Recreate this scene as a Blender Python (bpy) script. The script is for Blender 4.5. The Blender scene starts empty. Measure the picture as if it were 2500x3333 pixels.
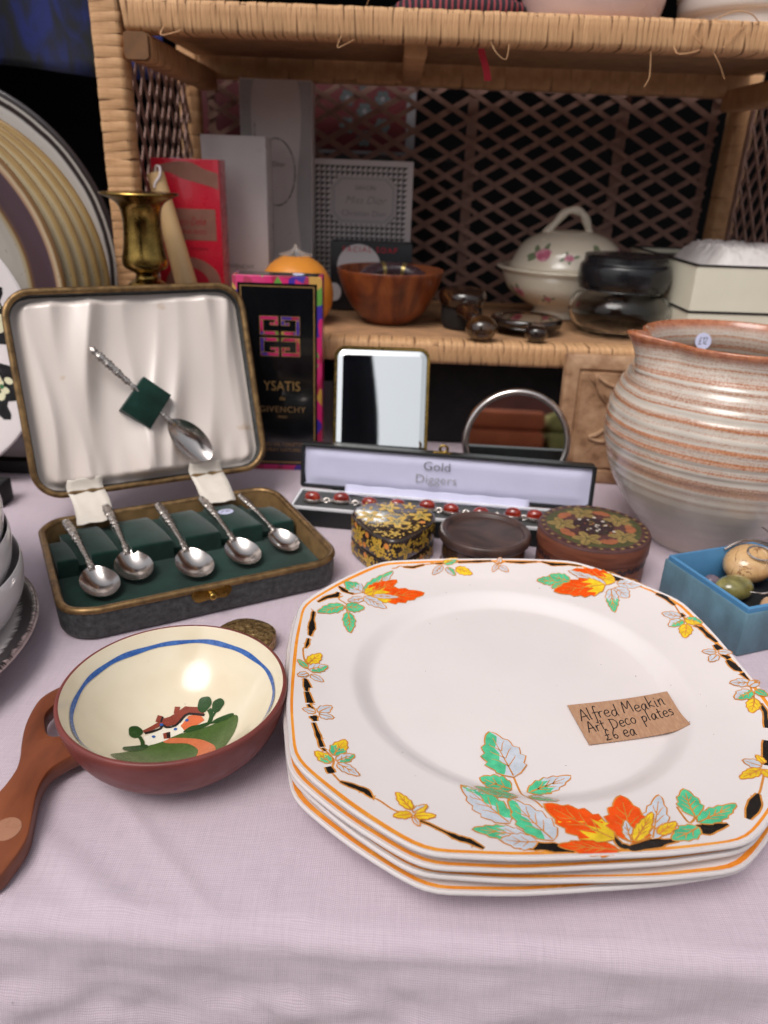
import bpy, bmesh, math, random
from mathutils import Vector, Matrix, noise, geometry

random.seed(7)
SC = bpy.context.scene
COL = SC.collection
PI = math.pi
rad = math.radians

# ------------------------------------------------------------------ camera
cam_data = bpy.data.cameras.new('camera')
cam_data.sensor_fit = 'AUTO'
cam_data.sensor_width = 36.0
cam_data.lens = 36.0 * 2450.0 / 3333.0
cam_data.clip_start = 0.01
cam_data.clip_end = 200.0
cam_data.dof.use_dof = True
cam_data.dof.focus_distance = 0.375
cam_data.dof.aperture_fstop = 9.5
camera = bpy.data.objects.new('camera', cam_data)
COL.objects.link(camera)
camera.matrix_world = (Matrix.Translation((0, 0, 0.27)) @ Matrix.Rotation(rad(90 - 24.3), 4, 'X')
                       @ Matrix.Rotation(rad(2.2), 4, 'Z'))
SC.camera = camera

# ------------------------------------------------------------------ sky and sun (bright overcast day)
SUN_EL, SUN_AZ = 58.0, 210.0          # azimuth clockwise from +Y (north), the sun behind the left shoulder
world = bpy.data.worlds.new('World')
SC.world = world
world.use_nodes = True
wn = world.node_tree.nodes
wl = world.node_tree.links
for n in list(wn):
    wn.remove(n)
w_out = wn.new('ShaderNodeOutputWorld')
w_bg = wn.new('ShaderNodeBackground')
w_sky = wn.new('ShaderNodeTexSky')
w_sky.sky_type = 'NISHITA'
w_sky.sun_disc = False
w_sky.sun_elevation = rad(SUN_EL)
w_sky.sun_rotation = rad(SUN_AZ)
w_sky.dust_density = 4.0
w_sky.air_density = 1.0
w_sky.ozone_density = 1.0
w_hsv = wn.new('ShaderNodeHueSaturation')
w_hsv.inputs['Saturation'].default_value = 0.22      # cloud cover takes the blue out of the sky
wl.new(w_sky.outputs[0], w_hsv.inputs['Color'])
wl.new(w_hsv.outputs[0], w_bg.inputs['Color'])
w_bg.inputs['Strength'].default_value = 0.135
wl.new(w_bg.outputs[0], w_out.inputs['Surface'])

sun_data = bpy.data.lights.new('sun', 'SUN')
sun_data.energy = 1.5
sun_data.angle = rad(30)
sun_data.color = (1.0, 0.955, 0.90)
sun = bpy.data.objects.new('sun', sun_data)
COL.objects.link(sun)
_d = Vector((math.sin(rad(SUN_AZ)) * math.cos(rad(SUN_EL)), math.cos(rad(SUN_AZ)) * math.cos(rad(SUN_EL)), math.sin(rad(SUN_EL))))
sun.rotation_euler = (-_d).to_track_quat('-Z', 'Y').to_euler()
sun.location = _d * 4

SC.view_settings.view_transform = 'Standard'
SC.view_settings.look = 'None'
SC.view_settings.exposure = -0.05
SC.view_settings.gamma = 1.0
SC.render.engine = 'CYCLES'
SC.cycles.use_denoising = True
SC.cycles.max_bounces = 8
SC.cycles.transmission_bounces = 8

# ------------------------------------------------------------------ helpers
def lin(v):
    v = v / 255.0
    return v / 12.92 if v <= 0.04045 else ((v + 0.055) / 1.055) ** 2.4

def srgb(r, g, b):
    return (lin(r), lin(g), lin(b), 1.0)

def sc4(c, k):
    return (min(1, c[0] * k), min(1, c[1] * k), min(1, c[2] * k), 1.0)

class NT:
    """small wrapper round a material's node tree"""
    def __init__(self, name):
        self.m = bpy.data.materials.new(name)
        self.m.use_nodes = True
        self.n = self.m.node_tree.nodes
        self.l = self.m.node_tree.links
        self.p = self.n['Principled BSDF']
        self._tc = None
    def tc(self, out='Object'):
        if self._tc is None:
            self._tc = self.n.new('ShaderNodeTexCoord')
        return self._tc.outputs[out]
    def link(self, a, b):
        self.l.new(a, b)
    def mapping(self, scale=(1, 1, 1), rot=(0, 0, 0), src=None, loc=(0, 0, 0)):
        mp = self.n.new('ShaderNodeMapping')
        mp.inputs['Scale'].default_value = scale
        mp.inputs['Rotation'].default_value = rot
        mp.inputs['Location'].default_value = loc
        self.link(src if src is not None else self.tc(), mp.inputs['Vector'])
        return mp.outputs[0]
    def noise(self, scale, detail=3, vec=None, dist=0.0, rough=0.55):
        t = self.n.new('ShaderNodeTexNoise')
        t.inputs['Scale'].default_value = scale
        t.inputs['Detail'].default_value = detail
        t.inputs['Roughness'].default_value = rough
        t.inputs['Distortion'].default_value = dist
        self.link(vec if vec is not None else self.tc(), t.inputs['Vector'])
        return t.outputs['Fac']
    def voronoi(self, scale, vec=None, feature='F1', out='Distance'):
        t = self.n.new('ShaderNodeTexVoronoi')
        t.feature = feature
        t.inputs['Scale'].default_value = scale
        self.link(vec if vec is not None else self.tc(), t.inputs['Vector'])
        return t.outputs[out]
    def wave(self, scale, vec=None, direction='X', dist=0.0, detail=2, dscale=1.0, kind='BANDS'):
        t = self.n.new('ShaderNodeTexWave')
        t.wave_type = kind
        if kind == 'BANDS':
            t.bands_direction = direction
        t.inputs['Scale'].default_value = scale
        t.inputs['Distortion'].default_value = dist
        t.inputs['Detail'].default_value = detail
        t.inputs['Detail Scale'].default_value = dscale
        self.link(vec if vec is not None else self.tc(), t.inputs['Vector'])
        return t.outputs['Fac']
    def ramp(self, fac, stops, interp='LINEAR'):
        r = self.n.new('ShaderNodeValToRGB')
        r.color_ramp.interpolation = interp
        el = r.color_ramp.elements
        while len(el) < len(stops):
            el.new(0.5)
        for e, (p, c) in zip(el, stops):
            e.position = p
            e.color = c if len(c) == 4 else (*c, 1)
        self.link(fac, r.inputs['Fac'])
        return r.outputs['Color']
    def gray(self, fac, a, b, va=0.0, vb=1.0):
        mr = self.n.new('ShaderNodeMapRange')
        mr.inputs['From Min'].default_value = a
        mr.inputs['From Max'].default_value = b
        mr.inputs['To Min'].default_value = va
        mr.inputs['To Max'].default_value = vb
        self.link(fac, mr.inputs['Value'])
        return mr.outputs[0]
    def math(self, op, a, b=None):
        t = self.n.new('ShaderNodeMath')
        t.operation = op
        for i, v in enumerate((a, b)):
            if v is None:
                continue
            if isinstance(v, (int, float)):
                t.inputs[i].default_value = v
            else:
                self.link(v, t.inputs[i])
        return t.outputs[0]
    def mix(self, fac, a, b, blend='MIX'):
        t = self.n.new('ShaderNodeMix')
        t.data_type = 'RGBA'
        t.blend_type = blend
        for sock, v in ((t.inputs[0], fac), (t.inputs[6], a), (t.inputs[7], b)):
            if isinstance(v, (int, float)):
                sock.default_value = v
            elif isinstance(v, tuple):
                sock.default_value = v
            else:
                self.link(v, sock)
        return t.outputs[2]
    def sep(self, vec=None):
        s = self.n.new('ShaderNodeSeparateXYZ')
        self.link(vec if vec is not None else self.tc(), s.inputs[0])
        return s.outputs
    def radius(self):
        s = self.sep()
        return self.math('SQRT', self.math('ADD', self.math('MULTIPLY', s[0], s[0]), self.math('MULTIPLY', s[1], s[1])))
    def color(self, c):
        if isinstance(c, tuple):
            self.p.inputs['Base Color'].default_value = c
        else:
            self.link(c, self.p.inputs['Base Color'])
    def set(self, **k):
        names = dict(rough='Roughness', metal='Metallic', spec='Specular IOR Level', coat='Coat Weight', coatr='Coat Roughness',
                     sheen='Sheen Weight', sheenr='Sheen Roughness', trans='Transmission Weight', ior='IOR', sss='Subsurface Weight', aniso='Anisotropic')
        for a, v in k.items():
            s = self.p.inputs[names[a]]
            if isinstance(v, (int, float)):
                s.default_value = v
            else:
                self.link(v, s)
        return self
    def bump(self, h, strength=0.3, dist=0.0005):
        b = self.n.new('ShaderNodeBump')
        b.inputs['Strength'].default_value = strength
        b.inputs['Distance'].default_value = dist
        self.link(h, b.inputs['Height'])
        self.link(b.outputs[0], self.p.inputs['Normal'])
    def object_random(self):
        o = self.n.new('ShaderNodeObjectInfo')
        return o.outputs['Random']

def M(name, col, rough=0.5, var=0.10, vs=40, bump=0.0, bs=400, bd=0.0004, col2=None, rvar=0.08, **k):
    """general procedural material: a base colour that wanders, uneven gloss, optional fine relief"""
    t = NT(name)
    f = t.noise(vs, 4)
    c2 = col2 if col2 else sc4(col, 1 + var)
    t.color(t.mix(t.gray(f, 0.32, 0.68), sc4(col, 1 - var) if not col2 else col, c2))
    t.set(rough=t.gray(t.noise(vs * 2.3, 2), 0.3, 0.7, max(0.02, rough - rvar), min(1, rough + rvar)), **k)
    if bump:
        t.bump(t.noise(bs, 3), bump, bd)
    return t.m

def link(o, parent=None):
    COL.objects.link(o)
    if parent is not None:
        o.parent = parent
    return o

def mk(name, V, F, mat, parent=None, smooth=True, mi=None, X=None, angle=35, uv=None, loc=None, rot=None):
    me = bpy.data.meshes.new(name)
    if X is not None:
        V = [X @ Vector(v) for v in V]
    me.from_pydata([tuple(v) for v in V], [], F)
    mats = mat if isinstance(mat, (list, tuple)) else [mat]
    for m in mats:
        me.materials.append(m)
    if mi is not None:
        me.polygons.foreach_set('material_index', mi)
    me.validate()
    me.update()
    if smooth:
        me.polygons.foreach_set('use_smooth', [True] * len(me.polygons))
        if angle < 179:
            me.set_sharp_from_angle(angle=rad(angle))
    if uv is not None:
        lay = me.uv_layers.new(name='UVMap')
        for lp in me.loops:
            lay.data[lp.index].uv = uv[lp.vertex_index]
    o = bpy.data.objects.new(name, me)
    if loc is not None:
        o.location = loc
    if rot is not None:
        o.rotation_euler = rot
    return link(o, parent)

def from_bm(name, bm, mat, parent=None, smooth=True, angle=35, X=None):
    if X is not None:
        bmesh.ops.transform(bm, matrix=X, verts=bm.verts)
    bmesh.ops.recalc_face_normals(bm, faces=bm.faces)
    me = bpy.data.meshes.new(name)
    bm.to_mesh(me)
    bm.free()
    for m in (mat if isinstance(mat, (list, tuple)) else [mat]):
        me.materials.append(m)
    if smooth:
        me.polygons.foreach_set('use_smooth', [True] * len(me.polygons))
        me.set_sharp_from_angle(angle=rad(angle))
    o = bpy.data.objects.new(name, me)
    return link(o, parent)

def tag(o, label, cat, group=None):
    o['label'] = label
    o['category'] = cat
    if group:
        o['group'] = group
    return o

def thing(name, label, cat, loc=(0, 0, 0), rotz=0.0, group=None, rot=None):
    o = bpy.data.objects.new(name, None)
    o.empty_display_size = 0.02
    o.location = loc
    o.rotation_euler = rot if rot else (0, 0, rotz)
    COL.objects.link(o)
    return tag(o, label, cat, group)

def spl(pts, n=6, closed=False):
    """Catmull-Rom through points of any dimension"""
    P = [tuple(p) for p in pts]
    out = []
    N = len(P)
    rng = range(N) if closed else range(N - 1)
    for i in rng:
        p0 = P[(i - 1) % N] if closed or i > 0 else P[0]
        p1 = P[i]
        p2 = P[(i + 1) % N]
        p3 = P[(i + 2) % N] if closed or i + 2 < N else P[-1]
        for k in range(n):
            t = k / n
            out.append(tuple(0.5 * (2 * b + (c - a) * t + (2 * a - 5 * b + 4 * c - d) * t * t + (-a + 3 * b - 3 * c + d) * t ** 3)
                             for a, b, c, d in zip(p0, p1, p2, p3)))
    if not closed:
        out.append(P[-1])
    return out

def lathe(prof, seg=64, warp=None):
    """revolve (r, z) round Z; r == 0 ends become single points"""
    V, F, rings = [], [], []
    for j, (r, z) in enumerate(prof):
        if r < 1e-7:
            V.append((0, 0, z))
            rings.append([len(V) - 1] * seg)
        else:
            idx = []
            for i in range(seg):
                a = 2 * PI * i / seg
                p = (r * math.cos(a), r * math.sin(a), z)
                V.append(warp(p, j, a) if warp else p)
                idx.append(len(V) - 1)
            rings.append(idx)
    for a, b in zip(rings[:-1], rings[1:]):
        for i in range(seg):
            k = (i + 1) % seg
            f = [a[i], a[k], b[k], b[i]]
            f2 = []
            for q in f:
                if q not in f2:
                    f2.append(q)
            if len(f2) >= 3:
                F.append(f2)
    return V, F

def tube(path, radii, seg=10, cap=True, flat=1.0):
    """sweep a circle along a path"""
    P = [Vector(p) for p in path]
    n = len(P)
    if isinstance(radii, (int, float)):
        radii = [radii] * n
    V, F = [], []
    T = []
    for i in range(n):
        a = P[max(0, i - 1)]
        b = P[min(n - 1, i + 1)]
        T.append((b - a).normalized())
    up = Vector((0, 0, 1)) if abs(T[0].z) < 0.9 else Vector((1, 0, 0))
    x = T[0].cross(up).normalized()
    for i in range(n):
        x = (x - T[i] * x.dot(T[i])).normalized()
        y = T[i].cross(x)
        for k in range(seg):
            a = 2 * PI * k / seg
            V.append(P[i] + x * (radii[i] * math.cos(a)) + y * (radii[i] * flat * math.sin(a)))
    for i in range(n - 1):
        for k in range(seg):
            k2 = (k + 1) % seg
            F.append([i * seg + k, i * seg + k2, (i + 1) * seg + k2, (i + 1) * seg + k])
    if cap:
        F.append(list(range(seg))[::-1])
        F.append([(n - 1) * seg + k for k in range(seg)])
    return V, F

def loop_tube(path, r, seg=8):
    """closed ring tube"""
    n = len(path)
    P = [Vector(p) for p in path]
    V, F = [], []
    up0 = None
    x = None
    for i in range(n):
        t = (P[(i + 1) % n] - P[i - 1]).normalized()
        if x is None:
            ref = Vector((0, 0, 1)) if abs(t.z) < 0.9 else Vector((1, 0, 0))
            x = t.cross(ref).normalized()
        x = (x - t * x.dot(t)).normalized()
        y = t.cross(x)
        for k in range(seg):
            a = 2 * PI * k / seg
            V.append(P[i] + x * r * math.cos(a) + y * r * math.sin(a))
    for i in range(n):
        j = (i + 1) % n
        for k in range(seg):
            k2 = (k + 1) % seg
            F.append([i * seg + k, i * seg + k2, j * seg + k2, j * seg + k])
    return V, F

def join(*vf):
    V, F = [], []
    for v, f in vf:
        b = len(V)
        V += [Vector(q) for q in v]
        F += [[b + i for i in q] for q in f]
    return V, F

def xf(vf, X):
    return [X @ Vector(v) for v in vf[0]], vf[1]

def box(x0, x1, y0, y1, z0, z1):
    V = [(x0, y0, z0), (x1, y0, z0), (x1, y1, z0), (x0, y1, z0), (x0, y0, z1), (x1, y0, z1), (x1, y1, z1), (x0, y1, z1)]
    F = [[0, 3, 2, 1], [4, 5, 6, 7], [0, 1, 5, 4], [1, 2, 6, 5], [2, 3, 7, 6], [3, 0, 4, 7]]
    return V, F

def bevel_box(name, dims, mat, parent=None, bev=0.0006, seg=2, X=None):
    V, F = box(*dims)
    bm = bmesh.new()
    vs = [bm.verts.new(v) for v in V]
    for f in F:
        bm.faces.new([vs[i] for i in f])
    bmesh.ops.bevel(bm, geom=list(bm.edges), offset=bev, segments=seg, affect='EDGES', profile=0.5)
    return from_bm(name, bm, mat, parent, X=X, angle=50)

def rrect(w, h, r, n=6, cx=0, cy=0):
    pts = []
    for sx, sy, a0 in ((1, 1, 0), (-1, 1, 90), (-1, -1, 180), (1, -1, 270)):
        for k in range(n + 1):
            a = rad(a0 + 90 * k / n)
            pts.append((cx + sx * (w / 2 - r) + r * math.cos(a), cy + sy * (h / 2 - r) + r * math.sin(a)))
    return pts

def stack_loops(loops, cap0=True, cap1=True, closed=False):
    """loops: lists of equal length of 3-D points, skinned one to the next"""
    n = len(loops[0])
    V = [p for lp in loops for p in lp]
    F = []
    m = len(loops)
    for j in range(m if closed else m - 1):
        a, b = j * n, ((j + 1) % m) * n
        for i in range(n):
            k = (i + 1) % n
            F.append([a + i, a + k, b + k, b + i])
    if cap0 and not closed:
        F.append(list(range(n))[::-1])
    if cap1 and not closed:
        F.append([(m - 1) * n + i for i in range(n)])
    return V, F

def prism(pts, z0, z1, bev=0.0):
    if bev:
        cx = sum(p[0] for p in pts) / len(pts)
        cy = sum(p[1] for p in pts) / len(pts)
        def ins(d):
            out = []
            n = len(pts)
            for i in range(n):
                a, b, c = Vector(pts[i - 1]), Vector(pts[i]), Vector(pts[(i + 1) % n])
                t = ((b - a).normalized() + (c - b).normalized())
                if t.length < 1e-9:
                    t = (c - b)
                t.normalize()
                out.append((b.x - t.y * d, b.y + t.x * d))
            return out
        # area sign decides which side is inside
        A = sum(pts[i - 1][0] * pts[i][1] - pts[i][0] * pts[i - 1][1] for i in range(len(pts)))
        s = 1 if A > 0 else -1
        lo = []
        for d, z in ((bev, z0), (bev * 0.3, z0 + bev * 0.3), (0, z0 + bev), (0, z1 - bev), (bev * 0.3, z1 - bev * 0.3), (bev, z1)):
            q = ins(d * s) if d else pts
            lo.append([(x, y, z) for x, y in q])
        return stack_loops(lo)
    return stack_loops([[(x, y, z0) for x, y in pts], [(x, y, z1) for x, y in pts]])

# ---- flat print laid on a curved surface: polygons in 2-D, cut small, lifted on to the surface by a function
def fill(poly):
    P = [Vector((x, y, 0)) for x, y in poly]
    return [[tuple(P[i][:2]) for i in t] for t in geometry.tessellate_polygon([P])]

def refine(tris, mx):
    out = []
    st = list(tris)
    while st:
        t = st.pop()
        d = [math.dist(t[i], t[(i + 1) % 3]) for i in range(3)]
        i = max(range(3), key=lambda q: d[q])
        if d[i] <= mx:
            out.append(t)
            continue
        a, b, c = t[i], t[(i + 1) % 3], t[(i + 2) % 3]
        m = ((a[0] + b[0]) / 2, (a[1] + b[1]) / 2)
        st.append([a, m, c])
        st.append([m, b, c])
    return out

class Print:
    """collects printed patches; surf(x, y, lift) -> 3-D point"""
    def __init__(self, surf, mx=0.003):
        self.V, self.F, self.I, self.surf, self.mx = [], [], [], surf, mx
    def poly(self, pts, mat, lift):
        A = sum(pts[i - 1][0] * pts[i][1] - pts[i][0] * pts[i - 1][1] for i in range(len(pts)))
        for t in refine(fill(pts), self.mx):
            s = (t[1][0] - t[0][0]) * (t[2][1] - t[0][1]) - (t[2][0] - t[0][0]) * (t[1][1] - t[0][1])
            if s < 0:
                t = t[::-1]
            b = len(self.V)
            self.V += [self.surf(p[0], p[1], lift) for p in t]
            self.F.append([b, b + 1, b + 2])
            self.I.append(mat)
    def line(self, pts, w, mat, lift, smooth=4):
        """w: width or list of widths"""
        if not isinstance(w, (list, tuple)):
            w = [w] * len(pts)
        q = spl([(p[0], p[1], ww) for p, ww in zip(pts, w)], smooth) if len(pts) > 2 and smooth > 1 else [(p[0], p[1], ww) for p, ww in zip(pts, w)]
        L, R = [], []
        for i, (x, y, ww) in enumerate(q):
            a = q[max(0, i - 1)]
            b = q[min(len(q) - 1, i + 1)]
            dx, dy = b[0] - a[0], b[1] - a[1]
            d = math.hypot(dx, dy) or 1e-9
            nx, ny = -dy / d * ww / 2, dx / d * ww / 2
            L.append((x + nx, y + ny))
            R.append((x - nx, y - ny))
        for i in range(len(q) - 1):
            for t in ([L[i], R[i], R[i + 1]], [L[i], R[i + 1], L[i + 1]]):
                for u in refine([t], self.mx):
                    s = (u[1][0] - u[0][0]) * (u[2][1] - u[0][1]) - (u[2][0] - u[0][0]) * (u[1][1] - u[0][1])
                    if s < 0:
                        u = u[::-1]
                    b = len(self.V)
                    self.V += [self.surf(p[0], p[1], lift) for p in u]
                    self.F.append([b, b + 1, b + 2])
                    self.I.append(mat)
    def disc(self, x, y, r, mat, lift, n=18, ry=None, rot=0.0, wob=0.0):
        pts = []
        for k in range(n):
            a = 2 * PI * k / n
            rr = 1 + wob * math.sin(3 * a + x * 900) + wob * 0.6 * math.sin(5 * a + y * 700)
            u, v = r * rr * math.cos(a), (ry or r) * rr * math.sin(a)
            pts.append((x + u * math.cos(rot) - v * math.sin(rot), y + u * math.sin(rot) + v * math.cos(rot)))
        self.poly(pts, mat, lift)
    def build(self, name, mats, parent, X=None):
        return mk(name, self.V, self.F, mats, parent, smooth=False, mi=self.I, X=X)

def flat(X=None):
    """surface function of a flat face given by a matrix: local x, y on the face, lift along its normal"""
    if X is None:
        return lambda x, y, l: Vector((x, y, l))
    return lambda x, y, l: X @ Vector((x, y, l))

def text(name, body, size, mat, parent, X, align='CENTER', offset=0.0, shear=0.0, xs=1.0, spacing=1.0):
    cu = bpy.data.curves.new(name, 'FONT')
    cu.body = body
    cu.size = size
    cu.align_x = align
    cu.align_y = 'CENTER'
    cu.offset = offset
    cu.shear = shear
    cu.space_character = spacing
    cu.resolution_u = 3
    tmp = bpy.data.objects.new(name, cu)
    COL.objects.link(tmp)
    dg = bpy.context.evaluated_depsgraph_get()
    me = bpy.data.meshes.new_from_object(tmp.evaluated_get(dg))
    bpy.data.objects.remove(tmp)
    bpy.data.curves.remove(cu)
    me.transform(X @ Matrix.Diagonal((xs, 1, 1, 1)))
    me.materials.clear()
    me.materials.append(mat)
    me.name = name
    o = bpy.data.objects.new(name, me)
    return link(o, parent)

def face_front(x, y, z, ry=0.0):
    """matrix of an upright face looking towards the camera (-Y): local x right, local y up"""
    return Matrix.Translation((x, y, z)) @ Matrix.Rotation(rad(90), 4, 'X')

# hand lettering (x-height 1)
HAND = {
 'A': (1.0, [[(0, 0), (.42, 1.6), (.55, 1.65), (.95, 0)], [(.08, .6), (.95, .7)]]),
 'l': (.36, [[(.12, 1.9), (.12, .8), (.15, .1), (.3, .05)]]),
 'f': (.6, [[(.72, 1.8), (.5, 2.0), (.36, 1.6), (.33, .5), (.25, -.6), (.05, -.5)], [(.05, .95), (.68, 1.02)]]),
 'r': (.62, [[(.1, 1), (.15, 0)], [(.14, .55), (.32, .95), (.6, .93)]]),
 'e': (.72, [[(.08, .5), (.62, .6), (.58, .95), (.32, 1), (.1, .65), (.12, .2), (.38, 0), (.7, .18)]]),
 'd': (.85, [[(.65, .9), (.35, .95), (.1, .5), (.25, .05), (.5, .12), (.68, .6), (.75, 1.9), (.72, .4), (.85, 0)]]),
 'M': (1.25, [[(0, 0), (.2, 1.7), (.28, 1.6), (.52, .6), (.92, 1.72), (1.02, 1.6), (1.12, 0)]]),
 'a': (.85, [[(.65, .85), (.4, .98), (.1, .5), (.25, .02), (.5, .2), (.66, .9), (.68, .2), (.85, .02)]]),
 'k': (.75, [[(.1, 1.9), (.15, 0)], [(.62, 1.0), (.18, .5), (.7, 0)]]),
 'i': (.36, [[(.1, 1), (.13, .1), (.28, 0)], [(.12, 1.38), (.2, 1.46)]]),
 'n': (.82, [[(.1, 1), (.12, 0)], [(.12, .6), (.35, 1), (.55, .9), (.58, .1), (.75, 0)]]),
 't': (.6, [[(.26, 1.65), (.25, .25), (.42, 0), (.56, .1)], [(0, 1.05), (.58, 1.12)]]),
 'D': (1.1, [[(.15, 1.7), (.15, 0)], [(0, 1.62), (.6, 1.5), (.95, .9), (.7, .2), (.12, 0)]]),
 'c': (.68, [[(.6, .85), (.35, 1), (.1, .6), (.15, .15), (.4, 0), (.66, .15)]]),
 'o': (.78, [[(.4, 1), (.12, .7), (.12, .25), (.4, 0), (.66, .35), (.62, .8), (.38, 1)]]),
 'p': (.75, [[(.1, 1), (.15, -.8)], [(.12, .7), (.4, 1), (.65, .7), (.5, .15), (.15, .1)]]),
 's': (.65, [[(.55, .9), (.3, 1), (.15, .75), (.5, .4), (.45, .05), (.1, .05)]]),
 '\u00a3': (.95, [[(.8, 1.4), (.55, 1.6), (.35, 1.2), (.4, .4), (.1, 0), (.85, .1)], [(.1, .75), (.7, .82)]]),
 '6': (.75, [[(.55, 1.6), (.2, .9), (.15, .3), (.4, 0), (.65, .3), (.45, .65), (.2, .45)]]),
 '1': (.4, [[(.1, 1.2), (.3, 1.6), (.28, 0)]]),
 '0': (.75, [[(.4, 1.6), (.12, 1.1), (.12, .4), (.4, 0), (.66, .5), (.62, 1.2), (.38, 1.6)]]),
 '2': (.8, [[(.1, 1.3), (.35, 1.6), (.6, 1.25), (.1, 0), (.7, .05)]]),
 'h': (.8, [[(.1, 1.9), (.12, 0)], [(.12, .6), (.35, 1), (.55, .9), (.58, .1), (.75, 0)]]),
 '-': (.6, [[(.05, .55), (.5, .6)]]),
 ' ': (.55, []),
}

def hand_text(pr, s, x, y, size, w, mat, lift, slope=0.0, jit=0.0, slant=0.0, seed=1):
    rnd = random.Random(seed)
    cx = 0.0
    for ch in s:
        adv, strokes = HAND[ch]
        dy = rnd.uniform(-jit, jit)
        for st in strokes:
            pts = []
            for px, py in st:
                u = (cx + px + slant * py) * size
                v = (py + dy) * size
                pts.append((x + u * math.cos(slope) - v * math.sin(slope), y + u * math.sin(slope) + v * math.cos(slope)))
            pr.line(pts, w, mat, lift, 5)
        cx += adv + 0.08
    return cx * size


# ------------------------------------------------------------------ materials of the setting
def cloth_mat():
    t = NT('lavender_cotton')
    uv = t.tc('UV')
    wob = t.noise(45, 2, uv)
    v2 = t.n.new('ShaderNodeVectorMath')
    v2.operation = 'ADD'
    sc = t.n.new('ShaderNodeVectorMath')
    sc.operation = 'SCALE'
    cmb = t.n.new('ShaderNodeCombineXYZ')
    t.link(wob, cmb.inputs[0])
    t.link(t.noise(37, 2, uv), cmb.inputs[1])
    t.link(cmb.outputs[0], sc.inputs[0])
    sc.inputs['Scale'].default_value = 0.003
    t.link(uv, v2.inputs[0])
    t.link(sc.outputs[0], v2.inputs[1])
    rot = t.mapping((1, 1, 1), (0, 0, rad(2)), v2.outputs[0])
    k = 2 * PI / 0.00085 / (2 * PI) / 1.0
    wx = t.wave(k * 0.314, rot, 'X', 0.6, 1, 4)
    wy = t.wave(k * 0.314, rot, 'Y', 0.6, 1, 4)
    weave = t.math('MULTIPLY', wx, wy)
    thick = t.noise(900, 2, t.mapping((1, 0.06, 1), (0, 0, rad(2)), uv))
    thick2 = t.noise(900, 2, t.mapping((0.06, 1, 1), (0, 0, rad(2)), uv))
    slub = t.math('ADD', thick, thick2)
    h = t.math('ADD', weave, t.math('MULTIPLY', slub, 0.45))
    big = t.noise(7, 4, uv)
    base = t.mix(t.gray(big, 0.3, 0.7), srgb(216, 199, 210), srgb(222, 205, 213))
    c = t.mix(t.gray(h, 0.2, 1.0), sc4(srgb(178, 160, 174), 1), base)  # hollows of the weave coloured darker, as shade between threads
    sp = t.math('MULTIPLY', t.math('SUBTRACT', 1.0, t.gray(t.voronoi(38, uv), 0.012, 0.03)), t.gray(t.noise(5, 1, uv), 0.52, 0.56))
    c = t.mix(t.math('MULTIPLY', sp, 0.5), c, srgb(96, 84, 92))
    t.color(c)
    t.set(rough=0.92, sheen=0.25, sheenr=0.5, spec=0.2)
    t.bump(h, 0.55, 0.00022)
    return t.m

def cane_mat():
    t = NT('wrapped_cane')
    rnd = t.object_random()
    streak = t.noise(1.0, 4, t.mapping((1500, 14, 14)))
    blotch = t.noise(55, 3)
    a = t.ramp(streak, [(0.28, srgb(156, 114, 80)), (0.46, srgb(216, 168, 122)), (0.62, srgb(234, 192, 146)), (0.8, srgb(194, 144, 100))])
    b = t.mix(t.gray(blotch, 0.35, 0.75), a, sc4(srgb(178, 130, 88), 1))
    c = t.mix(t.math('MULTIPLY', rnd, 0.55), b, srgb(200, 153, 110))
    t.color(c)
    t.set(rough=0.62, spec=0.35)
    t.bump(streak, 0.5, 0.0003)
    return t.m

MAT_CLOTH = cloth_mat()
MAT_CANE = cane_mat()
MAT_CORE = M('cane_core', srgb(120, 84, 54), 0.8, 0.2, 60, 0.3, 300)
MAT_LATTICE = M('lattice_strip_wood', srgb(150, 116, 104), 0.7, 0.22, 70, 0.3, 500)
MAT_SHELFTOP = M('woven_shelf_top', srgb(164, 124, 90), 0.7, 0.2, 50, 0.4, 260)
MAT_CURTAIN = M('black_curtain_cloth', srgb(13, 12, 13), 0.95, 0.2, 6, 0.2, 500, spec=0.05)
MAT_GROUND = M('grey_paving', srgb(118, 114, 110), 0.9, 0.2, 2.5, 0.4, 20, 0.003)

MAT_BLACK0 = M('black_table_leg', srgb(26, 26, 28), 0.5, 0.1, 30)
# ------------------------------------------------------------------ ground and table cloth
def struct(o):
    o['kind'] = 'structure'
    return o

struct(mk('ground', [(-30, -30, -0.75), (30, -30, -0.75), (30, 30, -0.75), (-30, 30, -0.75)], [[0, 1, 2, 3]], MAT_GROUND, smooth=False))

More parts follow.
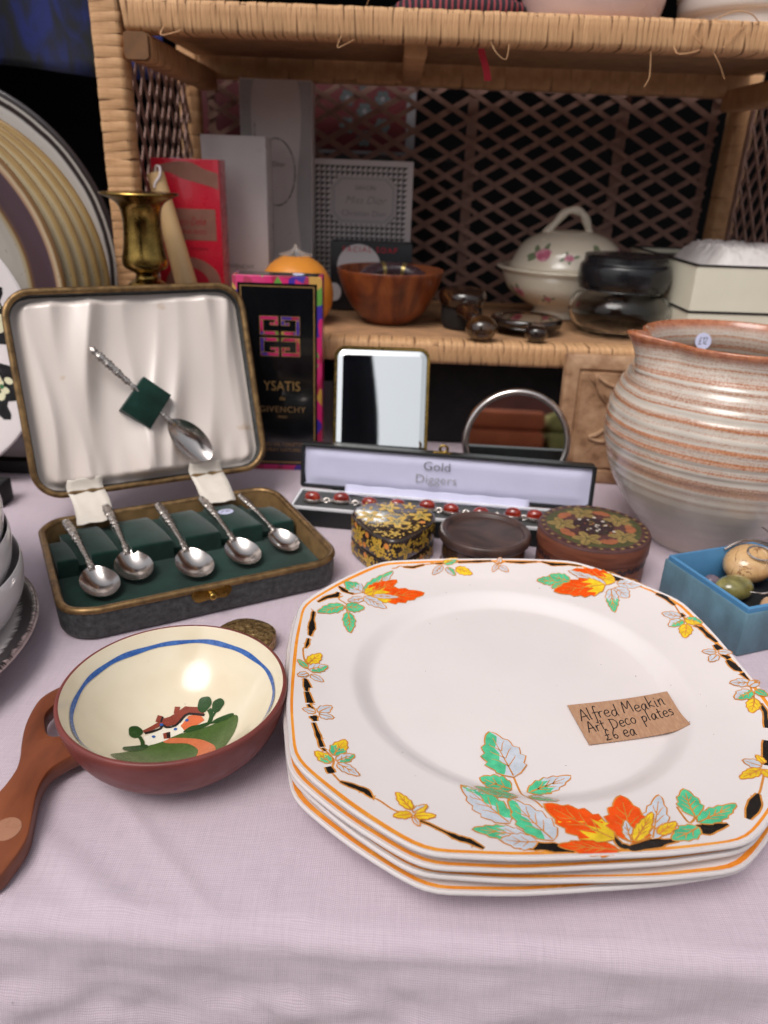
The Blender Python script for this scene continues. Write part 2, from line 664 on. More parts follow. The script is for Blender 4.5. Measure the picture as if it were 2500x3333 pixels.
def build_tablecloth():
    EDGE, RB = 0.204, 0.010
    xs = [-0.95 + 0.05 * i for i in range(10)] + [-0.45 + 0.004 * i for i in range(226)] + [0.5 + 0.05 * i for i in range(10)]
    rows = []
    y = 1.30
    while y > 0.62:
        rows.append(('t', y)); y -= 0.02
    while y > EDGE:
        rows.append(('t', y)); y -= 0.0035
    rows.append(('t', EDGE))
    for k in range(1, 9):
        rows.append(('a', k / 9 * PI / 2))
    z = 0.0
    while z < 0.40:
        rows.append(('d', z)); z += 0.0035 if z < 0.08 else 0.02
    V, F, UV = [], [], []
    s = 0.0
    prev = None
    def ridge(x, y, ax, ay, bx, by, w):
        dx, dy = bx - ax, by - ay
        L = math.hypot(dx, dy)
        d = abs((x - ax) * dy - (y - ay) * dx) / L
        t = ((x - ax) * dx + (y - ay) * dy) / L / L
        f = max(0, 1 - (d / w) ** 2) ** 2
        e = min(1, max(0, (t + 0.15) / 0.3)) * min(1, max(0, (1.15 - t) / 0.3))
        return f * e
    for kind, v in rows:
        cur = (v, 0) if kind == 't' else ((EDGE - RB * math.sin(v), -RB + RB * math.cos(v)) if kind == 'a' else (EDGE - RB, -RB - v))
        if prev:
            s += math.dist(prev, cur)
        prev = cur
        for x in xs:
            n1 = noise.noise(Vector((x * 9, cur[0] * 9, 3.1)))
            n2 = noise.noise(Vector((x * 28 + cur[0] * 12, cur[0] * 20 - x * 10, 7.7)))
            yy, zz = cur[0] - 0.02 * x, cur[1]
            zz += -0.0005 + 0.0003 * n1 + 0.0002 * n2
            near = max(0.0, min(1.0, (0.33 - cur[0]) / 0.10))
            if kind == 't':
                zz += 0.0014 * ridge(x, yy, -0.118, 0.262, -0.062, 0.205, 0.004)
                zz += 0.0012 * ridge(x, yy, -0.032, 0.25, -0.045, 0.203, 0.003)
                zz += 0.0005 * ridge(x, yy, 0.11, 0.235, 0.135, 0.203, 0.004)
                zz += near * (0.0007 * n2 + 0.0016 * (n1 * 0.5 + 0.25) * min(1, max(0, (0.02 - x) / 0.06)))
                zz += 0.0019 * ridge(x, yy, -0.155, 0.245, -0.095, 0.203, 0.010) + 0.0015 * ridge(x, yy, -0.005, 0.232, -0.03, 0.203, 0.007)
            if kind == 'd' or (kind == 'a' and v > 0.5):
                dz = v if kind == 'd' else 0
                k = min(1, 0.25 + dz / 0.03)
                wr = noise.noise(Vector((x * 22 + zz * 35, zz * 60 - x * 20, 1.7)))
                wr2 = noise.noise(Vector((x * 75 - zz * 50, zz * 130 + x * 45, 5.1)))
                fold = math.sin(x * 26 + 0.7 + 1.5 * noise.noise(Vector((x * 5, 0, 0))))
                yy -= k * (0.0034 * wr + 0.0020 * wr2 + 0.0010 * noise.noise(Vector((x * 160 + zz * 90, zz * 330 - x * 120, 2.2)))) + min(1, dz / 0.15) * 0.012 * (fold + 1) + dz * 0.15
            else:
                zz += 0
            V.append((x, yy, zz))
            UV.append((x, -s))
    nx = len(xs)
    for j in range(len(rows) - 1):
        for i in range(nx - 1):
            a = j * nx + i
            F.append([a, a + nx, a + nx + 1, a + 1])
    o = mk('tablecloth', V, F, MAT_CLOTH, uv=UV, angle=180)
    tag(o, 'plain lavender grey woven cotton cloth covering the whole table', 'tablecloth')
build_tablecloth()

# ------------------------------------------------------------------ dark backdrop of the stall
def build_backdrop():
    V, F = [], []
    nx, nz = 160, 24
    for j in range(nz + 1):
        z = -0.74 + 2.3 * j / nz
        for i in range(nx + 1):
            x = -1.7 + 3.4 * i / nx
            y = 1.46 + 0.018 * math.sin(x * 31 + 1.2 * math.sin(x * 7)) + 0.01 * math.sin(x * 13 + z * 2)
            V.append((x, y, z))
    for j in range(nz):
        for i in range(nx):
            a = j * (nx + 1) + i
            F.append([a, a + 1, a + nx + 2, a + nx + 1])
    o = mk('backdrop', V, F, MAT_CURTAIN, angle=180)
    struct(o)
    # blue and black cloth hanging behind the upright plates
    t = NT('blue_blotched_cloth')
    f = t.noise(1, 3, t.mapping((26, 26, 13), (0, rad(18), 0)), 0.8)
    t.color(t.ramp(f, [(0.42, srgb(8, 9, 16)), (0.50, srgb(6, 16, 64)), (0.60, srgb(8, 28, 104)), (0.72, srgb(8, 10, 26))]))
    t.set(rough=0.8, sheen=0.2)
    V, F = [], []
    nx, nz = 60, 40
    for j in range(nz + 1):
        z = 0.375 + 0.6 * j / nz
        for i in range(nx + 1):
            x = -1.05 + 0.74 * i / nx
            y = 1.13 + 0.012 * math.sin(x * 40 + z * 6) + 0.008 * math.sin(x * 17 - z * 9)
            V.append((x, y, z + (0.006 * math.sin(x * 21) if j == 0 else 0)))
    for j in range(nz):
        for i in range(nx):
            a = j * (nx + 1) + i
            F.append([a, a + 1, a + nx + 2, a + nx + 1])
    o = mk('hanging_cloth', V, F, t.m, angle=180)
    so = o.modifiers.new('thickness', 'SOLIDIFY')
    so.thickness = 0.0015
    tag(o, 'deep blue and black blotched cloth hanging behind the upright plates', 'cloth')
    # shiny dark bag behind the plates
    vf = lathe(spl([(0, 0), (0.12, 0.002), (0.145, 0.06), (0.14, 0.17), (0.115, 0.27), (0.07, 0.335), (0.03, 0.36), (0, 0.362)], 5), 60,
               lambda p, j, a: (p[0] * 1.25 + 0.012 * noise.noise(Vector((p[0] * 22, p[1] * 22, p[2] * 16))),
                                p[1] * 0.55 + 0.014 * noise.noise(Vector((p[0] * 20 + 5, p[1] * 20, p[2] * 14))),
                                p[2] + (0.008 * noise.noise(Vector((p[0] * 25, p[1] * 25, 9))) if p[2] > 0.02 else 0)))
    o = mk('carrier_bag', vf[0], vf[1], M('black_polythene', srgb(14, 13, 15), 0.55, 0.15, 20, 0.5, 45, 0.003), angle=180, loc=(-0.50, 1.0, 0.0))
    o.scale = (1, 1, 0.80)
    tag(o, 'crumpled shiny dark bag standing behind the upright plates', 'bag')
build_backdrop()

# ------------------------------------------------------------------ the wrapped cane shelf unit
X0, X1, YF, YB = -0.258, 0.418, 0.725, 1.0
Z_LOW, Z_TOP = 0.123, 0.392
shelf = thing('wicker_shelf', 'wicker shelf unit wrapped in pale cane with a diamond lattice back', 'shelf', (0, 0, 0))

_wrap_cache = {}
def wrap_mesh(w, a, b, k):
    """one turn of cane round a beam of section a (y) x b (z); beam runs along local x"""
    key = (round(w, 4), round(a, 4), round(b, 4), k)
    if key in _wrap_cache:
        return _wrap_cache[key]
    rnd = random.Random(hash(key) & 0xffff)
    sk = rnd.uniform(-0.0016, 0.0008)
    loops = []
    for fx, out in ((-0.5, 0.0002 + rnd.uniform(0, 0.0004)), (-0.42, 0.0005), (0.42, 0.0005 + rnd.uniform(-0.0002, 0.0003)), (0.5, 0.0002)):
        pts = rrect(a + 2 * out, b + 2 * out, 0.0035 + out, 2)
        loops.append([(fx * w + sk * (2 * q[1] / b) + 0.0003 * math.sin(i * 2.1 + k), q[0], q[1]) for i, q in enumerate(pts)])
    V, F = stack_loops(loops, False, False)
    me = bpy.data.meshes.new('cane_wrap')
    me.from_pydata(V, [], F)
    me.materials.append(MAT_CANE)
    me.polygons.foreach_set('use_smooth', [True] * len(me.polygons))
    me.set_sharp_from_angle(angle=rad(50))
    _wrap_cache[key] = me
    return me

def beam(name, p, axis, L, a, b, wraps=None, w=0.0055, label=None):
    """beam of length L starting at p along axis 'x','y','z'; section a x b; wraps=(from, to) along the length"""
    R0 = {'x': Matrix.Identity(4), 'y': Matrix.Rotation(rad(90), 4, 'Z'), 'z': Matrix.Rotation(rad(-90), 4, 'Y')}[axis]
    loops = [[(x, q[0], q[1]) for q in rrect(a, b, 0.0035, 3)] for x in (0, L)]
    V, F = stack_loops(loops)
    o = mk(name, V, F, MAT_CORE if wraps else MAT_CANE, shelf)
    o.matrix_basis = Matrix.Translation(p) @ R0
    if label:
        o['label'] = label
    if wraps:
        x = wraps[0]
        rnd = random.Random(int(L * 1e4) + int(p[0] * 1e4) + ord(axis))
        while x < wraps[1]:
            ww = w * rnd.uniform(0.8, 1.2)
            k = rnd.randrange(5)
            wq = round(ww / (w * 0.1)) * w * 0.1
            c = bpy.data.objects.new('cane_wrap', wrap_mesh(wq, a, b, k))
            c.location = (x + wq / 2, rnd.uniform(-0.0002, 0.0002), rnd.uniform(-0.0002, 0.0002))
            c.rotation_euler = (0, 0, rnd.uniform(-0.02, 0.02))
            link(c, o)
            x += wq * 0.985 + (0.0006 if rnd.random() < 0.08 else 0)
    return o

TB = 0.0225
beam('front_post', (X0 + 0.013, YF + 0.012, 0), 'z', 0.56, 0.024, 0.024, (0.13, 0.44), 0.0078)
beam('front_post', (X1 - 0.013, YF + 0.012, 0), 'z', 0.56, 0.024, 0.024)
beam('back_post', (X0 + 0.013, YB, 0), 'z', 0.56, 0.022, 0.022, (0.22, 0.38), 0.016)
beam('back_post', (X1 - 0.018, YB, 0), 'z', 0.56, 0.030, 0.024, (0.16, 0.38), 0.0195)
top_beam = beam('top_front_beam', (X0 + 0.0285, YF + 0.014, Z_TOP - TB / 2), 'x', X1 - X0 - 0.058, 0.028, TB, (0, 0.555), 0.0043)
beam('low_front_beam', (X0 + 0.0285, YF + 0.014, Z_LOW - 0.0105), 'x', X1 - X0 - 0.058, 0.028, 0.020, (0.135, 0.475), 0.0060)
beam('side_rail', (X0 + 0.0385, YF - 0.004, Z_TOP - TB - 0.0115), 'y', 0.262, 0.020, 0.020, (0.006, 0.255), 0.0125)
beam('side_rail', (X1 - 0.038, YF + 0.06, Z_TOP - TB - 0.0125), 'y', 0.2, 0.024, 0.022)
beam('middle_rail', (0.012, YF + 0.032, Z_TOP - TB - 0.002), 'y', 0.225, 0.020, 0.014)
beam('top_back_beam', (X0 + 0.03, YB - 0.016, Z_TOP - TB + 0.004), 'x', X1 - X0 - 0.07, 0.022, 0.026, (0.0, 0.60), 0.023)
beam('low_back_beam', (X0 + 0.03, YB - 0.016, Z_LOW - 0.0105), 'x', X1 - X0 - 0.07, 0.022, 0.020)
bevel_box('low_shelf_board', (X0 + 0.028, X1 - 0.03, YF + 0.0295, YB - 0.03, Z_LOW - 0.012, Z_LOW - 0.0008), MAT_SHELFTOP, shelf, 0.001)
bevel_box('top_shelf_board', (X0 + 0.028, X1 - 0.03, YF + 0.0295, YB - 0.03, Z_TOP - 0.011, Z_TOP - 0.0008), MAT_SHELFTOP, shelf, 0.001)

# loose ends of cane along the top beam
def fibre(pts, r=0.00035):
    V, F = tube(spl(pts, 5), r, 5)
    mk('loose_fibre', V, F, MAT_CANE, shelf)
yf = YF - 0.0015
fibre([(-0.158, yf, 0.388), (-0.150, yf - 0.004, 0.391), (-0.139, yf - 0.006, 0.392), (-0.132, yf - 0.003, 0.395)])
fibre([(-0.196, yf, 0.372), (-0.198, yf - 0.003, 0.366), (-0.188, yf - 0.004, 0.3675), (-0.181, yf - 0.002, 0.370)], 0.0005)
fibre([(0.073, yf, 0.370), (0.078, yf - 0.004, 0.362), (0.086, yf - 0.004, 0.358), (0.088, yf, 0.369)], 0.0003)
fibre([(0.206, yf + 0.004, 0.368), (0.2065, yf, 0.355), (0.206, yf - 0.002, 0.348), (0.203, yf - 0.002, 0.342)], 0.00035)
fibre([(0.223, yf, 0.372), (0.226, yf - 0.004, 0.3665), (0.236, yf - 0.005, 0.3675), (0.244, yf - 0.002, 0.370)], 0.0005)
fibre([(0.243, yf, 0.392), (0.236, yf - 0.003, 0.381), (0.245, yf - 0.003, 0.3735), (0.247, yf, 0.370)], 0.0006)
fibre([(0.253, yf + 0.003, 0.392), (0.266, yf - 0.004, 0.397), (0.279, yf - 0.003, 0.396), (0.288, yf, 0.391)], 0.0005)
fibre([(0.278, yf, 0.389), (0.268, yf - 0.002, 0.38), (0.262, yf - 0.003, 0.372)], 0.0005)
fibre([(0.256, yf, 0.369), (0.262, yf - 0.003, 0.360), (0.268, yf - 0.003, 0.350)], 0.0003)
fibre([(0.306, yf, 0.391), (0.309, yf - 0.003, 0.397), (0.305, yf - 0.002, 0.399)], 0.0003)
fibre([(-0.03, yf + 0.004, 0.393), (-0.026, yf, 0.400), (-0.02, yf, 0.402)], 0.0003)
fibre([(-0.05, yf, 0.371), (-0.053, yf - 0.003, 0.362), (-0.047, yf - 0.003, 0.364), (-0.04, yf, 0.368)], 0.0003)

def lattice(name, w, h, X, ang=29.5, step=0.0425, sw=0.0060):
    """panel w x h of crossed strips: local x along, local y up"""
    fr = []
    for d in ((0, w, 0, 0.008), (0, w, h - 0.008, h), (0, 0.008, 0.0082, h - 0.0082), (w - 0.008, w, 0.0082, h - 0.0082)):
        fr.append(box(d[0], d[1], d[2], d[3], -0.0045, -0.0012))
    V, F = join(*fr)
    pnl = mk(name, V, F, MAT_LATTICE, shelf)
    pnl.matrix_basis = X
    rnd = random.Random(int(w * 1e4))
    ta = math.tan(rad(ang))
    for fam in (1, -1):
        c = -h / ta - step
        while c < w + h / ta + step:
            # line x = c + fam * y / ta
            pts = []
            for y in (0, h):
                x = c + fam * y / ta
                pts.append((x, y))
            (xa, ya), (xb, yb) = pts
            t0, t1 = 0.0, 1.0
            dx = xb - xa
            for lo, sgn in ((0, 1), (w, -1)):
                ia, ib = (xa - lo) * sgn, (xb - lo) * sgn
                if ia < 0 and ib < 0:
                    t0, t1 = 1, 0
                elif ia < 0:
                    t0 = max(t0, ia / (ia - ib))
                elif ib < 0:
                    t1 = min(t1, ia / (ia - ib))
            c += step * rnd.uniform(0.93, 1.07)
            if t1 - t0 < 0.04:
                continue
            p = (xa + dx * t0, h * t0)
            q = (xa + dx * t1, h * t1)
            L = math.dist(p, q)
            s = sw * rnd.uniform(0.8, 1.1)
            z0 = 0.0 if fam > 0 else 0.0016
            V, F = box(0, L, -s / 2, s / 2, z0, z0 + 0.0014)
            o = mk('lattice_strip', V, F, MAT_LATTICE, pnl, smooth=False)
            o.location = (p[0], p[1], 0)
            o.rotation_euler = (0, 0, math.atan2(q[1] - p[1], q[0] - p[0]) + rnd.uniform(-0.012, 0.012))
    return pnl
PW, PH = X1 - X0 - 0.07, Z_TOP - TB - Z_LOW + 0.012
back = lattice('back_lattice', PW, PH, Matrix.Translation((X0 + 0.03, YB + 0.012, Z_LOW - 0.012)) @ Matrix.Rotation(rad(90), 4, 'X'))
for x in (0.31, 0.49):
    V, F = box(x, x + 0.012, 0.0085, PH - 0.0085, -0.0085, -0.0048)
    mk('upright_slat', V, F, MAT_LATTICE, back, smooth=False)
lattice('side_lattice', 0.225, PH, Matrix.Translation((X0 + 0.014, YF + 0.03, Z_LOW - 0.012)) @ Matrix.Rotation(rad(90), 4, 'Z') @ Matrix.Rotation(rad(90), 4, 'X'), 55, 0.026, 0.005)
lattice('side_lattice', 0.225, PH, Matrix.Translation((X1 - 0.012, YF + 0.03, Z_LOW - 0.012)) @ Matrix.Rotation(rad(90), 4, 'Z') @ Matrix.Rotation(rad(90), 4, 'X'), 50, 0.026, 0.005)

# boxes standing behind the lattice
crate = bevel_box('storage_crate', (-0.27, 0.07, 1.035, 1.30, 0.0, 0.287), M('dark_crate_board', srgb(20, 19, 21), 0.85, 0.2, 20), bev=0.004)
tag(crate, 'dark grey crate standing on the table behind the shelf lattice', 'crate')
rb = thing('patterned_box', 'dark red box printed with grey rosettes seen through the lattice', 'box', (-0.119, 1.05, 0.2872))
MAT_DKRED = M('dark_red_card', srgb(78, 9, 17), 0.6, 0.15, 30)
MAT_GREYGREEN = M('grey_green_print', srgb(58, 64, 66), 0.6, 0.2, 60)
MAT_CARDGREY = M('grey_card_edge', srgb(104, 100, 104), 0.7, 0.1, 60)
bevel_box('carton', (-0.128, 0.140, 0, 0.06, 0, 0.122), MAT_DKRED, rb, 0.001)
pr = Print(flat(face_front(0, -0.0002, 0)), 0.05)
pr.poly([(0.128, 0.002), (0.139, 0.002), (0.139, 0.12), (0.128, 0.12)], 1, 0)
pr.poly([(-0.12, 0.002), (0.128, 0.002), (0.128, 0.006), (-0.12, 0.006)], 1, 0)
for (x, z) in ((0.055, 0.096), (0.098, 0.096), (0.055, 0.064), (0.098, 0.064), (0.055, 0.034), (0.098, 0.034), (0.076, 0.08), (0.076, 0.05), (0.076, 0.02)):
    for k in range(6):
        a = k * PI / 3
        pr.disc(x + 0.0065 * math.cos(a), z + 0.0065 * math.sin(a), 0.0034, 0, 0.0001)
    pr.disc(x, z, 0.003, 1, 0.0002)
pr.build('printed_rosettes', [MAT_GREYGREEN, MAT_CARDGREY], rb)

# the stall: awning added unseen above to darken the shelf, and what stands across the aisle (seen only in the mirrors)
def sheet(name, nx, ny, fn, mat, thick=0.0015):
    V, F = [], []
    for j in range(ny + 1):
        for i in range(nx + 1):
            V.append(fn(i / nx, j / ny))
    for j in range(ny):
        for i in range(nx):
            a = j * (nx + 1) + i
            F.append([a, a + 1, a + nx + 2, a + nx + 1])
    o = mk(name, V, F, mat, angle=180)
    o.modifiers.new('thickness', 'SOLIDIFY').thickness = thick
    return o
MAT_CANVAS = M('shade_awning_canvas', srgb(150, 148, 146), 0.9, 0.05, 3)
struct(sheet('shade_awning', 40, 20, lambda u, v: (-1.8 + 3.6 * u, 0.98 + 1.0 * v, 1.05 + 0.02 * math.sin(u * 9) - 0.05 * math.sin(PI * v)), MAT_CANVAS))  # out of view, added to keep sky light off the shelf interior
o = sheet('mirror_dark_sheet', 40, 30, lambda u, v: (-0.50 + 0.535 * u + 0.02 * math.sin(v * 14), -0.95 + 0.02 * math.sin(u * 34), -0.7 + 2.1 * v), M('navy_sheet', srgb(24, 26, 36), 0.9, 0.2, 8))  # added out of view to give the mirror its dark left part
tag(o, 'dark sheet added unseen behind the camera as the dark shape in the rectangular mirror', 'curtain')
tbl = thing('market_table', 'stall table across the aisle, reflected in the round mirror', 'table', (0.55, -2.2, -0.75))
V, F = box(-1.0, 1.2, -0.35, 0.35, 0.68, 0.72)
mk('table_top', V, F, M('grey_table_board', srgb(110, 108, 106), 0.7, 0.1, 10), tbl)
for x in (-0.9, 1.1):
    for y in (-0.3, 0.3):
        V, F = box(x - 0.02, x + 0.02, y - 0.02, y + 0.02, 0, 0.68)
        mk('leg', V, F, MAT_BLACK0, tbl)
for k, (c, nm) in enumerate(((srgb(176, 92, 58), 'rust'), (srgb(150, 142, 84), 'olive'), (srgb(184, 98, 64), 'russet'))):
    x0 = -0.32 + 0.36 * k
    bl = thing('folded_blanket', nm + ' folded blanket on the stall table across the aisle', 'blanket', (0.55 + x0, -2.2, -0.0298))
    mt = M(nm + '_wool', c, 0.95, 0.15, 12, 0.3, 120, 0.002)
    for q in range(3):
        bevel_box('fold', (-0.17, 0.17, -0.25, 0.28, 0.002 + 0.082 * q, 0.08 + 0.082 * q), mt, bl, 0.02)
o = sheet('back_curtain', 40, 10, lambda u, v: (-2.2 + 5.4 * u, -2.9 + 0.03 * math.sin(u * 60), -0.7 + 1.55 * v), M('brown_curtain', srgb(128, 78, 70), 0.9, 0.2, 5))
tag(o, 'dull red brown curtain behind the table across the aisle', 'curtain')
bb = bevel_box('shade_box', (-0.06, 0.20, 0.79, 0.965, 0.0, 0.098), M('black_shade_card', srgb(18, 17, 19), 0.8, 0.15, 30), bev=0.003)  # added dark block that stands in for shade under the shelf
tag(bb, 'black box added under the lower shelf to deepen the shade behind the mirrors', 'box')

# ------------------------------------------------------------------ shared object materials
GLAZE = dict(coat=0.6, coatr=0.05)
MAT_PORC = M('white_glazed_china', srgb(232, 223, 222), 0.16, 0.02, 18, spec=0.55, rvar=0.05)
MAT_ORANGE_LINE = M('orange_enamel', srgb(240, 138, 36), 0.22, 0.24, 90, col2=srgb(248, 168, 66))
INK = {'G': M('green_enamel', srgb(84, 196, 146), 0.25, 0.20, 170), 'S': M('silver_grey_enamel', srgb(203, 208, 218), 0.25, 0.10, 170),
       'Y': M('yellow_enamel', srgb(246, 200, 46), 0.25, 0.20, 170), 'O': M('red_orange_enamel', srgb(250, 84, 20), 0.25, 0.18, 170),
       'K': M('black_enamel', srgb(28, 27, 27), 0.22, 0.15, 200), 'L': M('gold_outline', srgb(212, 138, 58), 0.3, 0.18, 200)}
INK_KEYS = ['G', 'S', 'Y', 'O', 'K', 'L']
MAT_SILVER = M('silver_plate', srgb(204, 196, 192), 0.19, 0.04, 60, metal=1.0, rvar=0.05)
MAT_SILVER_OLD = M('tarnished_silver', srgb(188, 180, 174), 0.26, 0.3, 500, 0.8, 600, 0.0008, metal=1.0)
MAT_BRASS = M('old_brass', srgb(172, 140, 76), 0.24, 0.22, 70, 0.12, 500, metal=1.0, col2=srgb(120, 98, 52))
MAT_GILT = M('worn_gilt_edge', srgb(158, 126, 84), 0.38, 0.25, 140, 0.35, 900, 0.0005, metal=0.75, col2=srgb(104, 80, 54))
MAT_VELVET = M('dark_green_velvet', srgb(22, 50, 43), 1.0, 0.35, 60, 0.5, 1200, 0.0006, sheen=0.3, spec=0.05)
MAT_BLACK = M('black_board', srgb(22, 22, 25), 0.45, 0.15, 40)
MAT_WHITE_STICKER = M('lilac_sticker', srgb(206, 208, 238), 0.6, 0.03, 60)
MAT_PEN = M('blue_black_ink', srgb(38, 38, 60), 0.5, 0.1, 200)
MAT_GOLDPRINT = M('gold_print', srgb(196, 156, 98), 0.35, 0.15, 200, metal=0.6)

# ------------------------------------------------------------------ the stack of dinner plates
PLATE_TAB = [(0, .1318), (6, .1320), (11, .1329), (15, .1336), (18, .1326), (21, .1299), (26, .1268), (32, .1241), (38, .1220), (45, .1210)]
def plate_R0(a):
    d = (math.degrees(a) - 50) % 90
    d = min(d, 90 - d)
    for (d0, r0), (d1, r1) in zip(PLATE_TAB[:-1], PLATE_TAB[1:]):
        if d <= d1:
            t = (d - d0) / (d1 - d0)
            t = t
            return r0 + (r1 - r0) * t
    return PLATE_TAB[-1][1]

_PR = [sum(plate_R0(rad(k / 4 + j * 0.5)) for j in range(-5, 6)) / 11 for k in range(360)]
def plate_R(a):
    q = (math.degrees(a) % 90) * 4
    i = int(q)
    f = q - i
    return _PR[i % 360] * (1 - f) + _PR[(i + 1) % 360] * f

def sstep(t):
    t = max(0.0, min(1.0, t))
    return t * t * (3 - 2 * t)

def plate_h(x, y):
    r = math.hypot(x, y)
    if r < 0.1:
        z = -0.0125 + 0.0063 * sstep((r - 0.076) / 0.014)
        if r > 0.090:
            z = -0.0062 + 0.0012 * (r - 0.090) / 0.010
        return z
    R_ = plate_R(math.atan2(y, x))
    t = min(1.0, (r - 0.1) / (R_ - 0.1))
    return -0.0050 + 0.0050 * t ** 1.1

def plate_mesh(seed):
    rnd = random.Random(seed)
    ph = [rnd.uniform(0, 6.28) for _ in range(6)]
    seg = 176
    V, F, I = [], [], []
    def wob(a, k):
        return 0.00030 * (math.sin(3 * a + ph[k]) + 0.7 * math.sin(7 * a + ph[k + 1]) + 0.25 * math.sin(13 * a + ph[k + 2]))
    rs = [0.03, 0.06, 0.073] + [0.0755 + 0.0015 * i for i in range(11)] + [0.095, 0.1]
    rings = [('r', r, None) for r in rs] + [('f', f, None) for f in (0.2, 0.4, 0.6, 0.75)]
    rings += [('e', 0.0038, 1), ('e', 0.0020, 2), ('e', 0.0006, 0), ('u', 0.0, -0.0006), ('u', 0.0, -0.0016), ('u', 0.0009, -0.0027), ('u', 0.012, -0.0056),
              ('b', 0.094, -0.0094), ('b', 0.0790, -0.0158), ('b', 0.0765, -0.0181), ('b', 0.071, -0.0181), ('b', 0.0695, -0.0164)]
    V.append((0, 0, plate_h(0, 0)))
    prev = None
    for ri, (k, v, q) in enumerate(rings):
        cur = []
        for i in range(seg):
            a = 2 * PI * i / seg
            Rr = plate_R(a)
            if k == 'r':
                r = v; z = plate_h(r * math.cos(a), r * math.sin(a))
            elif k == 'f':
                r = 0.1 + (Rr - 0.0042 - 0.1) * v; z = plate_h(r * math.cos(a), r * math.sin(a))
            elif k == 'e':
                r = Rr - v + (wob(a, q) if q else 0); z = plate_h(r * math.cos(a), r * math.sin(a)) + (0.0003 if not q else 0)
            elif k == 'u':
                r = Rr - v; z = q
            else:
                r = v; z = q
            V.append((r * math.cos(a), r * math.sin(a), z))
            cur.append(len(V) - 1)
        for i in range(seg):
            j = (i + 1) % seg
            if prev is None:
                F.append([0, cur[i], cur[j]]); I.append(0)
            else:
                F.append([prev[i], cur[i], cur[j], prev[j]])
                I.append(1 if (rings[ri][0] == 'e' and rings[ri][1] == 0.0020) else 0)
        prev = cur
    V.append((0, 0, -0.0164))
    for i in range(seg):
        F.append([prev[i], len(V) - 1, prev[(i + 1) % seg]]); I.append(0)
    return V, F, I

def leaf_outline(b, t, wr, grow=0.0, n=13, teeth=4, amp=0.34):
    dx, dy = t[0] - b[0], t[1] - b[1]
    L = math.hypot(dx, dy)
    ux, uy = dx / L, dy / L
    left, right = [], []
    for side, arr in ((1, left), (-1, right)):
        for i in range(n + 1):
            s = i / n
            w = 0.5 * wr * L * (math.sin(PI * s ** 0.78)) ** 0.85 if 0 < s < 1 else 0.0
            if 0.12 < s < 0.97:
                saw = ((s * teeth + (0.3 if side > 0 else 0.0)) % 1.0)
                w *= 1 + amp * (saw - 0.5)
                s2 = s + 0.02 * (saw - 0.5)
            else:
                s2 = s
            if grow:
                w += grow
                s2 = s2 + (s2 - 0.45) * 2 * grow / L
            arr.append((b[0] + ux * s2 * L - side * uy * w, b[1] + uy * s2 * L + side * ux * w))
    return left, right

def draw_leaf(pr, b, t, wr, c1, c2, mode, seed):
    z0 = 0.00009 + (seed % 14) * 0.000036
    rnd = random.Random(seed)
    L = math.dist(b, t)
    teeth = 5 if L > 0.02 else (4 if L > 0.011 else 3)
    n = 16 if L > 0.02 else 12
    gl, gr = leaf_outline(b, t, wr, 0.00055, n, teeth)
    pr.poly(gl + gr[::-1][1:-1], INK_KEYS.index('L'), z0)
    l, r = leaf_outline(b, t, wr, 0.0, n, teeth)
    k1, k2 = INK_KEYS.index(c1), INK_KEYS.index(c2)
    pr.poly(l + r[::-1][1:-1], k1, z0 + 0.000009)
    def at(s, w):
        i = min(n, max(0, s * n))
        i0 = int(i); i1 = min(n, i0 + 1); f = i - i0
        a = (l[i0][0] * (1 - f) + l[i1][0] * f, l[i0][1] * (1 - f) + l[i1][1] * f)
        c = (r[i0][0] * (1 - f) + r[i1][0] * f, r[i0][1] * (1 - f) + r[i1][1] * f)
        m = (w + 1) / 2
        return (c[0] * (1 - m) + a[0] * m, c[1] * (1 - m) + a[1] * m)
    if mode == 'h':
        sgn = 1 if seed % 2 else -1
        edge = [at(i / 8, sgn * (0.05 + (0.35 if i % 2 else 0.0) * rnd.uniform(0.4, 1) - (0.9 if i > 6 else 0))) for i in range(1, 8)]
        side = l if sgn > 0 else r
        pr.poly(side[1:] + edge[::-1], k2, z0 + 0.000018)
    elif mode == 't':
        sp_ = 0.27 if c2 == 'O' else 0.45
        j0 = int(n * sp_)
        mid = [at(sp_ + (0.12 if q % 2 else -0.06) * rnd.uniform(0.5, 1.2), 0.85 - 1.7 * q / 6) for q in range(7)]
        pr.poly(l[j0 + 1:] + r[j0 + 1:][::-1][1:] + mid[::-1], k2, z0 + 0.000018)
    kl = INK_KEYS.index('L')
    pr.line([at(0.02, 0), at(0.4, 0.05), at(0.86, 0)], [0.0008, 0.0006, 0.0003], kl, z0 + 0.000027, 3)
    if L > 0.009:
        m = 3 if L > 0.016 else 2
        for i in range(m):
            s = 0.22 + 0.5 * i / m
            for sg in (1, -1):
                pr.line([at(s, 0), at(s + 0.14, sg * 0.42), at(s + 0.2, sg * 0.66)], [0.0005, 0.0004, 0.0002], kl, z0 + 0.000027, 2)

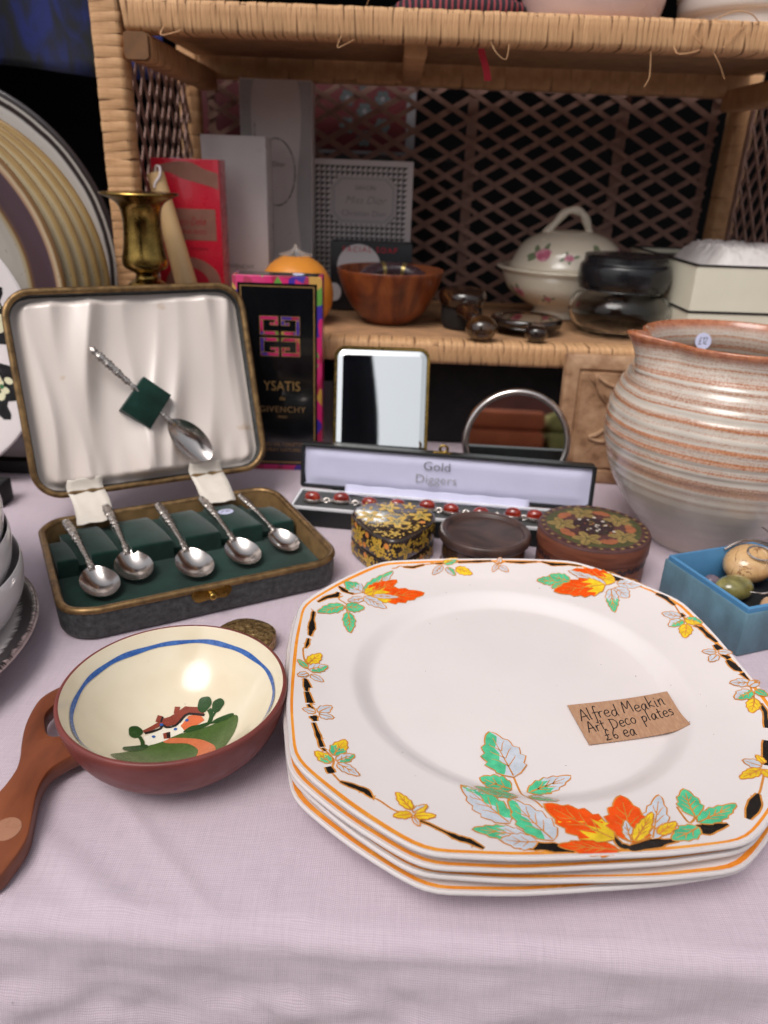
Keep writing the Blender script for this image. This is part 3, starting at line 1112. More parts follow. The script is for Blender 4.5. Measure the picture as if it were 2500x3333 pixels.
LEAVES=[(-86,75.4,-97.2,83.5,0.82,"S","G","t"),
(-85.3,75,-67.2,101.6,0.26,"S","G","h"),
(-84.2,73.5,-64.6,92.2,0.4,"Y","O","t"),
(-80,72.2,-47.3,81.3,0.46,"Y","O","t"),
(-79.3,72.9,-63.5,74.6,0.26,"S","S","s"),
(-85.1,70.5,-71.2,61.7,0.48,"S","S","s"),
(-85.3,68.7,-94.3,64.2,0.56,"S","S","s"),
(-96.7,59.1,-111.3,48.3,0.47,"G","G","s"),
(-95.2,57.2,-84.3,59.4,0.81,"G","G","s"),
(-93.6,52.7,-91.5,33.2,0.35,"G","G","s"),
(-111.2,-1.8,-105.7,9.2,0.49,"Y","Y","s"),
(-111.6,-5.8,-116.9,-0.5,0.47,"G","G","s"),
(-110.6,-7,-101.3,-0.5,0.59,"S","G","h"),
(-110.8,-10.4,-115.3,-14.1,0.61,"S","S","s"),
(-109.1,-10.4,-102.5,-13.9,0.58,"S","S","s"),
(-103.9,-39.7,-109.9,-38.8,0.64,"S","S","s"),
(-102.4,-39.4,-96.7,-32.7,0.61,"S","S","s"),
(-101.9,-40.8,-95,-41.6,0.65,"S","S","s"),
(-92.9,-68.7,-88.2,-56.8,0.55,"G","Y","t"),
(-93.7,-73.9,-101.1,-67.8,0.6,"G","Y","t"),
(-91.2,-72.4,-83.8,-66.7,0.6,"S","G","h"),
(-90.8,-74.1,-81.1,-80.5,0.43,"S","S","s"),
(-58.7,-98.2,-64.6,-88.6,0.43,"Y","Y","s"),
(-58.8,-101.1,-66,-103.4,0.54,"Y","Y","s"),
(-57.7,-100.1,-52.2,-94.9,0.48,"S","Y","h"),
(-57.5,-102.4,-49,-100.8,0.43,"Y","Y","s"),
(-57.8,-103.3,-55.9,-107.6,0.46,"S","S","s"),
(-11.3,-67.7,-18.9,-38.3,0.62,"S","G","h"),
(-13.3,-74.9,-26.5,-68.5,0.74,"G","G","s"),
(-6.3,-76.7,14.9,-65.7,0.34,"G","S","t"),
(-12.5,-83.9,-30.1,-76.7,0.52,"G","G","s"),
(-6.8,-80.8,4.7,-85.6,0.52,"G","S","h"),
(-18.7,-101.9,-36.1,-79.5,0.47,"S","G","h"),
(-2.9,-111.5,-16.4,-86.8,0.51,"S","G","h"),
(-12.9,-109.4,-34.3,-106.9,0.4,"S","G","t"),
(-9.7,-113.1,-23.8,-112.6,0.66,"S","S","s"),
(21.3,-110,-1.9,-89.1,0.57,"Y","O","t"),
(36.6,-109.8,48.5,-82.8,0.32,"S","S","s"),
(28.3,-112.1,32.3,-83,0.57,"O","O","s"),
(27.7,-111.5,29.4,-98.4,0.32,"S","S","s"),
(28.9,-111.5,42,-93.6,0.23,"Y","Y","s"),
(39.9,-107,49.5,-99.7,0.37,"Y","Y","s"),
(21.3,-116.3,-1.6,-114.4,0.41,"O","O","s"),
(58.8,-95.8,60.7,-78.6,0.56,"G","G","s"),
(58.6,-99.4,78.2,-89.1,0.34,"G","G","s"),
(57.5,-102.2,44.2,-109.9,0.51,"G","G","s"),
(98.3,-67.5,86.7,-73,0.39,"Y","Y","s"),
(99.1,-65.8,93.1,-61.1,0.75,"S","S","s"),
(101.2,-64,100.3,-58.4,0.5,"Y","Y","s"),
(98.7,-68.5,100.4,-74.9,0.69,"Y","Y","s"),
(39.2,100.4,26.9,101.2,0.69,"G","G","s"),
(47.8,100.2,36,106.7,0.81,"G","G","s"),
(44.5,97.9,35.1,92.8,0.58,"G","G","s"),
(76.2,97.6,52.5,112.5,0.55,"Y","O","t"),
(69.9,95,49.4,111.3,0.28,"S","S","s"),
(69,95.1,35.9,89.6,0.54,"Y","O","t"),
(77.2,95.9,92.4,93.1,0.6,"S","S","s"),
(74.3,91.6,80.5,81.1,0.92,"S","S","s"),
(72.3,91,68.4,67.2,0.3,"S","G","t"),
(105.6,58.7,96.2,63.7,0.7,"S","S","s"),
(105.3,55.1,96.2,50.6,0.72,"G","S","h"),
(107.1,55.5,115,49.9,0.79,"Y","G","h"),
(106,50.7,101.2,38.6,0.52,"Y","Y","s"),
(112.7,22.5,106.3,24.8,0.66,"S","S","s"),
(113.8,22.3,120,19.9,0.66,"S","S","s"),
(112.2,19.9,106.9,15.3,0.68,"S","S","s"),
(119.3,-6,110.1,-3.9,0.65,"S","S","s"),
(117.7,-8.9,123.6,-5.5,0.68,"S","S","s"),
(117.3,-12.6,107.6,-16.6,0.71,"G","S","h"),
(119.3,-12.3,122.7,-17.8,0.67,"G","G","s"),
(116.5,-18,110.9,-27.9,0.52,"Y","Y","s"),
(-33.3,113.3,-24.1,119.6,0.52,"G","Y","h"),
(-34.8,111.6,-41.2,101.8,0.39,"S","S","s"),
(-31.7,109.8,-26.6,102.6,0.56,"S","G","h"),
(-25.7,109.8,-15.4,104.9,0.66,"Y","Y","s"),
(2.6,115.9,-1.3,108.7,0.35,"S","S","s"),
(3.9,114.5,8.8,109.2,0.66,"S","S","s"),
(3.7,117.4,5.3,123,0.48,"S","S","s")]
BRANCHES=[[(-112.3,58.6,0.3),(-107.5,64.5,2.3),(-101.7,68.2,3.2),(-100.6,71.6,1.3)],[(-101.0,77.8,0.8),(-97.3,74.2,3.0),(-91.3,71.8,0.5)],[(-113.6,48.7,1.0),(-113.5,39.4,2.2),(-113.0,31.5,3.5),(-113.3,24.0,1.0)],[(-113.7,21.3,0.8),(-113.7,16.1,1.7),(-114.3,11.8,0.5)],[(-111.8,-14.5,1.1),(-110.3,-19.8,2.9),(-109.7,-24.7,1.1)],[(-111.3,-15.1,1.3),(-109.5,-21.7,3.7)],[(-109.6,-25.0,1.7),(-107.0,-33.3,3.5)],[(-107.9,-34.6,1.5),(-105.3,-38.4,2.2)],[(-104.7,-42.7,3.5),(-103.1,-46.3,2.0)],[(-104.0,-47.6,1.1),(-100.9,-56.4,1.9),(-98.5,-63.9,2.0)],[(-98.4,-64.6,0.7),(-96.7,-66.2,1.1)],[(-94.6,-76.8,2.9),(-92.7,-80.8,2.8)],[(-88.9,-85.6,0.5),(-82.7,-87.7,2.8),(-77.7,-89.7,3.1),(-74.8,-93.5,0.6)],[(-57.8,-103.3,0.7),(-51.6,-105.9,0.7),(-45.6,-109.6,1.1),(-40.7,-112.6,2.7),(-36.3,-114.1,2.9),(-31.1,-118.1,0.4)],[(-17.9,-116.7,0.7),(-11.6,-115.1,4.7),(-3.4,-115.9,5.0),(3.6,-118.0,1.0)],[(21.7,-107.2,0.7),(22.8,-113.8,2.5),(27.0,-115.2,3.1),(37.9,-111.6,4.4),(46.4,-110.1,1.0)],[(56.4,-102.0,2.0),(59.7,-103.5,6.5),(70.2,-100.5,0.6)],[(89.9,-83.2,0.9),(84.8,-90.8,5.3),(79.2,-98.1,1.4)],[(109.1,-48.2,2.3),(104.9,-57.6,3.2),(101.8,-65.5,2.8)],[(67.1,110.1,1.1),(75.8,106.0,4.5),(78.9,101.2,5.8),(90.8,97.3,0.9)],[(98.4,83.5,1.6),(102.4,80.0,3.2),(105.8,70.7,1.3)],[(106.2,62.2,2.2),(106.9,58.2,2.6)],[(110.4,48.5,0.8),(112.7,45.6,2.0),(114.4,37.3,2.6),(116.4,31.1,1.4)],[(114.6,29.2,1.9),(115.6,24.4,3.5)],[(114.9,20.5,1.3),(117.3,15.7,3.3)],[(115.8,14.6,1.7),(117.4,7.1,3.9),(119.1,4.0,1.0)],[(118.6,2.4,2.6),(119.6,-3.6,0.6)],[(117.8,-21.8,0.6),(117.2,-28.8,2.0),(113.1,-39.8,1.7)],[(-60.6,107.1,0.7),(-54.0,107.6,1.9),(-46.6,111.2,0.8)],[(-39.1,113.0,0.5),(-34.2,113.9,1.1)],[(-23.9,115.9,1.2),(-10.7,117.8,1.8),(-1.2,119.2,1.1)],[(8.1,119.1,1.0),(19.3,119.1,1.8),(29.7,120.4,0.7)],[(32.6,120.7,1.0),(39.6,118.2,2.6),(50.7,118.4,1.8),(59.2,116.5,0.7)]]
TWIGS=[[(-114.3,11.8),(-115.5,10.5),(-113.9,1.9),(-111.4,-2.3)],[(-111.3,47.7),(-94.2,58.0),(-100.1,64.9),(-97.6,68.4)],[(-91.3,71.8),(-85.6,74.9),(-80.7,72.6)],[(-93.9,52.6),(-95.2,57.2)],[(-74.8,-93.5),(-72.2,-94.4),(-66.8,-98.9),(-63.3,-100.6),(-57.8,-102.9)],[(-96.7,-66.2),(-92.7,-71.4),(-92.9,-76.8)],[(-92.6,-80.7),(-88.9,-85.6)],[(-107.0,-33.3),(-103.9,-39.7)],[(-11.3,-67.7),(-10.2,-74.1),(-8.7,-80.1),(-3.2,-91.3)],[(58.8,-95.8),(56.5,-98.7),(54.5,-98.7),(53.5,-89.6)],[(98.3,-70.4),(91.6,-81.4),(89.4,-83.8)],[(47.8,100.2),(53.0,100.0)],[(93.8,93.2),(98.4,83.5)],[(105.8,70.7),(106.2,62.2)],[(106.9,58.2),(107.1,52.6),(110.4,48.5)],[(115.6,24.4),(114.9,20.5)],[(119.6,-3.6),(116.5,-18.0),(117.8,-21.8)],[(-68.0,104.5),(-65.0,105.6),(-62.8,107.9),(-60.6,107.1)],[(-46.6,111.2),(-39.1,113.0)],[(-42.6,113.5),(-33.3,113.3),(-23.9,115.9)],[(-1.2,119.2),(3.2,116.7),(8.1,119.1)],[(29.7,120.4),(32.6,120.7)]]

def build_plates():
    offs = [(-0.0018, -0.0010, 1.8), (0.0006, -0.0012, -1.5), (-0.0020, -0.0002, 1.0), (0, 0, 0)]
    names = ['lowest', 'second from the bottom', 'second from the top']
    labels = ['bottom white dinner plate of the stack, resting on the cloth',
              'white dinner plate lying directly on the bottom plate of the stack',
              'white dinner plate lying directly under the leaf bordered top plate',
              'top white dinner plate with orange, green and black leaf border']
    for i, (dx, dy, rz) in enumerate(offs):
        V, F, I = plate_mesh(i)
        root = thing('dinner_plate', labels[i], 'plate', (0.0746 + dx, 0.3296 + dy, 0.0182 + 0.0056 * i), rad(rz), 'stack of square dinner plates')
        mk('plate_body', V, F, [MAT_PORC, MAT_ORANGE_LINE], root, mi=I, angle=60)
        if i == 3:
            pr = Print(lambda x, y, l: Vector((x, y, plate_h(x, y) + l)), 0.0032)
            K, G = INK_KEYS.index('K'), INK_KEYS.index('L')
            for q, br in enumerate(BRANCHES):
                pts = [(x / 1000, y / 1000) for x, y, w in br]
                ws = [max(0.0006, w / 1000) for x, y, w in br]
                rnd = random.Random(q)
                P, W = [], []
                for (p, w), (p2, w2) in zip(zip(pts[:-1], ws[:-1]), zip(pts[1:], ws[1:])):
                    for s in (0, 0.33, 0.66):
                        P.append((p[0] + (p2[0] - p[0]) * s, p[1] + (p2[1] - p[1]) * s))
                        W.append((w + (w2 - w) * s) * rnd.uniform(0.75, 1.2))
                P.append(pts[-1]); W.append(ws[-1])
                pr.line(P, [w + 0.0016 for w in W], G, 0.00006, 3)
                pr.line(P, W, K, 0.000075, 3)
                for s in range(len(P) // 2):
                    p = P[rnd.randrange(len(P))]
                    a = rnd.uniform(0, 6.28)
                    w = rnd.uniform(0.0016, 0.003)
                    pr.line([p, (p[0] + w * math.cos(a), p[1] + w * math.sin(a))], [0.0014, 0.0003], G, 0.000055, 1)
            for tw in TWIGS:
                pr.line([(x / 1000, y / 1000) for x, y in tw], 0.0010, G, 0.000052, 4)
            for q, (bx, by, tx, ty, wr, c1, c2, md) in enumerate(LEAVES):
                draw_leaf(pr, (bx / 1000, by / 1000), (tx / 1000, ty / 1000), wr, c1, c2, md, q)
            rnd = random.Random(5)
            for _ in range(26):                       # kiln specks in the glaze
                a, r = rnd.uniform(0, 6.28), 0.1 * math.sqrt(rnd.random())
                pr.disc(r * math.cos(a), r * math.sin(a), rnd.uniform(0.00012, 0.00032), K, 0.00006, 6)
            pr.build('leaf_border', [INK[k] for k in INK_KEYS], root)
build_plates()

# price card on the top plate
def build_card():
    zc = 0.0350 - 0.0125 + 0.0003
    A, B, Cc, D = [(0.0746 + x / 1000, 0.3296 + y / 1000) for x, y in ((23.4, -16.3), (78.7, -3.2), (79.7, -33.1), (27.9, -45.2))]
    def surf(u, v, l):
        """u 0..1 left to right, v 0..1 bottom to top"""
        x = (1 - v) * ((1 - u) * D[0] + u * Cc[0]) + v * ((1 - u) * A[0] + u * B[0])
        y = (1 - v) * ((1 - u) * D[1] + u * Cc[1]) + v * ((1 - u) * A[1] + u * B[1])
        hp = plate_h(x - 0.0746, y - 0.3296) + 0.0350
        z = max(zc + 0.0045 * max(0, u - 0.35) ** 2 + 0.0012 * (1 - v) * u * u + 0.0006 * (1 - u) ** 2, hp + 0.0004)
        return Vector((x, y, z + l))
    card = thing('price_card', 'brown kraft paper price card with handwriting on the top plate', 'card', (0, 0, 0))
    nu, nv = 24, 14
    V, F = [], []
    for top in (0.00028, 0.0):
        for j in range(nv + 1):
            for i in range(nu + 1):
                V.append(surf(i / nu, j / nv, top))
    N = (nu + 1) * (nv + 1)
    for j in range(nv):
        for i in range(nu):
            a = j * (nu + 1) + i
            F.append([a, a + 1, a + nu + 2, a + nu + 1])
            F.append([N + a, N + a + nu + 1, N + a + nu + 2, N + a + 1])
    edge = [i for i in range(nu)] + [j * (nu + 1) + nu for j in range(nv)] + [N - 1 - i for i in range(nu)] + [(nv - j) * (nu + 1) for j in range(nv)]
    for a, b in zip(edge, edge[1:] + edge[:1]):
        F.append([a, N + a, N + b, b])
    t = NT('kraft_paper')
    f1 = t.noise(900, 2, t.mapping((1, 0.25, 1), (0, 0, 0.6)))
    t.color(t.mix(t.gray(f1, 0.35, 0.75), srgb(176, 134, 106), srgb(194, 152, 122)))
    t.set(rough=0.85, spec=0.2)
    t.bump(f1, 0.15, 0.0001)
    mk('paper', V, F, t.m, card, angle=40)
    W, Hh = 0.0560, 0.0292
    pr = Print(lambda x, y, l: surf(min(1, x / W), min(1, max(0, y / Hh)), 0.00028 + l), 0.0015)
    hand_text(pr, 'Alfred Meakin', 0.0028, 0.0165, 0.00470, 0.00060, 0, 0.00006, 0.06, 0.12, 0.12, 3)
    hand_text(pr, 'Art Deco plates', 0.0034, 0.0080, 0.00425, 0.00060, 0, 0.00006, 0.07, 0.12, 0.12, 4)
    hand_text(pr, '\u00a36 ea', 0.0100, 0.0012, 0.0043, 0.00060, 0, 0.00006, 0.05, 0.10, 0.12, 5)
    pr.build('handwriting', [M('black_pen_ink', srgb(26, 24, 26), 0.5, 0.1, 200)], card)
build_card()

# ------------------------------------------------------------------ terracotta bowl with painted cottage and looped handle
def bowl_in(r):
    return 0.006 + 0.042 * (r / 0.0495) ** 2.6

def build_bowl():
    root = thing('handled_bowl', 'terracotta bowl with cream glaze, blue band and painted cottage inside', 'bowl', (-0.0991, 0.2985, 0))
    root.scale = (1.052, 1.052, 0.78)
    terra = M('terracotta_clay', srgb(128, 62, 56), 0.42, 0.10, 60, 0.12, 900, 0.0002, col2=srgb(112, 54, 50), spec=0.45)
    t = NT('cream_glaze')
    sp = t.voronoi(260)
    spk = t.gray(sp, 0.045, 0.075)
    msk = t.gray(t.noise(70, 1), 0.60, 0.66)
    crz = t.noise(25, 3)
    base = t.mix(t.gray(crz, 0.35, 0.7), srgb(232, 220, 196), srgb(224, 208, 180))
    t.color(t.mix(t.math('MULTIPLY', t.math('SUBTRACT', 1.0, spk), msk), base, srgb(90, 72, 56)))
    t.set(rough=0.16, coat=0.35, coatr=0.10, spec=0.5)
    outer = spl([(0.0, 0.0012), (0.018, 0.0010), (0.0225, 0.0), (0.0258, 0.0010), (0.0360, 0.0080), (0.0446, 0.0190), (0.0496, 0.0315), (0.0516, 0.042), (0.0520, 0.0465), (0.0516, 0.0484), (0.0507, 0.0490), (0.0500, 0.0488)], 5)
    inner = [(0.0499, 0.0486), (0.0497, 0.0482)] + [(r, bowl_in(r)) for r in [0.0495 - 0.0011 * i for i in range(1, 20)] + [0.026, 0.022, 0.016, 0.01, 0.005]] + [(0, 0.006)]
    prof = outer + inner
    V, F = lathe(prof, 144)
    no = len(outer)
    mi = []
    for f in F:
        z = max(V[i][2] for i in f)
        r = max(math.hypot(V[i][0], V[i][1]) for i in f)
        mi.append(0)
    k = 0
    idx = []
    seg = 144
    n_first = seg            # fan of the first ring
    for fi in range(len(F)):
        ring = 0 if fi < n_first else 1 + (fi - n_first) // seg
        mi[fi] = 1 if ring >= no - 1 else 0
    mk('bowl_body', V, F, [terra, t.m], root, mi=mi, angle=50)
    # painted slip decoration
    pr = Print(lambda x, y, l: (lambda r: Vector((x, y, bowl_in(r))) + Vector((-x * 1.6 / 0.05 * (r / 0.05) if r > 0 else 0, -y * 1.6 / 0.05 * (r / 0.05) if r > 0 else 0, 1)).normalized() * l)(math.hypot(x, y)), 0.0022)
    cols = [M('slip_green', srgb(74, 98, 46), 0.25, 0.12, 160), M('slip_dark_green', srgb(44, 74, 34), 0.25, 0.12, 160), M('slip_path', srgb(206, 112, 72), 0.3, 0.1, 120),
            M('slip_white', srgb(236, 228, 212), 0.25, 0.04, 100), M('slip_roof', srgb(138, 62, 46), 0.3, 0.15, 200), M('slip_black', srgb(40, 30, 28), 0.3, 0.2, 200),
            M('slip_blue', srgb(62, 108, 178), 0.25, 0.22, 420, col2=srgb(38, 78, 150)), M('slip_orange', srgb(212, 108, 66), 0.3, 0.1, 120)]
    mm = lambda L: [(x / 1000, y / 1000) for x, y in L]
    # blue band, hand painted
    n = 192
    for k in range(n * 3):
        o_ = (k // n) / 3.0
        k = k % n
        a0, a1 = 2 * PI * k / n, 2 * PI * (k + 1) / n
        def rr(a, o):
            return 0.0449 + 0.0013 * o + 0.00018 * math.sin(5 * a + o * 1.0) + 0.00012 * math.sin(13 * a + 2 * o)
        q = [(rr(a0, o_) * math.cos(a0), rr(a0, o_) * math.sin(a0)), (rr(a0, o_ + 0.3334) * math.cos(a0), rr(a0, o_ + 0.3334) * math.sin(a0)),
             (rr(a1, o_ + 0.3334) * math.cos(a1), rr(a1, o_ + 0.3334) * math.sin(a1)), (rr(a1, o_) * math.cos(a1), rr(a1, o_) * math.sin(a1))]
        b = len(pr.V)
        pr.V += [pr.surf(x, y, 0.00030) for x, y in q]
        pr.F.append([b, b + 1, b + 2, b + 3]); pr.I.append(6)
    hill = [(-23.5, -24), (-18.9, -14.4), (-13.6, -7.5), (-7.4, -2.0), (-2.4, 2.5), (5, 6), (12.5, 8.5), (18, 10.4), (23.0, 11.5), (26.6, 9.7), (27.5, 2.8), (26, -6), (22, -16), (14, -24), (2, -28), (-12, -28.5), (-20, -27)]
    pr.poly(spl(mm(hill), 3, True), 0, 0.00020)
    pr.poly(spl(mm([(-7.2, -1.2), (-1.9, 0.6), (8.0, 0.2), (14.1, -2.6), (19.6, -8.7), (20, -19), (12, -20), (11.6, -10.6), (9.8, -6.6), (4.4, -3.1), (-3.5, -3.4), (-6.6, -3.1)]), 3, True), 2, 0.00032)
    pr.poly(mm([(-16.6, -1.7), (-10.3, 5.2), (-1.0, 11.3), (1.4, 5.2), (-3.8, 1.0), (-6.5, -1.9), (-13.6, -7.5)]), 3, 0.00034)
    pr.poly(mm([(-1.8, 8.8), (0.8, 15.2), (6.1, 16.3), (9.3, 12.3), (1.4, 5.2)]), 7, 0.00038)
    pr.poly(mm([(-18.2, 2.0), (-13.1, 9.0), (-12.0, 11.4), (-8.1, 13.8), (-2.2, 20.3), (5.3, 20.0), (8.5, 16.0), (4.1, 16.9), (0.5, 16.3), (-1.8, 12.6), (-4.2, 9.6), (-8.2, 7.5), (-10.9, 7.5), (-16.9, 0.6)]), 4, 0.00050)
    pr.line(mm([(-16.9, 0.6), (-10.8, 5.5), (-10.4, 8.4), (-8.1, 6.9), (-4.1, 8.7), (-2.0, 13.3), (0.5, 16.4), (8.7, 15.3)]), 0.0013, 5, 0.00056, 2)
    pr.line(mm([(-12.9, 9.2), (-12.8, 13.2)]), 0.0026, 4, 0.00058, 1)
    pr.line(mm([(-5.6, 15.8), (-5.9, 19.6)]), 0.0026, 4, 0.00058, 1)
    pr.line(mm([(-11.6, 9.6), (-11.5, 12.8)]), 0.0009, 5, 0.0006, 1)
    pr.poly(mm([(-8.7, 2.8), (-6.0, 4.4), (-4.4, 0.0), (-7.3, -0.8)]), 4, 0.0005)
    pr.poly(mm([(-7.2, 3.3), (-5.6, 4.2), (-4.4, 0.4), (-5.9, -0.2)]), 5, 0.00056)
    for x, y in ((0.5, 12.4), (-3.6, 6.3), (-12.3, -0.3), (-10.9, 8.1)):
        pr.disc(x / 1000, y / 1000, 0.0009, 6, 0.00062, 10)
    for x, y, r_, ry_ in ((-20.9, -0.4, 3.1, 4.0), (7.4, 21.1, 3.5, 4.2), (14.6, 19.6, 3.1, 3.6)):
        pr.disc(x / 1000, y / 1000, r_ / 1000, 1, 0.00062, 20, ry_ / 1000, wob=0.06)
    pr.line(mm([(-18.4, -2.4), (-16.2, -5.2), (-15.1, -8.1)]), 0.0018, 1, 0.0006, 3)
    pr.line(mm([(10.4, 18.4), (12.4, 14.6), (12.2, 10.1)]), 0.0022, 1, 0.0006, 3)
    pr.line(mm([(14.6, 17.6), (13.2, 13.8)]), 0.0012, 1, 0.0006, 1)
    pr.poly(spl(mm([(-22, -13.4), (-19, -10.2), (-14, -6.6), (-12.8, -8.4), (-16, -12.6), (-21, -15.6)]), 4, True), 1, 0.00044)
    pr.poly(spl(mm([(0.6, 4.6), (3.2, 8.6), (7.0, 9.6), (11.4, 10.8), (12.8, 9.4), (6.6, 6.0)]), 4, True), 1, 0.00044)
    pr.poly(spl(mm([(13.0, 9.6), (15, 12.0), (19, 13.0), (23, 12.9), (24.2, 11.2), (18, 9.8)]), 4, True), 1, 0.00044)
    pr.build('painted_cottage', cols, root)
    # handle: a flat loop of darker clay reaching down to the cloth
    H = [(-32, 20), (-42, 27), (-54, 28), (-64.1, 23.5), (-70.6, 15.8), (-72.1, 7.5), (-71.0, -4.2), (-67.8, -15.5), (-64.8, -23.8), (-63.4, -30.6), (-63.8, -38), (-65, -44), (-66.6, -52), (-65, -63),
         (-60.5, -74), (-54, -83), (-49, -86), (-45.6, -82), (-44.5, -77.2), (-43.4, -71.9), (-43.2, -64.6), (-45.5, -55.1), (-48.4, -44.1), (-49.2, -36.6), (-48, -29.8), (-42.7, -23.1), (-36, -17),
         (-36, -10), (-43, -7.0), (-49, -8.2), (-54, -10.8), (-58.4, -9.2), (-61.8, -3.4), (-64.2, 3.4), (-62.4, 10.2), (-57, 15.6), (-47, 16), (-38, 12), (-33, 7)]
    pts = spl([(x / 1000, y / 1000) for x, y in H], 3, True)
    V, F = prism(pts, 0.0105, 0.0215, 0.0016)
    npt = len(pts)
    F = F[:-2]
    for base, flip in ((0, True), (len(V) - npt, False)):
        for tri in geometry.tessellate_polygon([[Vector((V[base + i][0], V[base + i][1], 0)) for i in range(npt)]]):
            p0, p1, p2 = [V[base + i] for i in tri]
            ar = (p1[0] - p0[0]) * (p2[1] - p0[1]) - (p2[0] - p0[0]) * (p1[1] - p0[1])
            tri = [base + i for i in tri]
            F.append(tri if (ar > 0) != flip else tri[::-1])
    # the far end dips to the cloth
    def dip(v):
        k = (0.028 - v[1]) / 0.114
        return (v[0], v[1], v[2] - 0.0098 * k)
    V = [dip(v) for v in V]
    t = NT('brown_handle')
    g = t.noise(1, 4, t.mapping((60, 18, 90), (0, 0, 0.35)))
    t.color(t.ramp(g, [(0.3, srgb(98, 50, 30)), (0.5, srgb(126, 66, 38)), (0.7, srgb(144, 80, 48))]))
    t.set(rough=0.38, spec=0.45)
    t.bump(t.noise(500, 2), 0.08, 0.0003)
    hd = mk('handle', V, F, t.m, root, angle=30)
    bmh = bmesh.new()
    bmh.from_mesh(hd.data)
    bmesh.ops.recalc_face_normals(bmh, faces=bmh.faces)
    bmh.to_mesh(hd.data)
    bmh.free()
    return root
build_bowl()
st = mk('price_sticker', *lathe([(0, 0.0002), (0.0058, 0.0002), (0.006, 0.0)], 24), M('clear_sticker', srgb(168, 118, 92), 0.3, 0.05, 60), loc=(-0.1546, 0.2330, 0.01080), rot=(rad(3.65), 0, 0))
tag(st, 'pale round sticker on the handle of the terracotta bowl', 'sticker')

# ------------------------------------------------------------------ engraved brass compact behind the bowl
def build_compact():
    root = thing('brass_compact', 'small engraved brass compact lying behind the terracotta bowl', 'compact', (-0.083, 0.3885, 0), 0.3)
    t = NT('engraved_brass')
    v = t.voronoi(300, None, 'SMOOTH_F1')
    n = t.noise(230, 3, None, 2.5)
    t.color(t.ramp(n, [(0.38, srgb(110, 86, 52)), (0.52, srgb(178, 146, 96)), (0.66, srgb(214, 184, 130))]))
    t.set(rough=0.34, metal=0.9)
    t.bump(t.math('ADD', n, v), 0.9, 0.0010)
    V, F = lathe(spl([(0.0, 0.0), (0.016, 0.0), (0.0178, 0.0018), (0.0178, 0.0042)], 3) + spl([(0.0181, 0.0046), (0.0180, 0.0075), (0.0165, 0.0096), (0.009, 0.0108), (0, 0.011)], 4), 48, lambda p, j, a: (p[0] * (1 + 0.10 * math.cos(2 * a)), p[1] * (1 - 0.02 * math.cos(2 * a)), p[2]))
    mk('case', V, F, t.m, root)
    V, F = box(-0.003, 0.003, -0.0195, -0.0172, 0.003, 0.0062)
    mk('catch', V, F, MAT_BRASS, root)
build_compact()

# ------------------------------------------------------------------ teaspoon case
CASE_POS, CASE_ROT = (-0.1435, 0.4879, 0.0), rad(28.7)
CW, CD, CH, CR = 0.186, 0.146, 0.021, 0.022
MAT_LEATHER = M('black_textured_paper', srgb(36, 38, 38), 0.55, 0.3, 260, 0.8, 500, 0.0008, col2=srgb(76, 80, 80))
MAT_PAPERGOLD = M('gold_lining_paper', srgb(150, 118, 78), 0.5, 0.2, 120, 0.2, 600, metal=0.3)
def satin_mat():
    t = NT('cream_satin')
    tw = t.wave(420, t.mapping((1, 1, 1), (0, 0, rad(35))), 'X')
    st = t.noise(1, 3, t.mapping((26, 40, 26)))
    c = t.mix(t.gray(st, 0.66, 0.74), srgb(226, 213, 205), srgb(204, 174, 146))
    t.color(c)
    t.set(rough=0.30, spec=0.9, sheen=0.2, coat=0.15, coatr=0.3)
    t.bump(tw, 0.08, 0.0002)
    return t.m
MAT_SATIN = satin_mat()
case = thing('spoon_case', 'open black presentation case lined with cream satin and green velvet', 'case', CASE_POS, CASE_ROT)

def tray(W, D, h, r, wall, floor):
    """rounded tray: outer wall up, over, down the inside to a floor"""
    n = 8
    def lp(ins, z):
        return [(x, y, z) for x, y in rrect(W - 2 * ins, D - 2 * ins, max(0.003, r - ins), n)]
    out = [lp(0.004, 0.0), lp(0.0012, 0.0012), lp(0, 0.004), lp(0, h - 0.001)]
    inn = [lp(wall, h - 0.001), lp(wall + 0.0005, floor)]
    return out, inn
out, inn = tray(CW, CD, CH, CR, 0.0042, 0.0035)
V, F = stack_loops(out, True, False)
mk('tray_shell', V, F, MAT_LEATHER, case, angle=40)
V, F = stack_loops(inn[::1], False, True)
mk('tray_lining', V, F, MAT_PAPERGOLD, case, angle=40)
def gilt_rim(W, D, r, z, parent, name='gilt_rim', X=None):
    n = 8
    loops = []
    for ins, dz in ((-0.0008, -0.0016), (-0.0008, 0.0006), (0.0006, 0.0018), (0.0026, 0.0018), (0.0040, 0.0006), (0.0040, -0.0016)):
        loops.append([(x, y, z + dz + 0.00025 * math.sin(i * 5.3)) for i, (x, y) in enumerate(rrect(W - 2 * ins, D - 2 * ins, max(0.003, r - ins), n))])
    V, F = stack_loops(loops, closed=True)
    return mk(name, V, F, MAT_GILT, parent, X=X, angle=50)
gilt_rim(CW, CD, CR, CH, case)
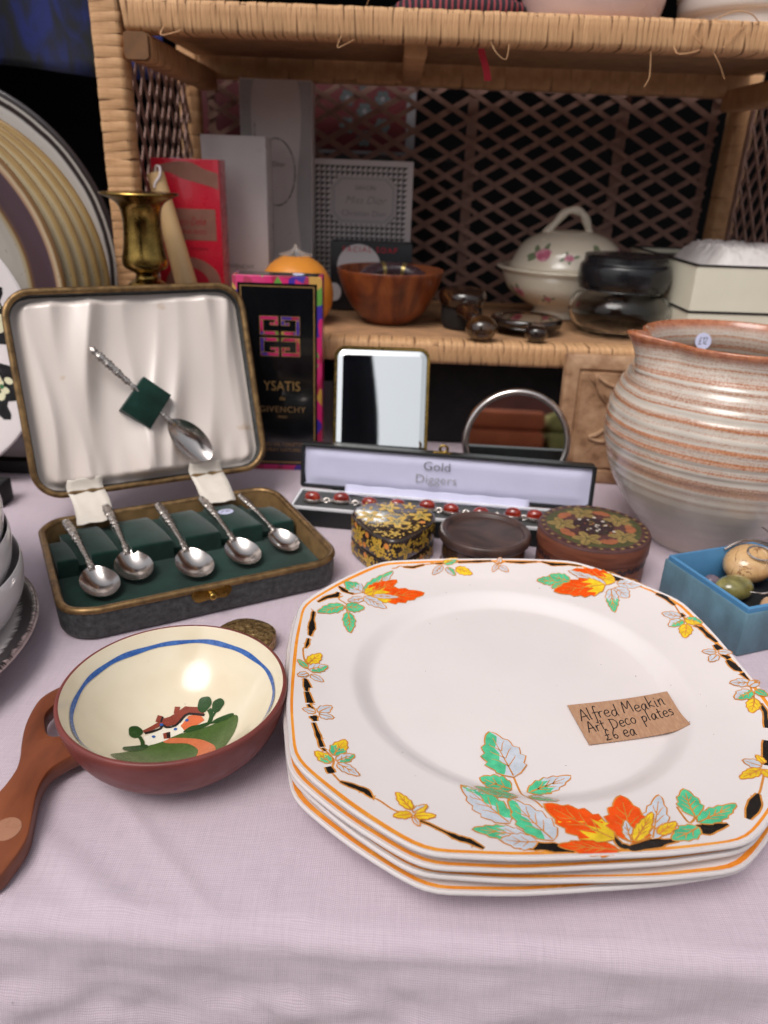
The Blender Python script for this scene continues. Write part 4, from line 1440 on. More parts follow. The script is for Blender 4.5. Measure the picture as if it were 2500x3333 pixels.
# velvet: floor, and raised blocks between the handles
V, F = prism(rrect(CW - 0.0105, CD - 0.0105, CR - 0.006, 8), 0.0036, 0.0065, 0.0010)
mk('velvet_floor', V, F, MAT_VELVET, case)
SPOONS = [((-64.0, -23.1), (-74.6, 57)), ((-39.2, -9.7), (-43.4, 73)), ((-0.2, -23.0), (-6.7, 60)), ((36.2, -19.3), (27.2, 60)), ((70.4, -12.6), (57.5, 55))]
edges = [-0.0865]
for b, t_ in SPOONS:
    xm = (b[0] + (t_[0] - b[0]) * 0.42) / 1000
    edges += [xm - 0.0045, xm + 0.0045]
edges.append(0.0865)
for i in range(0, len(edges), 2):
    a, b = edges[i], edges[i + 1]
    if b - a < 0.004:
        continue
    prof = [(0.0045, 0.0066), (0.0047, 0.0185), (0.0075, 0.0205), (0.030, 0.0198), (0.064, 0.0150), (0.0655, 0.0066)]
    if i == 0 or i == len(edges) - 2:
        prof = [(0.0045, 0.0066), (0.0047, 0.0175), (0.0075, 0.0192), (0.030, 0.0180), (0.048, 0.0140), (0.0495, 0.0066)]
    sk = -0.0058
    loops = []
    for k, x in enumerate((a, a + 0.0008, b - 0.0008, b)):
        ins = 0.0008 if k in (0, 3) else 0
        loops.append([(x + sk * (y / 0.06), y, z - (ins if z > 0.01 else 0)) for y, z in spl(prof, 3)])
    V, F = stack_loops(loops)
    mk('velvet_block', V, F, MAT_VELVET, case, angle=50)
for i in range(1, len(edges) - 1, 2):
    # groove the handle lies in
    x0, x1 = edges[i], edges[i + 1]
    V, F = box(x0, x1, 0.010, 0.0655, 0.0066, 0.0115)
    V = [(x - 0.0058 * (y / 0.06), y, z) for x, y, z in V]
    mk('velvet_groove', V, F, MAT_VELVET, case, smooth=False)
# brass clasp on the front wall
clasp = mk('clasp', *prism(spl([(-0.0135, 0.002), (-0.010, -0.0035), (-0.004, -0.0032), (0.004, -0.0032), (0.010, -0.0035), (0.0135, 0.002), (0.010, 0.0045), (0.004, 0.0034), (-0.004, 0.0034), (-0.010, 0.0045)], 3, True), 0, 0.0012), MAT_BRASS, case,
           X=Matrix.Translation((-0.002, -CD / 2 - 0.0004, 0.0160)) @ Matrix.Rotation(rad(90), 4, 'X'))
mk('clasp_knob', *lathe(spl([(0.0, 0.0042), (0.0020, 0.0038), (0.0028, 0.0022), (0.0022, 0.0010), (0.0026, 0.0)], 3), 16), MAT_BRASS, clasp,
   X=Matrix.Translation((-0.002, -CD / 2 - 0.0014, 0.0160)) @ Matrix.Rotation(rad(90), 4, 'X'))

# lid
LEAN = rad(20.8)
LIDX = Matrix(((1, 0, 0, 0.003), (0, math.sin(LEAN), -math.cos(LEAN), 0.091), (0, math.cos(LEAN), math.sin(LEAN), 0.031), (0, 0, 0, 1)))
LW, LH, LD = 0.187, 0.159, 0.021
lid = bpy.data.objects.new('lid', None)
lid.empty_display_size = 0.02
link(lid, case)
lid.matrix_basis = LIDX
def lo(ins, z):
    return [(x, y + LH / 2, z) for x, y in rrect(LW - 2 * ins, LH - 2 * ins, max(0.003, CR - ins), 8)]
V, F = stack_loops([lo(0.005, -LD), lo(0.0012, -LD + 0.0012), lo(0, -LD + 0.005), lo(0, -0.0012), lo(0.0042, -0.0012), lo(0.0046, -0.0135)], True, True)
mk('lid_shell', V, F, MAT_LEATHER, lid, angle=40)
gilt_rim(LW, LH, CR, 0.0, lid, 'lid_rim', Matrix.Translation((0, LH / 2, 0)))
FOLDS = [(-0.073, -0.080, 0.010, 0.006, 0.0030, 0.3), (-0.056, -0.058, 0.012, 0.008, 0.0046, 1.4), (-0.032, -0.046, 0.016, 0.009, 0.0058, 2.6), (-0.001, -0.014, 0.018, 0.008, 0.0060, 0.8),
         (0.018, 0.002, 0.006, 0.007, 0.0022, 3.9), (0.034, 0.016, 0.016, 0.009, 0.0060, 4.4), (0.060, 0.046, 0.017, 0.009, 0.0056, 5.3), (0.081, 0.072, 0.011, 0.008, 0.0036, 2.0)]
def build_satin():
    nx, ny = 150, 100
    w, h = LW - 0.010, LH - 0.010
    r = CR - 0.006
    V, F = [], []
    for j in range(ny + 1):
        v = j / ny
        y = -h / 2 + h * v
        dy = max(0, abs(y) - (h / 2 - r))
        half = w / 2 - r + math.sqrt(max(0, r * r - dy * dy))
        for i in range(nx + 1):
            u = -1 + 2 * i / nx
            x = half * u
            z = -0.0088
            for xt, xb, wl, wr_, am, ph in FOLDS:
                c_ = xb + (xt - xb) * v + 0.0065 * math.sin(v * 4.2 + ph) * (1 - 0.3 * v)
                d_ = x - c_
                k_ = am * 1.7 * (0.72 + 0.48 * math.sin(v * 4.4 + ph * 1.7))
                if d_ < 0:
                    z += k_ * math.exp(-((-d_) / wl) ** 1.25)
                else:
                    z += k_ * math.exp(-(d_ / wr_) ** 1.7)
            z += 0.0010 * noise.noise(Vector((x * 26 - y * 6, y * 11, 6))) + 0.0004 * noise.noise(Vector((x * 80, y * 22, 3)))
            z += 0.0008 * math.sin(x * 420 + 3 * noise.noise(Vector((x * 20, y * 14, 2)))) * sstep((0.22 - v) / 0.2)
            e = min(1, (1 - abs(u)) * half / 0.010) * min(1, (h / 2 - abs(y)) / 0.008)
            z = -0.0105 + (z + 0.0105) * (0.25 + 0.75 * sstep(e)) + 0.0018 * sstep(e)
            V.append((x, y + LH / 2, z))
    for j in range(ny):
        for i in range(nx):
            a = j * (nx + 1) + i
            F.append([a, a + 1, a + nx + 2, a + nx + 1])
    mk('satin_lining', V, F, MAT_SATIN, lid, angle=180)
build_satin()
# velvet tab that carries the sixth spoon
q = [(-22.2, 62.1), (-2.0, 44.3), (18.5, 69.4), (-0.6, 86.1)]
V, F = prism([(x / 1000, y / 1000) for x, y in q], -0.004, 0.0118, 0.0016)
mk('velvet_tab', V, F, MAT_VELVET, lid)
# ribbon hinges
MAT_RIBBON = M('cream_ribbon', srgb(226, 216, 204), 0.45, 0.05, 80, 0.2, 900, 0.0003, sheen=0.3)
for xa, xb in ((-0.0665, -0.0395), (0.029, 0.0565)):
    path = spl([(0.058, 0.0205), (0.0655, 0.0232), (0.0735, 0.0245), (0.082, 0.0275), (0.0915, 0.0345), (0.0945, 0.043)], 5)
    V, F = [], []
    nxr = 6
    for y, z in path:
        for i in range(nxr + 1):
            x = xa + (xb - xa) * i / nxr
            V.append((x + 0.0012 * math.sin(z * 300), y, z + 0.0006 * math.sin(i * 2.2 + y * 160)))
    for j in range(len(path) - 1):
        for i in range(nxr):
            a = j * (nxr + 1) + i
            F.append([a, a + 1, a + nxr + 2, a + nxr + 1])
    o = mk('ribbon_hinge', V, F, MAT_RIBBON, case, angle=180)
    o.modifiers.new('thickness', 'SOLIDIFY').thickness = 0.0003

# spoons -------------------------------------------------------------
def spoon_meshes():
    # bowl: egg shaped dish, handle towards +y
    nu, nv = 12, 36
    V, F = [], []
    def pt(u, a, off):
        L1, L2, W = 0.0165, 0.0178, 0.0122
        sx = math.cos(a); sy = math.sin(a)
        ly = L2 if sy > 0 else L1
        wx = W * (1 - 0.16 * max(0, sy) ** 2)
        x, y = wx * sx * u, ly * sy * u
        z = 0.0062 * (u ** 2.2) + off
        return (x, y, z)
    def layer(off):
        b = len(V)
        V.append((0, 0, off))
        for i in range(1, nu + 1):
            for k in range(nv):
                V.append(pt(i / nu, 2 * PI * k / nv, off))
        return b
    b0 = layer(0.0); b1 = layer(-0.0008)
    for b, fl in ((b0, False), (b1, True)):
        for k in range(nv):
            k2 = (k + 1) % nv
            f = [b, b + 1 + k, b + 1 + k2]
            F.append(f[::-1] if fl else f)
        for i in range(nu - 1):
            for k in range(nv):
                k2 = (k + 1) % nv
                f = [b + 1 + i * nv + k, b + 1 + (i + 1) * nv + k, b + 1 + (i + 1) * nv + k2, b + 1 + i * nv + k2]
                F.append(f[::-1] if fl else f)
    for k in range(nv):
        k2 = (k + 1) % nv
        e = 1 + (nu - 1) * nv
        F.append([b0 + e + k, b1 + e + k, b1 + e + k2, b0 + e + k2])
    bowl = (V, F)
    # handle with a cast apostle finial
    prof = [(0.0150, 0.0018), (0.0185, 0.0026), (0.0205, 0.0019), (0.0225, 0.0023), (0.0245, 0.0016), (0.034, 0.0015), (0.044, 0.0016), (0.0465, 0.0024), (0.049, 0.0017),
            (0.0515, 0.0026), (0.055, 0.0022), (0.058, 0.0031), (0.062, 0.0028), (0.0655, 0.0035), (0.069, 0.0029), (0.072, 0.0033), (0.0745, 0.0022), (0.0765, 0.0028), (0.0785, 0.0020), (0.0795, 0.0006)]
    pp = spl(prof, 4)
    path = [(0, y, 0.0058 + 0.0016 * math.sin((y - 0.015) / 0.065 * PI)) for y, r in pp]
    V, F = tube(path, [r for y, r in pp], 14, True, 0.62)
    V = [Vector((v[0] * (1 + 0.16 * math.sin(v[1] * 2600)) + (0.0004 * noise.noise(Vector((v[0] * 900, v[1] * 500, v[2] * 900))) if v[1] > 0.045 else 0), v[1],
                 v[2] + (0.0005 * noise.noise(Vector((v[0] * 1100, v[1] * 700, 3))) if v[1] > 0.045 else 0))) for v in V]
    return bowl, (V, F)
SP_BOWL, SP_HANDLE = spoon_meshes()
sp_proto = None
def place_spoon(b, t_, label, X=None, kx=None):
    """b: bowl centre, t_: handle tip (3-D in the frame X); X maps that frame to the world"""
    global sp_proto
    b, t_ = Vector(b), Vector(t_)
    yv = (t_ - b)
    k = yv.length / 0.0795
    kx = k if kx is None else kx
    yv.normalize()
    zv = Vector((0, 0, 1))
    xv = yv.cross(zv).normalized()
    zv = xv.cross(yv)
    Mx = Matrix(((xv.x, yv.x, zv.x, b.x), (xv.y, yv.y, zv.y, b.y), (xv.z, yv.z, zv.z, b.z), (0, 0, 0, 1)))
    Mx = X @ Mx @ Matrix.Diagonal((kx, k, kx, 1))
    if sp_proto is None:
        root = thing('teaspoon', label, 'spoon', group='teaspoons in the presentation case')
        mk('spoon_bowl', *SP_BOWL, MAT_SILVER, root, angle=60)
        mk('spoon_handle', *SP_HANDLE, MAT_SILVER_OLD, root, angle=60)
        sp_proto = root
    else:
        root = sp_proto.copy()
        COL.objects.link(root)
        root['label'] = label
        for ch in sp_proto.children:
            c = ch.copy()
            COL.objects.link(c)
            c.parent = root
    root.matrix_world = Mx
    return root
CASEX = Matrix.Translation(CASE_POS) @ Matrix.Rotation(CASE_ROT, 4, 'Z')
SL = ['silver teaspoon lying leftmost in the green velvet tray of the case', 'silver teaspoon second from the left, its handle under the left ribbon',
      'silver teaspoon in the middle of the five in the velvet tray', 'silver teaspoon second from the right, beside the lilac sticker', 'silver teaspoon lying rightmost in the green velvet tray of the case']
for (b, t_), lb in zip(SPOONS, SL):
    place_spoon((b[0] / 1000, b[1] / 1000, 0.0082), (t_[0] / 1000, t_[1] / 1000, 0.0215), lb, CASEX)
place_spoon((0.0285, 0.0315, 0.0035), (-0.0370, 0.1115, 0.0035), 'silver teaspoon held by a green velvet tab in the satin lid', CASEX @ LIDX, 1.0)
def sticker(name, label, r, X, txt=None):
    root = thing(name, label, 'sticker')
    root.matrix_world = X
    mk('paper_disc', *lathe([(0, 0.0003), (r * 0.97, 0.0003), (r, 0.0)], 28), MAT_WHITE_STICKER, root, smooth=False)
    if txt:
        pr = Print(flat(), 0.01)
        hand_text(pr, txt, -r * 0.62, -r * 0.4, r * 0.5, r * 0.07, 0, 0.0004, 0.1, 0, 0.15, 2)
        pr.build('pen_price', [MAT_PEN], root)
    return root
sticker('price_sticker', 'lilac round price sticker on the velvet of the spoon case', 0.0062, CASEX @ Matrix.Translation((0.0425, 0.041, 0.0192)) @ Matrix.Rotation(rad(-6), 4, 'X') @ Matrix.Rotation(rad(-25), 4, 'Z'), '\u00a310')

# ------------------------------------------------------------------ long bracelet box
JX = Matrix.Translation((-0.0795, 0.5655, 0)) @ Matrix.Rotation(rad(-7.0), 4, 'Z')
jb = thing('bracelet_box', 'long black jewellery box standing open with white satin lid', 'jewellery box', (-0.0795, 0.5655, 0), rad(-7.0))
JL, JD, JH = 0.250, 0.043, 0.0165
MAT_JBLACK = M('black_leatherette', srgb(24, 26, 28), 0.5, 0.15, 200, 0.4, 900, 0.0003)
MAT_JWHITE = M('white_satin', srgb(208, 206, 232), 0.38, 0.03, 40, 0.05, 300, sheen=0.3)
MAT_JRIM = M('white_card_rim', srgb(228, 226, 230), 0.6, 0.04, 40)
n = 5
def jl(ins, z, x0=0, x1=JL, y0=0, y1=JD, r=0.003):
    return [(x, y, z) for x, y in rrect(x1 - x0 - 2 * ins, y1 - y0 - 2 * ins, max(0.0008, r - ins), n, (x0 + x1) / 2, (y0 + y1) / 2)]
V, F = stack_loops([jl(0.001, 0), jl(0, 0.001), jl(0, JH - 0.002)], True, True)
mk('base', V, F, MAT_JBLACK, jb, angle=40)
V, F = stack_loops([jl(0.0015, JH - 0.004), jl(0.0015, JH), jl(0.0035, JH), jl(0.0036, JH - 0.0018)], False, False)
mk('white_rim', V, F, MAT_JRIM, jb, angle=40)
V, F = prism([p[:2] for p in jl(0.0038, 0)], JH - 0.0019, JH - 0.0012)
mk('velvet_pad', V, F, M('black_velvet', srgb(20, 24, 24), 1.0, 0.2, 60, sheen=0.5), jb)
JLN = rad(8)
JLX = Matrix(((1, 0, 0, 0), (0, math.sin(JLN), -math.cos(JLN), JD + 0.0005), (0, math.cos(JLN), math.sin(JLN), JH), (0, 0, 0, 1)))
jlid = bpy.data.objects.new('lid', None)
link(jlid, jb)
jlid.matrix_basis = JLX @ Matrix.Diagonal((1, 0.90, 1, 1))
V, F = stack_loops([jl(0.001, -0.014), jl(0, -0.013), jl(0, -0.0006), jl(0.0006, 0), jl(0.0026, 0), jl(0.0030, -0.003)], True, True)
mk('lid_shell', V, F, MAT_JBLACK, jlid, angle=40)
def pad():
    V, F = [], []
    nx, ny = 80, 14
    for j in range(ny + 1):
        for i in range(nx + 1):
            u, v = i / nx, j / ny
            x, y = 0.0033 + (JL - 0.0066) * u, 0.0033 + (JD - 0.0066) * v
            e = sstep(min(u, 1 - u) * JL / 0.012) * sstep(min(v, 1 - v) * JD / 0.010)
            V.append((x, y, -0.0029 + 0.0019 * e + 0.0003 * noise.noise(Vector((x * 40, y * 60, 2)))))
    for j in range(ny):
        for i in range(nx):
            a = j * (nx + 1) + i
            F.append([a, a + 1, a + nx + 2, a + nx + 1])
    return V, F
mk('satin_pad', *pad(), MAT_JWHITE, jlid, angle=180)
MAT_GREYPRINT = M('silver_grey_print', srgb(104, 100, 104), 0.4, 0.1, 100)
MAT_PALEPRINT = M('pale_silver_print', srgb(160, 156, 158), 0.3, 0.1, 100)
text('lettering', 'Gold', 0.0118, MAT_GREYPRINT, jlid, Matrix.Translation((0.118, 0.0305, 0.0005)), offset=-0.00012)
text('lettering', 'Diggers', 0.0118, MAT_PALEPRINT, jlid, Matrix.Translation((0.118, 0.0180, 0.0005)), offset=-0.00012)
# lining flap over the hinge
V, F = [], []
pth = spl([(0.006, -0.0006), (0.0015, 0.0006), (-0.002, 0.002), (-0.0028, 0.005), (-0.0012, 0.0085)], 4)
nxx = 40
for y, z in pth:
    for i in range(nxx + 1):
        x = 0.040 + 0.158 * i / nxx
        V.append((x, y + 0.0004 * math.sin(i * 0.9), z + 0.0003 * math.sin(i * 1.7)))
for j in range(len(pth) - 1):
    for i in range(nxx):
        a = j * (nxx + 1) + i
        F.append([a, a + 1, a + nxx + 2, a + nxx + 1])
o = mk('hinge_flap', V, F, MAT_JWHITE, jlid, angle=180)
o.modifiers.new('thickness', 'SOLIDIFY').thickness = 0.0004
# clasp standing on the lid edge
cl = bevel_box('clasp', (0.114, 0.129, JD - 0.0004, JD + 0.0016, -0.006, -0.001), MAT_BRASS, jlid, 0.0004)
V, F = loop_tube([(0.1225 + 0.0032 * math.cos(a), JD + 0.0045 + 0.0032 * math.sin(a), -0.003) for a in [2 * PI * k / 20 for k in range(20)]], 0.0012, 8)
mk('clasp_ring', V, F, MAT_BRASS, cl)

# bracelet lying in it
def build_bracelet():
    root = thing('bracelet', 'silver link bracelet of red oval stones in the long black box', 'bracelet', (0, 0, 0))
    root.matrix_world = JX
    t = NT('carnelian')
    n_ = t.noise(160, 3)
    t.color(t.ramp(n_, [(0.3, srgb(96, 18, 12)), (0.55, srgb(144, 36, 20)), (0.75, srgb(176, 62, 32))]))
    t.set(rough=0.12, coat=0.6, coatr=0.05, spec=0.6)
    xs = [0.0175, 0.0415, 0.066, 0.089, 0.1135, 0.1335, 0.158, 0.184, 0.2015, 0.226]
    for i, x in enumerate(xs):
        y = 0.016 + 0.003 * math.sin(i * 1.9)
        z = JH - 0.0008
        X = Matrix.Translation((x, y, z)) @ Matrix.Rotation(0.25 * math.sin(i * 2.3), 4, 'Z')
        V, F = lathe(spl([(0.0, 0.0), (0.0062, 0.0), (0.0072, 0.0012), (0.0070, 0.0030), (0.0060, 0.0036), (0, 0.0036)], 3), 28, lambda p, j, a: (p[0] * 1.12, p[1] * 0.82, p[2]))
        b = mk('setting', V, F, MAT_SILVER_OLD, root, X=X)
        V, F = lathe(spl([(0.0060, 0.0034), (0.0056, 0.0062), (0.0040, 0.0082), (0.002, 0.0090), (0, 0.0092)], 4), 28, lambda p, j, a: (p[0] * 1.12, p[1] * 0.82, p[2]))
        mk('stone', V, F, t.m, b, X=X)
        if i + 1 < len(xs):
            x2 = xs[i + 1]
            m = (x + x2) / 2
            for k in (-1, 0, 1):
                R_ = 0.0019
                tilt = 0.9 if k == 0 else 0.1
                pts = [Vector((m + k * 0.0030 + R_ * 1.2 * math.cos(a), 0.016 + R_ * math.sin(a) * math.cos(tilt), z + 0.0022 + R_ * math.sin(a) * math.sin(tilt))) for a in [2 * PI * q / 14 for q in range(14)]]
                V, F = loop_tube(pts, 0.0006, 6)
                mk('link', V, F, MAT_SILVER_OLD, root)
build_bracelet()

# ------------------------------------------------------------------ three small lidded boxes behind the plates
def build_lacquer_box():
    root = thing('lacquer_box', 'small heart shaped lacquer box painted with yellow leaves on dark brown', 'box', (0.0075, 0.5125, 0))
    out = spl([(0.0, -0.0335), (0.011, -0.0265), (0.0215, -0.0125), (0.0300, 0.004), (0.0318, 0.0155), (0.0265, 0.0265), (0.0165, 0.0330), (0.002, 0.0350), (-0.013, 0.0345), (-0.0245, 0.0290), (-0.0315, 0.0170), (-0.0310, 0.005), (-0.0235, -0.0095), (-0.0120, -0.0250)], 6, True)
    dark = M('dark_brown_lacquer', srgb(52, 40, 34), 0.22, 0.2, 200, coat=0.5, coatr=0.08)
    V, F = prism(out, 0.0, 0.0122, 0.0012)
    mk('box_base', V, F, dark, root, angle=50)
    V, F = prism(out, 0.0124, 0.0318, 0.0022)
    lidp = mk('box_lid', V, F, dark, root, angle=50)
    cols = [M('lacquer_yellow', srgb(206, 164, 62), 0.4, 0.12, 200), M('lacquer_teal', srgb(14, 76, 70), 0.25, 0.15, 200), M('lacquer_orange', srgb(226, 148, 70), 0.25, 0.12, 200), M('lacquer_red_dots', srgb(190, 76, 44), 0.25, 0.1, 200), M('lacquer_green', srgb(88, 120, 52), 0.25, 0.1, 200)]
    def star(pr, x, y, r, rot, lift, n=5):
        pts = []
        for k in range(n * 6):
            a = rot + 2 * PI * k / (n * 6)
            lobe = abs(math.cos(n / 2 * (a - rot)))
            rr = r * (0.38 + 0.62 * lobe ** 1.3) * (1.0 if k % 2 else 0.86)
            pts.append((x + rr * math.cos(a), y + rr * math.sin(a)))
        pr.poly(pts, 0, lift)
        pts = []
        for k in range(n * 2):
            a = rot + PI / n + 2 * PI * k / (n * 2) - PI / n
            rr = r * (0.62 if k % 2 == 0 else 0.16)
            pts.append((x + rr * math.cos(a), y + rr * math.sin(a)))
        pr.poly(pts, 1, lift + 0.00005)
        for k in range(n):
            a = rot + 2 * PI * k / n
            pr.line([(x, y), (x + r * 0.5 * math.cos(a), y + r * 0.5 * math.sin(a))], [0.0006, 0.0002], 0, lift + 0.0001, 1)
    def squig(pr, x, y, L, rot, lift):
        pts = []
        for k in range(6):
            u, v = (k / 5 - 0.5) * L, (0.0011 if k % 2 else -0.0011)
            pts.append((x + u * math.cos(rot) - v * math.sin(rot), y + u * math.sin(rot) + v * math.cos(rot)))
        pr.line(pts, [0.0005, 0.0010, 0.0011, 0.0011, 0.0010, 0.0005], 0, lift, 3)
    def flower(pr, x, y, r, lift):
        pr.disc(x, y, r, 2, lift, 14)
        for k in range(6):
            a = k * PI / 3
            pr.disc(x + r * 0.5 * math.cos(a), y + r * 0.5 * math.sin(a), r * 0.16, 3, lift + 0.00006, 6)
    def scatter(pr, inside, x0, x1, y0, y1, stars, seed, dens):
        rnd = random.Random(seed)
        used = []
        def free(x, y, r):
            return all(math.hypot(x - a, y - b) > r + c for a, b, c in used)
        for x, y, r, ro in stars:
            star(pr, x, y, r, ro, 0.00014)
            used.append((x, y, r * 0.72))
        for kind, r, tries in (('f', 0.0026, dens // 4), ('q', 0.0030, dens * 4), ('d', 0.0012, dens * 5)):
            for _ in range(tries):
                x, y = rnd.uniform(x0, x1), rnd.uniform(y0, y1)
                if not inside(x, y, r) or not free(x, y, r):
                    continue
                if kind == 'f':
                    flower(pr, x, y, 0.0023, 0.00014)
                elif kind == 'q':
                    squig(pr, x, y, 0.0062, rnd.uniform(0, 6.28), 0.00012)
                else:
                    pr.disc(x, y, rnd.uniform(0.0006, 0.0011), 0, 0.00012, 7, rnd.uniform(0.0005, 0.0016), rnd.uniform(0, 3))
                used.append((x, y, r * 0.62))
    def in_top(x, y, m):
        c = False
        for i in range(len(out)):
            (xa, ya), (xb, yb) = out[i - 1], out[i]
            if (ya > y) != (yb > y) and x < (xb - xa) * (y - ya) / (yb - ya) + xa:
                c = not c
        return c and all(math.hypot(x - a, y - b) > m + 0.0018 for a, b in out[::3])
    pr = Print(lambda x, y, l: Vector((x, y, 0.0318 + l)), 0.01)
    scatter(pr, in_top, -0.032, 0.032, -0.034, 0.035, [(0.0025, -0.002, 0.0122, -1.5), (-0.018, 0.007, 0.0108, 2.3), (0.0205, 0.0105, 0.0104, 0.4), (-0.004, 0.0235, 0.0098, 1.2), (0.012, 0.0275, 0.006, 0.2), (0.001, -0.0225, 0.0050, -1.5)], 3, 60)
    pr.build('painted_top', cols, lidp)
    # side: unrolled along the outline, two bands (lid and base)
    per = [0.0]
    for i in range(1, len(out) + 1):
        per.append(per[-1] + math.dist(out[i - 1], out[i % len(out)]))
    tot = per[-1]
    def side(s, z, l):
        s = s % tot
        i = max(k for k in range(len(out)) if per[k] <= s)
        f = (s - per[i]) / (per[i + 1] - per[i])
        a, b = out[i], out[(i + 1) % len(out)]
        n_ = Vector((b[1] - a[1], a[0] - b[0], 0)).normalized()
        return Vector((a[0] + (b[0] - a[0]) * f, a[1] + (b[1] - a[1]) * f, z)) + n_ * (l + 0.00002)
    pr = Print(side, 0.0022)
    st = [(0.011, 0.0215, 0.0082, 0.9), (0.034, 0.022, 0.0076, 2.0), (tot - 0.014, 0.0215, 0.0084, 2.4), (tot - 0.040, 0.0215, 0.0080, 0.5), (0.058, 0.0215, 0.0066, 1.0), (tot - 0.062, 0.0215, 0.0066, 1.7)]
    rng = lambda z0, z1: (lambda x, y, m: z0 + m * 0.55 < y < z1 - m * 0.55)
    scatter(pr, rng(0.0142, 0.0298), -0.085, tot * 0.5 + 0.02, 0.0142, 0.0298, st, 9, 90)
    pr.build('painted_side', cols, lidp)
    pr = Print(side, 0.0022)
    scatter(pr, rng(0.0012, 0.0115), -0.085, tot * 0.5 + 0.02, 0.0012, 0.0115, [(0.020, 0.006, 0.0058, 0.4), (tot - 0.024, 0.006, 0.0058, 1.9), (0.046, 0.006, 0.0058, 2.9), (tot - 0.05, 0.006, 0.0058, 0.8)], 12, 80)
    pr.build('painted_base', cols, root)
build_lacquer_box()

def build_horn_box():
    root = thing('round_horn_box', 'low round dark brown box with a dished lid between the patterned boxes', 'box', (0.0765, 0.5110, 0))
    t = NT('dark_horn')
    f = t.noise(1, 4, t.mapping((26, 26, 6)), 0.6)
    t.color(t.ramp(f, [(0.34, srgb(34, 24, 22)), (0.5, srgb(58, 40, 34)), (0.62, srgb(112, 80, 54)), (0.75, srgb(60, 42, 34))]))
    t.set(rough=0.24, coat=0.4, coatr=0.1)
    V, F = lathe(spl([(0, 0), (0.030, 0.0), (0.0312, 0.0012), (0.0315, 0.010), (0.0310, 0.0205)], 4), 72)
    mk('box_base', V, F, t.m, root)
    t2 = NT('horn_lid')
    f2 = t2.noise(26, 3, None, 1.0)
    t2.color(t2.ramp(f2, [(0.35, srgb(48, 34, 32)), (0.6, srgb(82, 58, 52)), (0.8, srgb(104, 76, 62))]))
    t2.set(rough=0.42, coat=0.08, coatr=0.2)
    V, F = lathe(spl([(0.0315, 0.0207), (0.0338, 0.0212), (0.0346, 0.0240), (0.0338, 0.0275), (0.0318, 0.0284), (0.0296, 0.0276), (0.0284, 0.0258), (0.0270, 0.0253), (0.018, 0.0254), (0, 0.0256)], 4), 72)
    mk('box_lid', V, F, t2.m, root)
build_horn_box()

